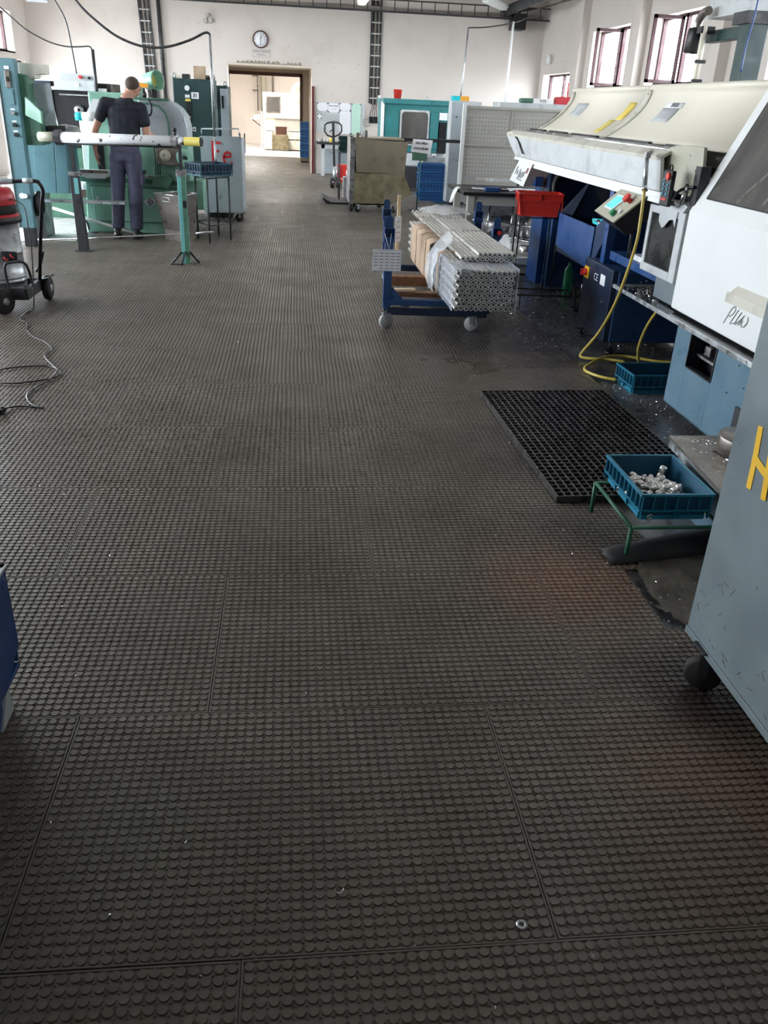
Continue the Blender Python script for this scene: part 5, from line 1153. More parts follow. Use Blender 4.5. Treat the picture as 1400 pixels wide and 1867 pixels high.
# ---- steel bin
t = thing('steel_bin', 'dirty stainless bin standing between green lathe and turquoise post', 'bin', (-1.42, 11.0, 0))
A_ = [(-1.69, 10.80), (-1.36, 10.55), (-1.20, 10.92), (-1.40, 11.15)]; B_ = [(-1.60, 10.84), (-1.37, 10.66), (-1.24, 10.93), (-1.40, 11.10)]
def quad(a, b, z0, z1): return [(B_[a][0], B_[a][1], z0), (B_[b][0], B_[b][1], z0), (A_[b][0], A_[b][1], z1), (A_[a][0], A_[a][1], z1)]
for a, b in ((0, 1), (1, 2), (2, 3), (3, 0)): put('side', MB().plate(quad(a, b, .12, .53), .004), M['bin'], t)
put('skirt', MB().add([(B_[a][0], B_[a][1], z) for z in (.0, .12) for a in range(4)], [(0, 1, 5, 4), (1, 2, 6, 5), (2, 3, 7, 6), (3, 0, 4, 7)]), M['bin'], t, solid=.004)
put('bottom', MB().add([(p[0], p[1], .125) for p in B_], [(0, 1, 2, 3)]), M['bin'], t, solid=.004)
rim = MB()
for a, b in ((0, 1), (1, 2), (2, 3), (3, 0)): rim.tube([(A_[a][0], A_[a][1], .532), (A_[b][0], A_[b][1], .532)], .009, 6)
put('rim', rim, M['galv'], t)
put('handle', MB().tube([(-1.585, 10.70, .47), (-1.57, 10.69, .50), (-1.50, 10.64, .50), (-1.485, 10.63, .47), (-1.50, 10.64, .455), (-1.57, 10.69, .455), (-1.585, 10.70, .47)], .005, 6), M['galv'], t)
# ---- small table with teal crate
t = thing('crate_table', 'thin black tube stand with the teal crate, right of the turquoise post', 'stand', (-1.02, 10.85, 0))
L = [(-1.215, 11.0), (-1.035, 10.60), (-.805, 10.93), (-.985, 11.3)]
for x, y in L: put('leg', MB().cyl((x, y, 0), (x, y, .735), .011, n=8), M['darkgrey'], t)
for a, b in ((0, 1), (1, 2), (2, 3), (3, 0)):
    put('top_rail', MB().cyl((L[a][0], L[a][1], .735), (L[b][0], L[b][1], .735), .010, n=8), M['darkgrey'], t)
    put('stretcher', MB().cyl((L[a][0], L[a][1], .20), (L[b][0], L[b][1], .20), .007, n=8), M['darkgrey'], t)
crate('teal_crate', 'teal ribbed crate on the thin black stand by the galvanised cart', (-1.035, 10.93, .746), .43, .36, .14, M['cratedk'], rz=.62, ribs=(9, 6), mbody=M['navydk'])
# ---- Fe cart
t = thing('scrap_cart', 'tall galvanised scrap cart with red painted letters Fe', 'cart', (-.98, 12.9, 0))
put('front_sheet', MB().add([(-1.28, 12.6, .12), (-.735, 12.6, .14), (-.735, 12.6, 1.125), (-1.30, 12.6, 1.115)], [(0, 1, 2, 3)]), M['cartgrey'], t, solid=.006)
put('body', MB().box(-1.29, -.74, 12.61, 13.5, .12, 1.08), M['cartgrey'], t, bev=.004)
put('lower_sheet', MB().box(-1.18, -.735, 12.585, 12.595, .13, .70), M['cartgrey'], t)
put('rail', MB().tube([(-1.33, 13.2, 1.12), (-1.33, 13.2, 1.185), (-.80, 13.2, 1.205), (-.80, 13.2, 1.12)], .012, 6), M['galv'], t)
put('frame', MB().box(-1.22, -.9, 12.62, 13.4, .05, .12), M['darkgrey'], t, bev=.003)
for k in range(3): put('ledge_block', MB().box(-1.2+.1*k, -1.14+.1*k, 12.57, 12.6, .06, .12), M['black'], t)
FE = [[(0, 0), (.0, .12), (.004, .245)], [(.0, .245), (.05, .24), (.10, .235)], [(.003, .14), (.04, .135), (.075, .13)]]
E_ = [[(.16, .06), (.245, .068), (.24, .105), (.20, .125), (.165, .105), (.145, .055), (.155, .0), (.19, -.04), (.225, -.045), (.255, -.015)]]
put('painted_letters', strokes(FE+E_, (-1.13, 12.592, .80), (1, 0, 0), (0, 0, 1), .032), M['redpaint'], t, label='red hand-painted letters Fe')
caster(t, -.80, 12.68, 0, .055, .03, M['blackrub'], M['galv'], .14, ang=.2); caster(t, -.82, 13.4, 0, .055, .03, M['blackrub'], M['galv'], .14); caster(t, -1.22, 13.3, 0, .055, .03, M['blackrub'], M['galv'], .14)
# ---- dark green switch cabinets
t = thing('switch_cabinet', 'dark green switch cabinet with number plate, gauge and three knobs', 'cabinet', (-1.45, 13.7, 0))
put('body', MB().box(-1.735, -1.15, 13.5, 13.95, .05, 1.82), M['dkgreen'], t, bev=.006); put('door', MB().box(-1.725, -1.16, 13.475, 13.5, .1, 1.80), M['dkgreen'], t, bev=.005)
put('lifting_eye', ring((-1.71, 13.5, 1.855), .028, .008, (1, 0, 0), (0, 0, 1)), M['galv'], t); put('lifting_eye', ring((-1.17, 13.5, 1.86), .028, .008, (1, 0, 0), (0, 0, 1)), M['galv'], t)
put('gauge', MB().cyl((-1.53, 13.475, 1.70), (-1.53, 13.455, 1.70), .035, n=20), M['paper'], t)
put('tag', MB().box(-1.565, -1.50, 13.468, 13.475, 1.575, 1.615), M['paper'], t); put('number_plate', MB().box(-1.475, -1.37, 13.466, 13.475, 1.565, 1.65), M['paper'], t, bev=.006)
text('lettering', '31', .065, (-1.422, 13.464, 1.607), (1, 0, 0), (0, 0, 1), M['ink'], t, bold=.002)
put('yellow_tag', MB().box(-1.565, -1.49, 13.466, 13.475, 1.53, 1.56), M['yelpaper'], t); put('switch_strip', MB().box(-1.555, -1.48, 13.46, 13.475, 1.25, 1.53), M['black'], t)
put('switch_mark', MB().box(-1.54, -1.50, 13.457, 13.46, 1.315, 1.335), M['lgrey'], t)
for k in range(3):
    x = -1.56+.052*k; q = put('knob_plate', MB().box(x-.021, x+.021, 13.468, 13.475, 1.14, 1.195), M['paper'], t); put('knob', MB().cyl((x, 13.468, 1.165), (x, 13.45, 1.165), .012, n=10), M['black'], q)
put('top_box', MB().box(-1.60, -1.50, 13.55, 13.7, 1.82, 1.88), M['darkgrey'], t); put('top_light_box', MB().box(-1.72, -1.60, 13.55, 13.7, 1.82, 1.85), M['offwhite'], t)
solo('wooden_box', MB().box(-1.44, -1.28, 13.6, 13.75, 1.821, 1.99), M['cardboard'], 'small brown printed box on top of the dark green cabinet', 'box', bev=.004)
solo('hand_tool', MB().cyl((-1.26, 13.7, 1.85), (-1.15, 13.68, 1.85), .028).sph((-1.27, 13.7, 1.85), .032), M['bin'], 'rusty hand tool lying on the dark green cabinet beside the box', 'tool')
t = thing('side_cabinet', 'grey-green second cabinet just right of the dark switch cabinet', 'cabinet', (-1.05, 14.6, 0))
put('body', MB().box(-1.26, -1.02, 14.3, 15.0, FZ, 1.76), M['dkgreen'], t, bev=.006); put('front', MB().box(-1.13, -1.02, 14.285, 14.3, .1, 1.72), M['cartgrey'], t, bev=.004)
put('vent', MB().box(-1.20, -1.16, 14.28, 14.3, 1.45, 1.65), M['black'], t); put('vent', MB().box(-1.11, -1.08, 14.275, 14.285, 1.45, 1.62), M['black'], t)
put('lifting_eye', ring((-1.06, 14.4, 1.79), .026, .008, (1, 0, 0), (0, 0, 1)), M['galv'], t)
# conduit pole with cable from the ceiling
t = thing('conduit_pole', 'galvanised conduit pole with a sagging black cable, behind the yellow tube end', 'pipe', (-1.10, 12.45, 0))
put('pole', MB().cyl((-1.09, 12.5, 1.12), (-1.09, 12.5, 2.31), .017, n=10), M['galv'], t); put('pole', MB().cyl((-1.09, 12.55, .6), (-1.09, 12.5, 1.12), .016, n=10), M['galv'], t)
put('cable', MB().curve([(-1.09, 12.5, 2.30), (-1.10, 12.5, 2.335), (-1.16, 12.5, 2.34), (-1.35, 12.5, 2.25), (-1.65, 12.5, 2.16), (-1.95, 12.5, 2.15), (-2.25, 12.5, 2.24), (-2.50, 12.5, 2.40), (-2.72, 12.5, 2.60), (-2.95, 12.5, 2.95), (-3.1, 12.5, 3.4), (-3.15, 12.5, RZ)], .0155, 8), M['cable'], t)
t = thing('conduit_pole', 'dark conduit bent over with a thin cable, above the open lathe', 'pipe', (-2.5, 12.0, 0))
put('pole', MB().cyl((-2.50, 12.05, 1.4), (-2.50, 12.05, 2.07), .020, n=8), M['darkgrey'], t)
put('cable', MB().curve([(-2.50, 12.05, 2.06), (-2.54, 12.05, 2.10), (-2.66, 12.05, 2.09), (-2.85, 12.05, 2.09), (-3.1, 12.05, 2.16), (-3.4, 12.05, 2.35), (-3.9, 12.05, 2.9), (-4.2, 12.05, RZ)], .009, 6), M['cable'], t)
solo('hanging_wire', MB().curve([(-2.85, 12.6, 1.80), (-2.88, 12.6, 2.15), (-2.92, 12.6, 2.42), (-3.05, 12.6, 2.7), (-3.12, 12.6, 3.1), (-3.15, 12.6, RZ)], .010, 6), M['cable'], 'thin black wire hanging down to the open lathe', 'wire')
# ================================================================== FAR END
YB = RY1
# cable ladders on the back wall
def ladder(name, label, x0, x1, z0, z1, n, lean=0, y=YB, wires=4):
    t = thing(name, label, 'cable ladder', ((x0+x1)/2, y, z0)); w = .018
    for s in (0, 1):
        x = (x0, x1)[s]; put('side_rail', MB().add([(x-w+0, y-.05, z0), (x+w, y-.05, z0), (x+w, y, z0), (x-w, y, z0), (x-w+lean, y-.05, z1), (x+w+lean, y-.05, z1), (x+w+lean, y, z1), (x-w+lean, y, z1)], [(3, 2, 1, 0), (4, 5, 6, 7), (0, 1, 5, 4), (1, 2, 6, 5), (2, 3, 7, 6), (3, 0, 4, 7)]), M['darkgrey'], t)
    for k in range(n):
        f = (k+.5)/n; z = z0+(z1-z0)*f; xx = lean*f
        put('rung', MB().box(x0+xx, x1+xx, y-.055, y-.035, z-.012, z+.012), M['lgrey'], t)
    for k in range(wires):
        x = x0+(x1-x0)*(k+1)/(wires+1); put('cable', MB().tube([(x, y-.03, z0-.02), (x+lean, y-.03, z1)], .013, 6), M['cabletray'] if k % 2 else M['cable'], t)
    return t
ladder('cable_ladder', 'vertical cable ladder on the back wall behind the worker', -3.40, -3.18, 1.4, RZ, 12, -.12)
ladder('cable_ladder', 'vertical cable ladder on the back wall right of the doorway', 1.80, 2.02, 1.62, RZ, 11, 0)
solo('conduit_pipe', MB().cyl((-3.02, YB-.06, 1.3), (-3.06, YB-.06, RZ), .045, n=12), M['cable'], 'grey pipe on the back wall beside the left cable ladder', 'pipe')
t = thing('cable_tray', 'long cable tray with mesh sides running along the top of the back wall', 'cable tray', (1.0, YB-.2, 3.5))
put('bottom_rail', MB().box(-3.4, 5.94, YB-.36, YB-.32, 3.50, 3.535), M['darkgrey'], t); put('top_rail', MB().box(-3.4, 5.94, YB-.36, YB-.32, 3.74, 3.765), M['darkgrey'], t)
for k in range(30): put('rung', MB().box(-3.3+.31*k, -3.28+.31*k, YB-.36, YB-.34, 3.53, 3.75), M['darkgrey'], t)
for k in range(5): put('cable', MB().tube([(-3.4+2.3*q, YB-.30+.04*k, 3.555+.02*(k % 3)+.01*math.sin(q*3+k)) for q in range(5)], .010, 5), M['cabletray'], t)
put('cable_bundle', MB().tube([(-3.4+1.15*q, YB-.26, 3.60+.015*math.sin(q*2)) for q in range(9)], .02, 6), M['cabletray'], t)
# tray across to the right wall, and left tray
t = thing('cable_tray', 'dark cable tray running along the right side towards the camera', 'cable tray', (5.4, 18, 3.5))
put('channel', MB().box(4.85, 5.05, 14, YB-.1, 3.72, 3.76).box(4.85, 4.87, 14, YB-.1, 3.55, 3.72), M['darkgrey'], t)
for k in range(4): put('cable', MB().curve([(5.0+.05*k, 22, 3.65+.03*k), (5.3, 20, 3.60), (5.6+.05*k, 17, 3.72), (5.85, 14, 3.9)], .014, 5), M['cable'], t)
t = thing('cable_tray', 'short slatted cable tray hanging at the top left corner', 'cable tray', (-3.7, 14, 2.9))
for x in (-4.55, -4.22): put('side_rail', MB().box(x, x+.02, 6, 17, 2.95, 3.06), M['lgrey'], t)
put('end_plate', MB().box(-4.55, -4.20, 17.0, 17.03, 2.93, 3.10), M['lgrey'], t)
for k in range(16): put('rung', MB().box(-4.54, -4.21, 9+.5*k, 9.04+.5*k, 2.96, 2.98), M['darkgrey'], t)
for s in (8, 16.4): put('hanger', MB().box(-4.4, -4.38, s, s+.03, 3.0, RZ), M['galv'], t)
put('cable_bundle', MB().tube([(-4.40, 6, 3.02), (-4.40, 16.9, 3.02)], .045, 6), M['black'], t)
# leaning poles with cable on the right
t = thing('conduit_pole', 'thin grey conduit leaning, left of the two over the pegboard', 'pipe', (3.5, 19.2, 0)); put('pole', MB().cyl((3.43, 19, 1.4), (3.505, 19, 3.07), .018, n=8), M['galv'], t)
t = thing('conduit_pole', 'white conduit rising to the cable tray, right of the two over the pegboard', 'pipe', (4.4, 19.2, 0)); put('pole', MB().cyl((4.405, 19, 1.4), (4.42, 19, 3.22), .024, n=8), M['white'], t)
solo('hanging_wire', MB().curve([(3.505, 19, 3.07), (3.9, 19, 3.10), (4.42, 19, 3.20), (4.9, 19.5, 3.38), (5.3, 20, 3.5), (5.6, 21, 3.6)], .012, 5), M['cable'], 'black wire linking the two conduits over the pegboard to the cable tray', 'wire')
t = thing('wall_box', 'black junction box high on the back wall under the cable tray', 'box', (4.78, YB-.4, 3.3)); put('box', MB().box(5.05, 5.35, YB-.5, YB-.05, 3.30, 3.62), M['black'], t); put('post', MB().box(5.18, 5.22, YB-.4, YB-.36, 3.6, RZ), M['black'], t)
solo('wall_lamp', MB().cyl((5.85, 21.2, 2.60), (5.85, 21.2, 2.80), .05), M['white'], 'small white lamp fitting in the corner of the right wall', 'lamp')
# clock and sign
t = thing('wall_clock', 'round white wall clock with a dark rim over the doorway', 'clock', (-.776, YB-.02, 2.845))
Rc = Matrix.Rotation(PI/2, 3, 'X')
put('face', MB().lathe([(.001, 0), (.16, 0), (.16, .03), (.001, .03)], (-.776, YB, 2.845), 36, Rc), M['paper'], t)
put('rim', MB().lathe([(.155, 0), (.18, 0), (.182, .03), (.172, .045), (.158, .04), (.155, .03)], (-.776, YB, 2.845), 36, Rc), M['brownframe'], t)
put('hour_hand', strokes([[(0, 0), (.020, .085)]], (-.776, YB-.032, 2.845), (1, 0, 0), (0, 0, 1), .014), M['ink'], t); put('minute_hand', strokes([[(0, .02), (0, -.125)]], (-.776, YB-.034, 2.845), (1, 0, 0), (0, 0, 1), .010), M['ink'], t)
for k in range(12):
    a = k*PI/6; put('hour_mark', strokes([[(.115*math.sin(a), .115*math.cos(a)), (.14*math.sin(a), .14*math.cos(a))]], (-.776, YB-.031, 2.845), (1, 0, 0), (0, 0, 1), .009), M['inkgrey'], t)
t = thing('wall_sign', 'pale rectangular sign with two lines of print under the clock', 'sign', (-.765, YB-.01, 2.56))
put('board', MB().box(-.965, -.565, YB-.012, YB, 2.485, 2.635), M['wall'], t); put('frame', MB().tube([(-.965, YB-.014, 2.485), (-.565, YB-.014, 2.485), (-.565, YB-.014, 2.635), (-.965, YB-.014, 2.635), (-.965, YB-.014, 2.485)], .004, 4), M['pgrey'], t)
text('lettering', 'UDRŽUJ POŘÁDEK', .046, (-.775, YB-.014, 2.597), (1, 0, 0), (0, 0, 1), M['inkgrey'], t, bold=.001); text('lettering', 'A ČISTOTU !', .042, (-.765, YB-.014, 2.53), (1, 0, 0), (0, 0, 1), M['inkgrey'], t, bold=.001)
t = thing('pipe_stub', 'cluster of three small pipe ends high on the wall left of the clock', 'pipe', (-1.98, YB, 3.15))
for x, z, r in ((-1.97, 3.27, .04), (-2.02, 3.15, .05), (-1.90, 3.16, .05)): put('pipe_end', MB().cyl((x, YB-.10, z), (x, YB, z), r, n=14), M['pgrey'], t)
# plug holes and chips in the plaster
rnd = random.Random(12); hb = MB()
for k in range(30):
    x = rnd.choice([rnd.uniform(-1.8, 1.7), rnd.uniform(.5, 1.7), rnd.uniform(-3.9, -1.7)]); z = rnd.uniform(1.62, 3.1) if x > .45 else rnd.uniform(2.42, 3.2)
    if abs(x+.776) < .22 and z < 3.06: continue
    hb.prism([(x, z), (x+rnd.uniform(.01, .03), z+rnd.uniform(0, .02)), (x+rnd.uniform(0, .025), z+rnd.uniform(.02, .06)), (x-rnd.uniform(0, .015), z+.02)], 'y', YB-.003, YB-.0005)
put('plaster_chips', hb, M['pgrey'], bpy.data.objects['wall_back'], kind='stuff')
put('notice', MB().box(5.7, 5.72, 20, 20.01, 2, 2.01), M['paper'], bpy.data.objects['trim_2']) if False else None
# notice boards and workbench by the doorway
t = thing('notice_board', 'grey perforated board with paper sheets over the far workbench', 'notice board', (1.05, YB-.03, 1.25))
put('board', MB().box(.53, 1.70, YB-.02, YB-.001, .95, 1.60), M['lgrey'], t)
for (a, b, c, d, m, l) in ((.545, .795, 1.41, 1.585, M['paper'], None), (.81, 1.07, 1.385, 1.585, M['paper'], None), (1.09, 1.35, 1.44, 1.60, M['paper'], None), (1.09, 1.36, .92, 1.43, M['paper'], None), (1.375, 1.60, .92, 1.595, M['papergreen'], 'pale green sheet'), (.55, .65, 1.24, 1.34, M['paper'], None)):
    s_ = put('paper_sheet', MB().box(a, b, YB-.028, YB-.022, c, d), m, t, label=l)
    for (x, z) in ((a+.01, c+.01), (b-.01, c+.01), (a+.01, d-.01), (b-.01, d-.01)): put('pin', MB().box(x-.012, x+.012, YB-.034, YB-.028, z-.012, z+.012), M['ink'], s_)
text('lettering', 'Nové pokyny', .04, (.94, YB-.03, 1.53), (1, 0, 0), (0, 0, 1), M['ink'], t, bold=.001)
text('lettering', 'pro údržbu', .028, (.94, YB-.03, 1.46), (1, 0, 0), (0, 0, 1), M['inkgrey'], t)
hb = MB()
for i in range(20):
    for j in range(7): hb.box(.70+.019*i, .705+.019*i, YB-.0225, YB-.0195, 1.18+.022*j, 1.187+.022*j)
put('peg_holes', hb, M['ink'], t, kind='stuff')
t = thing('workbench', 'grey workbench with a dark top under the notice board', 'workbench', (1.1, YB-.4, 0))
put('top', MB().box(.53, 1.75, YB-.72, YB-.03, .70, .745), M['darkgrey'], t); put('apron', MB().box(.60, 1.7, YB-.68, YB-.64, .61, .70), M['lgrey'], t)
for x in (.63, 1.62): put('leg', MB().box(x, x+.08, YB-.68, YB-.60, FZ, .70), M['lgrey'], t)
put('back_panel', MB().box(.66, 1.7, YB-.08, YB-.06, .02, .60), M['cartgrey'], t)
rnd = random.Random(17)
for k in range(9):
    x = .58+k*.07; m = [M['galv'], M['bin'], M['lgrey'], M['steel']][k % 4]
    solo('bench_part', MB().lathe([(.001, 0), (.02, 0), (.022, .02), (.015, .05+.02*(k % 3)), (.001, .055+.02*(k % 3))], (x, YB-.5+.05*(k % 3), .7455), 10), m, 'small metal part in the row lying on the far workbench', 'metal part', 'metal parts on the far workbench', loc=(x, YB-.5+.05*(k % 3), .7455))
solo('yellow_pot', MB().lathe([(.001, 0), (.05, 0), (.055, .08), (.05, .10), (.001, .10)], (.87, YB-.62, .7455), 14), M['yelband'], 'pale yellow pot on the far workbench', 'pot', loc=(.87, YB-.62, .7455))
t = thing('wall_socket', 'black socket blocks with hanging cables right of the notice board', 'socket', (1.95, YB-.03, 1.2))
put('socket_block', MB().box(1.80, 1.90, YB-.07, YB, 1.19, 1.33), M['black'], t, bev=.008); put('socket_block', MB().box(1.91, 2.01, YB-.07, YB, 1.19, 1.33), M['black'], t, bev=.008)
for k in range(4): put('cable', MB().curve([(1.82+.055*k, YB-.05, 1.33), (1.83+.05*k, YB-.05, 1.42), (1.87+.035*k, YB-.04, 1.52), (1.87+.035*k, YB-.03, 1.65)], .009, 5), M['cable'], t)
put('cable', MB().curve([(1.80, YB-.04, 1.26), (1.68, YB-.04, 1.28), (1.67, YB-.04, 1.16), (1.78, YB-.04, 1.12), (1.86, YB-.04, 1.16)], .008, 5), M['pgrey'], t)
put('white_box', MB().box(2.0, 2.07, YB-.09, YB, 1.60, 1.80), M['white'], t, bev=.005)
# pallet truck
t = thing('pallet_truck', 'pallet truck with a dark looped handle and red chassis', 'pallet truck', (.85, 18.6, 0))
Y = 18.45
put('drawbar', MB().prism([(.785, .42), (.835, .42), (.80, 1.24), (.75, 1.24)], 'y', Y-.02, Y+.02), M['darkgrey'], t, bev=.003)
put('handle_loop', MB().tube([(.775, Y, 1.25), (.66, Y, 1.225), (.61, Y, 1.19), (.605, Y, 1.07), (.66, Y, 1.00), (.775, Y, .965), (.90, Y, 1.02), (.95, Y, 1.09), (.945, Y, 1.19), (.89, Y, 1.235), (.775, Y, 1.25)], .017, 8), M['darkgrey'], t)
put('lever', MB().tube([(.775, Y-.02, 1.12), (.70, Y-.02, 1.06)], .010, 5), M['black'], t)
put('pump', MB().cyl((.83, Y, .13), (.83, Y, .42), .05, n=14), M['galv'], t)
for x in (.775, .90): 
    w = put('steer_wheel', MB().lathe([(.03, -.03), (.085, -.03), (.10, -.02), (.10, .02), (.085, .03), (.03, .03)], (x, Y, .10), 20, Matrix.Rotation(PI/2, 3, 'Y') @ Matrix.Rotation(.35, 3, 'X')), M['blackrub'], t)
    put('hub', MB().lathe([(.001, -.032), (.06, -.032), (.06, .032), (.001, .032)], (x, Y, .10), 14, Matrix.Rotation(PI/2, 3, 'Y') @ Matrix.Rotation(.35, 3, 'X')), M['chrome'], w)
put('chassis', MB().box(.88, 1.12, Y+.05, Y+.25, .20, .45), M['red'], t, bev=.01)
for x in (.86, 1.12): put('fork', MB().box(x, x+.14, Y+.2, Y+1.3, .09, .15), M['red'], t, bev=.005)
# dark green crates on a thin stand
t = thing('crate_trolley', 'thin dark stand carrying dark green crates left of the stainless chip cart', 'stand', (.95, 15.9, 0))
for x, y in ((.79, 15.75), (1.10, 15.75), (.79, 16.15), (1.10, 16.15)): put('leg', MB().cyl((x, y, FZ), (x, y, .82), .010, n=6), M['darkgrey'], t)
for a, b in (((.77, 15.75), (1.12, 15.75)), ((.77, 16.15), (1.12, 16.15)), ((.79, 15.75), (.79, 16.15)), ((1.10, 15.75), (1.10, 16.15))): put('rail', MB().cyl((a[0], a[1], .82), (b[0], b[1], .82), .010, n=6), M['darkgrey'], t)
for k, l in enumerate(('bottom', 'middle', 'top')): crate('green_crate', 'dark green crate, %s of the stack left of the stainless chip cart' % l, (.955, 15.95, .8315+.082*k), .34, .40, .078, M['crategreen'], 'dark green crates on the thin stand', ribs=(3, 3))
solo('machine_base_plate', MB().prism([(.55, .0), (1.3, .0), (1.3, .03), (.62, .03), (.50, .09), (.47, .09)], 'y', 15.4, 16.3), M['darkgrey'], 'low dark steel foot plate sticking out left of the chip cart', 'plate', bev=.006)
solo('glass_jars', MB().lathe([(.001, 0), (.05, 0), (.05, .12), (.001, .12)], (1.0, 16.6, .36), 10).box(.9, 1.2, 16.5, 16.8, FZ, .358), M['galv'], 'metal pot on a low plinth behind the thin dark stand', 'pot')
# ---- stainless chip cart
t = thing('chip_cart', 'large stained stainless chip cart on casters in the aisle centre', 'cart', (1.36, 14.7, 0))
YC = 14.3
put('upper_sheet', MB().add([(.985, YC, .60), (1.765, YC, .60), (1.80, YC, 1.08), (.955, YC, 1.105)], [(0, 1, 2, 3)]), M['oldstain'], t, solid=.012, label='smooth brushed upper front sheet')
put('lower_sheet', MB().prism([(.95, .12), (1.50, .11), (1.90, .30), (1.77, .60), (.95, .61)], 'y', YC, YC+.012), M['oldstain2'], t, label='corroded mottled lower front')
put('left_side', MB().box(.88, .955, YC, YC+.012, .14, 1.12).box(.88, .892, YC, YC+.85, .14, 1.12), M['steel'], t, bev=.003)
put('back', MB().box(.89, 1.78, YC+.84, YC+.85, .14, 1.12), M['steel'], t)
put('right_side', MB().add([(1.80, YC+.01, 1.08), (1.77, YC+.01, .60), (1.90, YC+.01, .30), (1.90, YC+.84, .30), (1.77, YC+.84, .60), (1.80, YC+.84, 1.08)], [(0, 1, 4, 5), (1, 2, 3, 4)]), M['oldstain'], t, solid=.006)
put('bottom', MB().box(.89, 1.5, YC, YC+.85, .12, .14), M['steel'], t)
put('lid', MB().box(.95, 1.74, YC-.01, YC+.8, 1.10, 1.125), M['oldstain'], t, bev=.003)
put('patch_plate', MB().prism([(1.46, .16), (1.62, .18), (1.76, .26), (1.70, .35), (1.52, .36), (1.44, .30)], 'y', YC-.004, YC), M['oldstain'], t)
for k in range(7): put('rivet', MB().cyl((1.0+.125*k, YC-.008, .615), (1.0+.125*k, YC, .615), .009, n=8), M['bin'], t)
for (x, y, a) in ((.915, YC+.05, 1.2), (1.02, YC-.0, .6), (1.62, YC+.05, 1.1), (1.0, YC+.8, 0), (1.45, YC+.8, 0)): caster(t, x, y, 0, .052, .035, M['blackrub'], M['galv'], .125, ang=a)
for k, (x, n, l) in enumerate(((1.0, 'bench_clamp', 'dark red and white clamp on the chip cart lid, left end'), (1.07, 'spray_can', 'pale spray can on the chip cart lid'), (1.13, 'metal_block', 'brown metal block on the chip cart lid'))):
    solo(n, MB().box(x-.025, x+.025, YC+.05, YC+.13, 1.1255, 1.19+.02*k) if k != 1 else MB().lathe([(.001, 0), (.022, 0), (.022, .06), (.01, .075), (.001, .09)], (x, YC+.1, 1.1255), 12), (M['bin'], M['white'], M['steel'])[k], l, 'clamp' if k == 0 else ('can' if k == 1 else 'metal block'), bev=.004 if k != 1 else 0)
solo('dark_beam', MB().box(1.55, 3.25, 14.9, 15.0, 1.075, 1.125), M['black'], 'long dark horizontal beam running right from behind the chip cart', 'beam', bev=.004)
# ---- teal machine
t = thing('teal_lathe', 'big teal machine with a round-cornered dark window near the back wall', 'machine', (2.5, 19.4, 0))
YT = 19.0
put('body', MB().box(1.86, 3.22, YT+.02, YT+1.4, .72, 1.66), M['teal'], t, bev=.01); put('top', MB().box(1.83, 3.25, YT-.03, YT+1.45, 1.63, 1.73), M['teal'], t, bev=.01)
put('base', MB().box(1.9, 3.2, YT+.1, YT+1.3, FZ, .72), M['lgrey'], t, bev=.01); put('base_panel', MB().box(1.9, 2.75, YT+.05, YT+.1, .45, .70), M['lgrey'], t, bev=.005)
put('left_post', MB().box(1.80, 1.86, YT-.02, YT+.1, .3, 1.66), M['white'], t)
def rrect(x0, x1, z0, z1, r, n=5):
    P = []
    for cx_, cz, a0 in ((x1-r, z1-r, 0), (x0+r, z1-r, PI/2), (x0+r, z0+r, PI), (x1-r, z0+r, 1.5*PI)):
        for k in range(n+1): a = a0+PI/2*k/n; P.append((cx_+r*math.cos(a), cz+r*math.sin(a)))
    return P
put('window_frame', MB().prism(rrect(2.20, 2.82, .85, 1.53, .04), 'y', YT-.02, YT+.02), M['lgrey'], t, bev=.004)
put('window', MB().prism(rrect(2.235, 2.785, .88, 1.495, .07), 'y', YT-.028, YT-.02), M['glassdk'], t, label='dark streaky window with rounded corners')
put('door_panel', MB().box(1.88, 2.18, YT, YT+.02, .80, 1.48), M['teal'], t, bev=.006); put('door_panel', MB().box(2.84, 3.05, YT, YT+.02, .80, 1.5), M['teal'], t, bev=.006)
put('notice', MB().box(3.03, 3.20, YT-.01, YT, 1.36, 1.50), M['paper'], t); put('opening', MB().box(3.02, 3.2, YT+.0, YT+.02, .72, 1.32), M['black'], t)
put('coolant_pan', MB().box(2.78, 3.3, YT-.1, YT+.2, .56, .64), M['galv'], t); put('gauge', MB().sph((2.95, YT-.05, .68), .05), M['galv'], t)
put('eye_bolt', ring((2.75, YT, 1.75), .03, .01, (1, 0, 0), (0, 0, 1)), M['galv'], t); put('bottom_box', MB().box(2.3, 2.78, YT-.35, YT, .03, .46), M['darkgrey'], t, bev=.006)
solo('red_bucket', MB().lathe([(.001, 0), (.075, 0), (.09, .17), (.095, .175), (.085, .175), (.07, .01)], (2.16, YT+.3, 1.7305), 20), M['red'], 'red plastic bucket on top of the teal machine', 'bucket', loc=(2.16, YT+.3, 1.7305))
# sign on a stand
t = thing('sign_stand', 'white sheet sign on a dark green stand in front of the blue crates', 'sign', (2.10, 15.0, 0))
YS = 14.8
put('sheet', MB().add([(1.945, YS, 1.118), (2.275, YS, 1.108), (2.245, YS, .895), (1.918, YS, .925)], [(0, 3, 2, 1)]), M['paper'], t, solid=.004)
put('backing', MB().box(1.945, 2.20, YS+.005, YS+.012, .79, 1.05), M['mintdk'], t); put('pole', MB().tube([(2.085, YS+.02, .80), (2.07, YS+.02, .02)], .012, 6), M['green'], t); put('foot', MB().box(1.95, 2.2, YS-.1, YS+.14, FZ, .02), M['darkgrey'], t)
text('lettering', 'DÍLY PŘED', .042, (2.095, YS-.006, 1.055), (1, 0, -.035), (.035, 0, 1), M['ink'], t, bold=.001); text('lettering', 'UVOLNĚNÍM', .042, (2.085, YS-.006, .975), (1, 0, -.05), (.05, 0, 1), M['ink'], t, bold=.001)
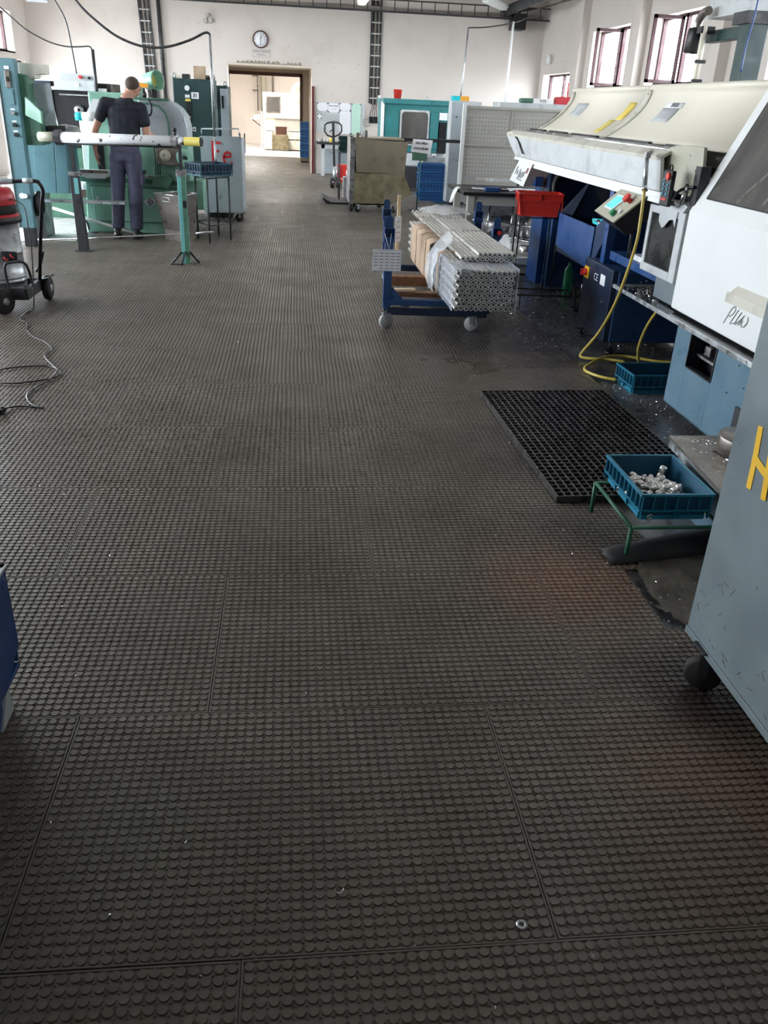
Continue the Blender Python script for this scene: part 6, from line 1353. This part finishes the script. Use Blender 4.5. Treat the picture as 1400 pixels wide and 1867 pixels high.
# bright blue crates stack
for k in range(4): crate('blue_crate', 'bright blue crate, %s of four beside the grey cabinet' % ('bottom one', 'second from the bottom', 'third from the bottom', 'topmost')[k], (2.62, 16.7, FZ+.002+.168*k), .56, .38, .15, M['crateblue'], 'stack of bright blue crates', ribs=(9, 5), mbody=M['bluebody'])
solo('blue_crate_pile', MB().box(2.98, 3.22, 16.6, 17.0, FZ, .30), M['crateblue'], 'blue closed box right of the blue crate stack', 'box', bev=.01)
# grey cabinet
t = thing('grey_cabinet', 'tall blue-grey cabinet between teal machine and pegboard', 'cabinet', (2.9, 16.6, 0))
put('body', MB().box(2.80, 3.35, 16.25, 16.55, .02, 1.72), M['lgrey'], t, bev=.006); put('door', MB().box(2.81, 3.05, 16.235, 16.25, .05, 1.70), M['cartgrey'], t, bev=.004); put('lock', MB().cyl((2.90, 16.235, 1.46), (2.90, 16.22, 1.46), .012), M['black'], t)
# pegboard bench
t = thing('assembly_bench', 'grey bench with a dark top, perforated back panels and a pale frame', 'workbench', (2.6, 10.0, 0))
YP = 10.3
put('upright', MB().box(1.905, 1.945, YP-.04, YP+.0, .62, 1.66), M['white'], t)
put('top_bar', MB().box(1.94, 3.3, YP-.02, YP+.02, 1.605, 1.635), M['pgrey'], t); put('mid_bar', MB().box(1.93, 3.3, YP-.02, YP+.02, 1.215, 1.235), M['pgrey'], t); put('divider', MB().box(2.48, 2.495, YP-.02, YP+.02, 1.235, 1.605), M['pgrey'], t)
def perf(x0, x1, z0, z1, name='perforated_panel'):
    p = put(name, MB().box(x0, x1, YP-.004, YP+.004, z0, z1), M['pgrey'], t); n = int((x1-x0-.04)/.038); m = int((z1-z0-.06)/.042); mb = MB()
    for i in range(n):
        for j in range(m):
            if (i*7+j*3) % 11 == 0 and i % 3: continue
            x = x0+.03+i*.038; z = z0+.05+j*.042; mb.prism([(x+.006*math.cos(a), z+.006*math.sin(a)) for a in [k*PI/3 for k in range(6)]], 'y', YP-.0055, YP-.0035)
    put('peg_holes', mb, M['paper'], p, kind='stuff')
perf(1.945, 2.48, 1.235, 1.605); perf(2.495, 3.2, 1.235, 1.605); perf(1.945, 2.62, .88, 1.215)
put('lower_panel', MB().box(1.945, 2.62, YP-.02, YP, .79, .845), M['pgrey'], t); put('side_ladder', MB().box(2.62, 2.65, YP-.02, YP+.02, .80, 1.215), M['darkgrey'], t)
put('tool_hook', MB().box(2.70, 2.75, YP-.05, YP-.005, 1.32, 1.38).cyl((2.715, YP-.03, 1.38), (2.715, YP-.03, 1.43), .008).sph((2.74, YP-.03, 1.41), .02), M['black'], t)
put('bench_top', MB().box(1.80, 3.3, 9.30, YP-.02, .765, .80), M['black'], t, bev=.003); put('apron', MB().box(1.90, 3.2, 9.36, 9.40, .665, .765), M['pgrey'], t)
put('leg', MB().box(1.86, 1.93, 9.34, 9.41, FZ, .765), M['pgrey'], t); put('leg', MB().box(3.1, 3.17, 9.34, 9.41, FZ, .765), M['pgrey'], t); put('leg', MB().box(1.86, 1.93, 10.15, 10.22, FZ, .765), M['pgrey'], t); put('leg', MB().box(3.1, 3.17, 10.15, 10.22, FZ, .765), M['pgrey'], t)
rnd = random.Random(44)
for k in range(7):
    x = 2.05+.10*k; a = rnd.uniform(-.5, .5)
    solo('drawing_sheet', MB().ob((x, 9.75+rnd.uniform(-.12, .15), .803+.0012*k), .13, .16, .0008, rz=a), M['paper'], 'white drawing sheet among those spread on the assembly bench', 'paper', 'drawing sheets spread on the bench')
solo('marker_case', MB().box(2.06, 2.22, 9.42, 9.50, .8015, .845), M['royal'], 'dark blue case near the left front edge of the assembly bench', 'case', bev=.008)
solo('black_pliers', MB().ob((2.27, 9.5, .815), .14, .012, .012, rz=.1).ob((2.27, 9.515, .815), .14, .012, .012, rz=-.1).sph((2.24, 9.5, .825), .015), M['black'], 'black pliers on the drawing sheets of the assembly bench', 'pliers')
solo('white_cloth', MB().sheet([[(1.80-.02*i+.01*math.sin(j*2), 9.55+.05*j, .82-.03*i*i/3+.008*math.sin(i*2+j)) for j in range(5)] for i in range(5)]), M['white'], 'white cloth hanging over the left end of the assembly bench', 'cloth', solid=.004)
solo('blue_orange_carton', MB().box(2.82, 2.96, 16.3, 16.5, 1.7205, 1.80), M['cyan'], 'blue and orange carton standing above the pegboard\'s left end', 'box')
bpy.data.objects['blue_orange_carton']; put('orange_half', MB().box(2.96, 3.12, 16.3, 16.5, 1.7205, 1.80), M['orange'], bpy.data.objects['blue_orange_carton'])
t = thing('long_cabinet', 'long pale cabinet row standing behind the pegboard', 'cabinet', (4.0, 15.3, 0))
put('body', MB().box(3.4, 5.2, 15.0, 15.6, .02, 1.728), M['lgrey'], t, bev=.006); put('white_box', MB().box(3.95, 4.30, 15.0, 15.3, 1.728, 1.80), M['white'], t); put('green_box', MB().box(3.75, 3.98, 15.0, 15.2, 1.728, 1.80), M['mintdk'], t, bev=.02)
text('lettering', 'V 31', .06, (4.12, 14.996, 1.765), (1, 0, 0), (0, 0, 1), M['inkgrey'], t, bold=.002)
solo('red_cone_base', MB().prism([(4.32, 1.729), (4.86, 1.729), (4.78, 1.84), (4.40, 1.85)], 'y', 15.02, 15.3).cyl((4.55, 15.1, 1.85), (4.55, 15.1, 2.06), .012), M['vred'], 'red machine top with a thin upright rod behind the pegboard', 'machine part')
# stainless pots and rails under the bench
t = thing('parts_washer', 'stainless drum washer on a grey platform under the assembly bench', 'machine', (2.5, 9.9, 0))
put('housing', MB().box(2.0, 3.0, 10.05, 10.12, .30, .66), M['galv'], t); put('drum', MB().lathe([(.001, 0), (.17, 0), (.17, .20), (.001, .2)], (2.35, 9.95, .30), 28), M['steel'], t, label='brownish reflecting steel drum')
put('rim', MB().lathe([(.14, .0), (.24, .01), (.25, .03), (.14, .03)], (2.35, 9.85, .27), 28), M['chrome'], t); put('rim', MB().lathe([(.10, .0), (.2, .01), (.2, .03), (.10, .03)], (2.72, 9.6, .27), 28), M['chrome'], t)
put('chuck', MB().lathe([(.001, 0), (.085, 0), (.09, .02), (.09, .085), (.08, .09), (.001, .09)], (2.56, 9.3, .18), 24), M['chrome'], t); put('chuck_bore', MB().cyl((2.575, 9.205, .225), (2.573, 9.22, .225), .015), M['black'], t)
put('pedestal', MB().cyl((2.62, 9.8, .27), (2.62, 9.8, .55), .085, n=20), M['steel'], t)
for x in (2.15, 2.42, 2.72): put('upright_rod', MB().cyl((x, 9.6, .25), (x+.02, 9.6, .66), .010, n=8), M['chrome'], t)
put('cross_rod', MB().cyl((1.95, 9.5, .50), (2.85, 9.4, .43), .010, n=8), M['chrome'], t)
put('platform', MB().box(2.0, 3.1, 9.1, 10.2, .0, .16), M['pgrey'], t, bev=.004); put('platform_edge', MB().box(1.98, 3.1, 9.06, 9.10, .10, .17), M['lgrey'], t)
# ---- things in the passage and the far room
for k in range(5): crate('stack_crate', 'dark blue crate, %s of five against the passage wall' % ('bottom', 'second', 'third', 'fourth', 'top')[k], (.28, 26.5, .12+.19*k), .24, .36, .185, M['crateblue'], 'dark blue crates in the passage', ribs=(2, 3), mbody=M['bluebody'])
solo('red_dolly', MB().box(.16, .41, 26.2, 26.8, .02, .115), M['bin'], 'dark red dolly under the stack of blue crates in the passage', 'dolly', bev=.01)
t = thing('far_machine', 'cream machine with a small dirty window in the far room', 'machine', (-.35, 32.6, 0))
Ym = 32.3
put('upper_housing', MB().box(-1.02, .30, Ym, Ym+1.2, 1.02, 1.83), M['offwhite'], t, bev=.01); put('side_post', MB().box(-1.10, -1.02, Ym, Ym+1.2, .1, 1.83), M['cream'], t)
put('window', MB().box(-.96, -.52, Ym-.012, Ym, 1.22, 1.68), M['glassdk'], t); put('window_frame', MB().tube([(-.98, Ym-.015, 1.20), (-.50, Ym-.015, 1.20), (-.50, Ym-.015, 1.70), (-.98, Ym-.015, 1.70), (-.98, Ym-.015, 1.20)], .012, 4), M['bin'], t)
put('mid_panel', MB().box(-1.06, -.68, Ym+.05, Ym+1.1, .62, 1.02), M['cream'], t, bev=.01); put('mid_panel', MB().box(-.68, .32, Ym+.05, Ym+1.1, .72, 1.02), M['pgrey'], t, bev=.01)
put('dark_recess', MB().box(-.66, -.28, Ym-.02, Ym+.3, .50, .76), M['brownframe'], t); put('rusty_front', MB().box(-.80, -.24, Ym-.25, Ym+.2, .02, .50), M['oldstain2'], t, bev=.01, label='rust-streaked front box')
put('base', MB().box(-1.08, -.78, Ym-.05, Ym+1.1, .02, .60), M['cream'], t, bev=.01); put('base_drawer', MB().box(-.24, .40, Ym-.02, Ym+1.1, .36, .60), M['offwhite'], t, bev=.01); put('base_drawer', MB().box(-.24, .40, Ym-.02, Ym+1.1, .02, .33), M['offwhite'], t, bev=.01)
put('right_gap', MB().box(.30, .42, Ym-.03, Ym+.1, .68, 1.25), M['black'], t); put('right_unit', MB().box(.30, .7, Ym+.1, Ym+.6, 1.25, 1.80), M['olive'], t, bev=.01)
put('duct', MB().curve([(-.02, Ym+.4, 1.82), (.0, Ym+.4, 1.98), (.12, Ym+.4, 2.10), (.35, Ym+.4, 2.17), (.8, Ym+.4, 2.2)], .085, 12), M['cream'], t)
t = thing('far_pipes', 'brown pipes running up the wall behind the far cream machine', 'pipe', (-1.0, 36.9, 0))
for x, r in ((-1.45, .02), (-1.22, .11), (-.85, .04), (.9, .02)): put('pipe', MB().cyl((x, 36.85, 1.2), (x, 36.85, 4.05), r, n=10), M['olive'] if r > .1 else M['bin'], t)
for z in (1.9, 2.4, 2.9): put('bracket', MB().box(-1.65, -1.40, 36.8, 36.84, z, z+.03), M['darkgrey'], t)
t = thing('far_shelf', 'small bracket shelf with a grey box on the far room wall', 'shelf', (-1.5, 34, 1))
put('board', MB().box(-1.62, -1.25, 33.7, 33.95, .93, .955), M['lgrey'], t); put('box', MB().box(-1.48, -1.27, 33.75, 33.9, .955, 1.10), M['cartgrey'], t); put('strut', MB().tube([(-1.55, 33.8, .93), (-1.25, 33.8, .72)], .015, 5), M['darkgrey'], t); put('stand', MB().box(-1.24, -1.19, 33.75, 33.85, FZ, 1.2), M['lgrey'], t)
t = thing('far_trolley', 'grey trolley with two dark upright rods at the left of the doorway view', 'trolley', (-1.7, 24, 0))
put('deck', MB().box(-1.5, -1.05, 17.9, 18.5, .62, .68), M['darkgrey'], t); put('body', MB().box(-1.35, -1.02, 17.9, 18.4, .30, .62), M['navydk'], t, bev=.01)
for x in (-1.08, -.99): put('rod', MB().cyl((x, 18.1, .62), (x, 18.1, .98), .014, n=6), M['black'], t)
caster(t, -1.08, 17.95, 0, .06, .03, M['blackrub'], M['white'], .30); caster(t, -1.3, 18.4, 0, .06, .03, M['blackrub'], M['white'], .30)
# ================================================================== THE WORKER
MX, MY = -2.06, 10.8
def shell(name, balls, voxel, m, parent=None, smooth=3):
    """balls: list of (p0, r0, p1, r1) tapered limbs -> one continuous surface"""
    mb = MB()
    for p0, r0, p1, r1 in balls:
        a, b = Vector(p0), Vector(p1); q0 = r0 if isinstance(r0, tuple) else (r0,)*3; q1 = r1 if isinstance(r1, tuple) else (r1,)*3
        n = max(2, int((b-a).length/.02)) if (b-a).length > 1e-4 else 1
        for k in range(n+1):
            f = k/n; mb.sph(a.lerp(b, f), tuple(q0[i]*(1-f)+q1[i]*f for i in range(3)), 14, 8)
            if n == 1 and (b-a).length < 1e-4: break
    o = bpy.data.objects.new(name, mb.mesh(name)); COL.objects.link(o)
    r = o.modifiers.new('r', 'REMESH'); r.mode = 'VOXEL'; r.voxel_size = voxel; r.use_smooth_shade = True
    s_ = o.modifiers.new('s', 'SMOOTH'); s_.iterations = smooth; s_.factor = .6
    dg = bpy.context.evaluated_depsgraph_get(); me = bpy.data.meshes.new_from_object(o.evaluated_get(dg)); bpy.data.objects.remove(o)
    me.materials.clear(); me.materials.append(m); me.name = name
    return me
W_ = bpy.data.objects
def v(x, y, z): return (x, y, z)
# joints (back view, facing +y, head bent forward and to the right)
head = (-1.845, 10.87, 1.665); neck0 = (-1.925, 10.80, 1.54); neck1 = (-1.865, 10.84, 1.60)
shL, shR = (-2.165, 10.80, 1.485), (-1.765, 10.82, 1.445)
elL, wrL = (-2.305, 10.79, 1.20), (-2.335, 10.85, 1.0)
elR, wrR = (-1.715, 10.82, 1.17), (-1.65, 11.06, 1.13)
body = [
    ((-1.97, 10.82, 1.39), (.17, .105, .12), (-1.97, 10.81, 1.12), (.15, .10, .10)), ((-1.97, 10.81, 1.12), (.15, .10, .10), (-1.985, 10.80, .97), (.165, .105, .09)),
    (shL, .055, shR, .055), (neck0, .062, neck1, .056),
    (shL, .052, elL, .042), (elL, .041, wrL, .027), (shR, .052, elR, .043), (elR, .041, wrR, .028),
    ((-2.08, 10.80, .94), .085, (-2.115, 10.80, .52), .058), ((-2.115, 10.80, .52), .058, (-2.155, 10.83, .09), .038),
    ((-1.90, 10.80, .94), .085, (-1.91, 10.80, .52), .058), ((-1.91, 10.80, .52), .058, (-1.94, 10.83, .09), .038),
    (head, (.076, .094, .098), head, (.076, .094, .098)), ((-1.84, 10.90, 1.615), (.058, .062, .055), (-1.84, 10.90, 1.615), .01),
    ((-1.832, 10.965, 1.64), (.012, .018, .018), (-1.832, 10.965, 1.64), .01),
    ((-1.922, 10.86, 1.65), (.009, .018, .030), (-1.922, 10.86, 1.65), .01), ((-1.768, 10.87, 1.655), (.010, .018, .030), (-1.768, 10.87, 1.655), .01),
]
# left hand hangs relaxed, fingers slightly curled
hx, hy, hz = -2.335, 10.855, .965
body += [((hx, hy, hz+.02), (.022, .034, .03), (hx+.004, hy+.004, hz-.055), (.018, .040, .025))]
for k, (dy, L_) in enumerate(((-.030, .062), (-.010, .075), (.011, .078), (.031, .070))):
    a = (hx+.004, hy+dy, hz-.062); b = (hx+.012, hy+dy*1.15, hz-.062-L_*.5); c = (hx+.030, hy+dy*1.15-.004, hz-.062-L_)
    body += [(a, .0095, b, .0088), (b, .0088, c, .0078)]
body += [((hx+.006, hy+.034, hz-.01), .012, (hx+.020, hy+.060, hz-.045), .0105), ((hx+.020, hy+.060, hz-.045), .0105, (hx+.028, hy+.062, hz-.072), .009)]
# right hand reaches forward to the machine
hx, hy, hz = wrR
body += [((hx, hy+.02, hz), (.034, .03, .022), (hx+.006, hy+.085, hz-.004), (.040, .025, .018))]
for k, (dx, L_) in enumerate(((-.030, .062), (-.010, .076), (.011, .078), (.031, .066))):
    a = (hx+.006+dx, hy+.095, hz-.004); b = (hx+.006+dx*1.1, hy+.095+L_*.5, hz-.012); c = (hx+.006+dx*1.1, hy+.095+L_*.85, hz-.038)
    body += [(a, .0095, b, .0088), (b, .0088, c, .0078)]
body += [((hx-.030, hy+.035, hz-.004), .012, (hx-.055, hy+.075, hz-.012), .0100), ((hx-.055, hy+.075, hz-.012), .0100, (hx-.058, hy+.10, hz-.025), .009)]
me = shell('person', body, .0055, M['skin'])
pb = bpy.data.objects.new('person', me); COL.objects.link(pb)
pb['label'] = 'person in a black t-shirt and slate work trousers bending over the green lathe'; pb['category'] = 'person'
def wear(name, balls, vox, m, sm=3, label=None):
    o = bpy.data.objects.new(name, shell(name, balls, vox, m, smooth=sm)); COL.objects.link(o); o.parent = pb
    if label: o['label'] = label
    return o
sl = lambda a, b, f: tuple(a[i]*(1-f)+b[i]*f for i in range(3))
wear('t_shirt', [((-1.97, 10.81, 1.40), (.188, .118, .11), (-1.97, 10.81, 1.12), (.178, .125, .08)), ((-1.97, 10.81, 1.12), (.178, .125, .08), (-1.98, 10.80, 1.06), (.185, .13, .04)),
                 (shL, .070, shR, .068), ((-1.965, 10.80, 1.485), (.13, .08, .055), (-1.925, 10.80, 1.53), (.085, .07, .040)), (shL, .068, sl(shL, elL, .50), .066), (shR, .068, sl(shR, elR, .52), .068)], .008, M['shirt'], 4)
tr = [((-1.985, 10.80, 1.05), (.172, .125, .03), (-1.985, 10.80, .93), (.185, .135, .08)), ((-2.08, 10.80, .92), (.100, .118, .09), (-2.11, 10.80, .52), (.080, .088, .06)), ((-2.11, 10.80, .52), (.080, .088, .06), (-2.15, 10.82, .135), (.075, .085, .03)),
      ((-1.895, 10.80, .92), (.100, .118, .09), (-1.90, 10.80, .52), (.080, .088, .06)), ((-1.90, 10.80, .52), (.080, .088, .06), (-1.93, 10.82, .125), (.078, .088, .03)),
      ((-1.80, 10.78, .72), (.025, .055, .075), (-1.81, 10.78, .66), (.022, .05, .06)), ((-2.05, 10.69, .93), (.05, .02, .04), (-2.05, 10.69, .90), (.05, .02, .03)), ((-1.91, 10.69, .93), (.05, .02, .04), (-1.91, 10.69, .90), (.05, .02, .03))]
to = wear('trousers', tr, .009, M['trousers'], 4)
for x in (-2.055, -1.905): put('pocket_flap', MB().box(x-.05, x+.05, 10.652, 10.662, .985, 1.0), M['trousers'], to)
put('cargo_flap', MB().box(-1.782, -1.772, 10.72, 10.84, .745, .785), M['shirt'], to)
hr_ = [((-1.848, 10.845, 1.695), (.081, .092, .078), (-1.848, 10.845, 1.695), .02), ((-1.850, 10.810, 1.675), (.068, .050, .050), (-1.850, 10.800, 1.655), .02)]
wear('hair', hr_, .006, M['hair'], 2, 'short dark greying hair')
put('ear', MB().sph((-1.925, 10.86, 1.645), (.010, .018, .030)), M['skin'], pb); put('ear', MB().sph((-1.764, 10.87, 1.65), (.010, .018, .030)), M['skin'], pb)
for s in (-1, 1): put('eye', MB().sph((-1.838+s*.030, 10.945, 1.662), .0105), M['paper'], pb); put('eyebrow', MB().ob((-1.838+s*.030, 10.952, 1.682), .032, .006, .006), M['hair'], pb)
put('mouth', MB().ob((-1.838, 10.962, 1.600), .036, .008, .007), M['bin'], pb)
for x, dx in ((-2.16, -.01), (-1.935, .02)):
    s_ = wear('shoe', [((x, 10.79, .045), (.040, .045, .042), (x+dx, 10.93, .038), (.046, .06, .030)), ((x, 10.80, .09), (.042, .042, .03), (x, 10.81, .11), (.04, .04, .02))], .006, M['shoe'])
    put('sole', MB().ob((x+dx/2, 10.86, .006), .088, .27, .014), M['blackrub'], s_, bev=.004)
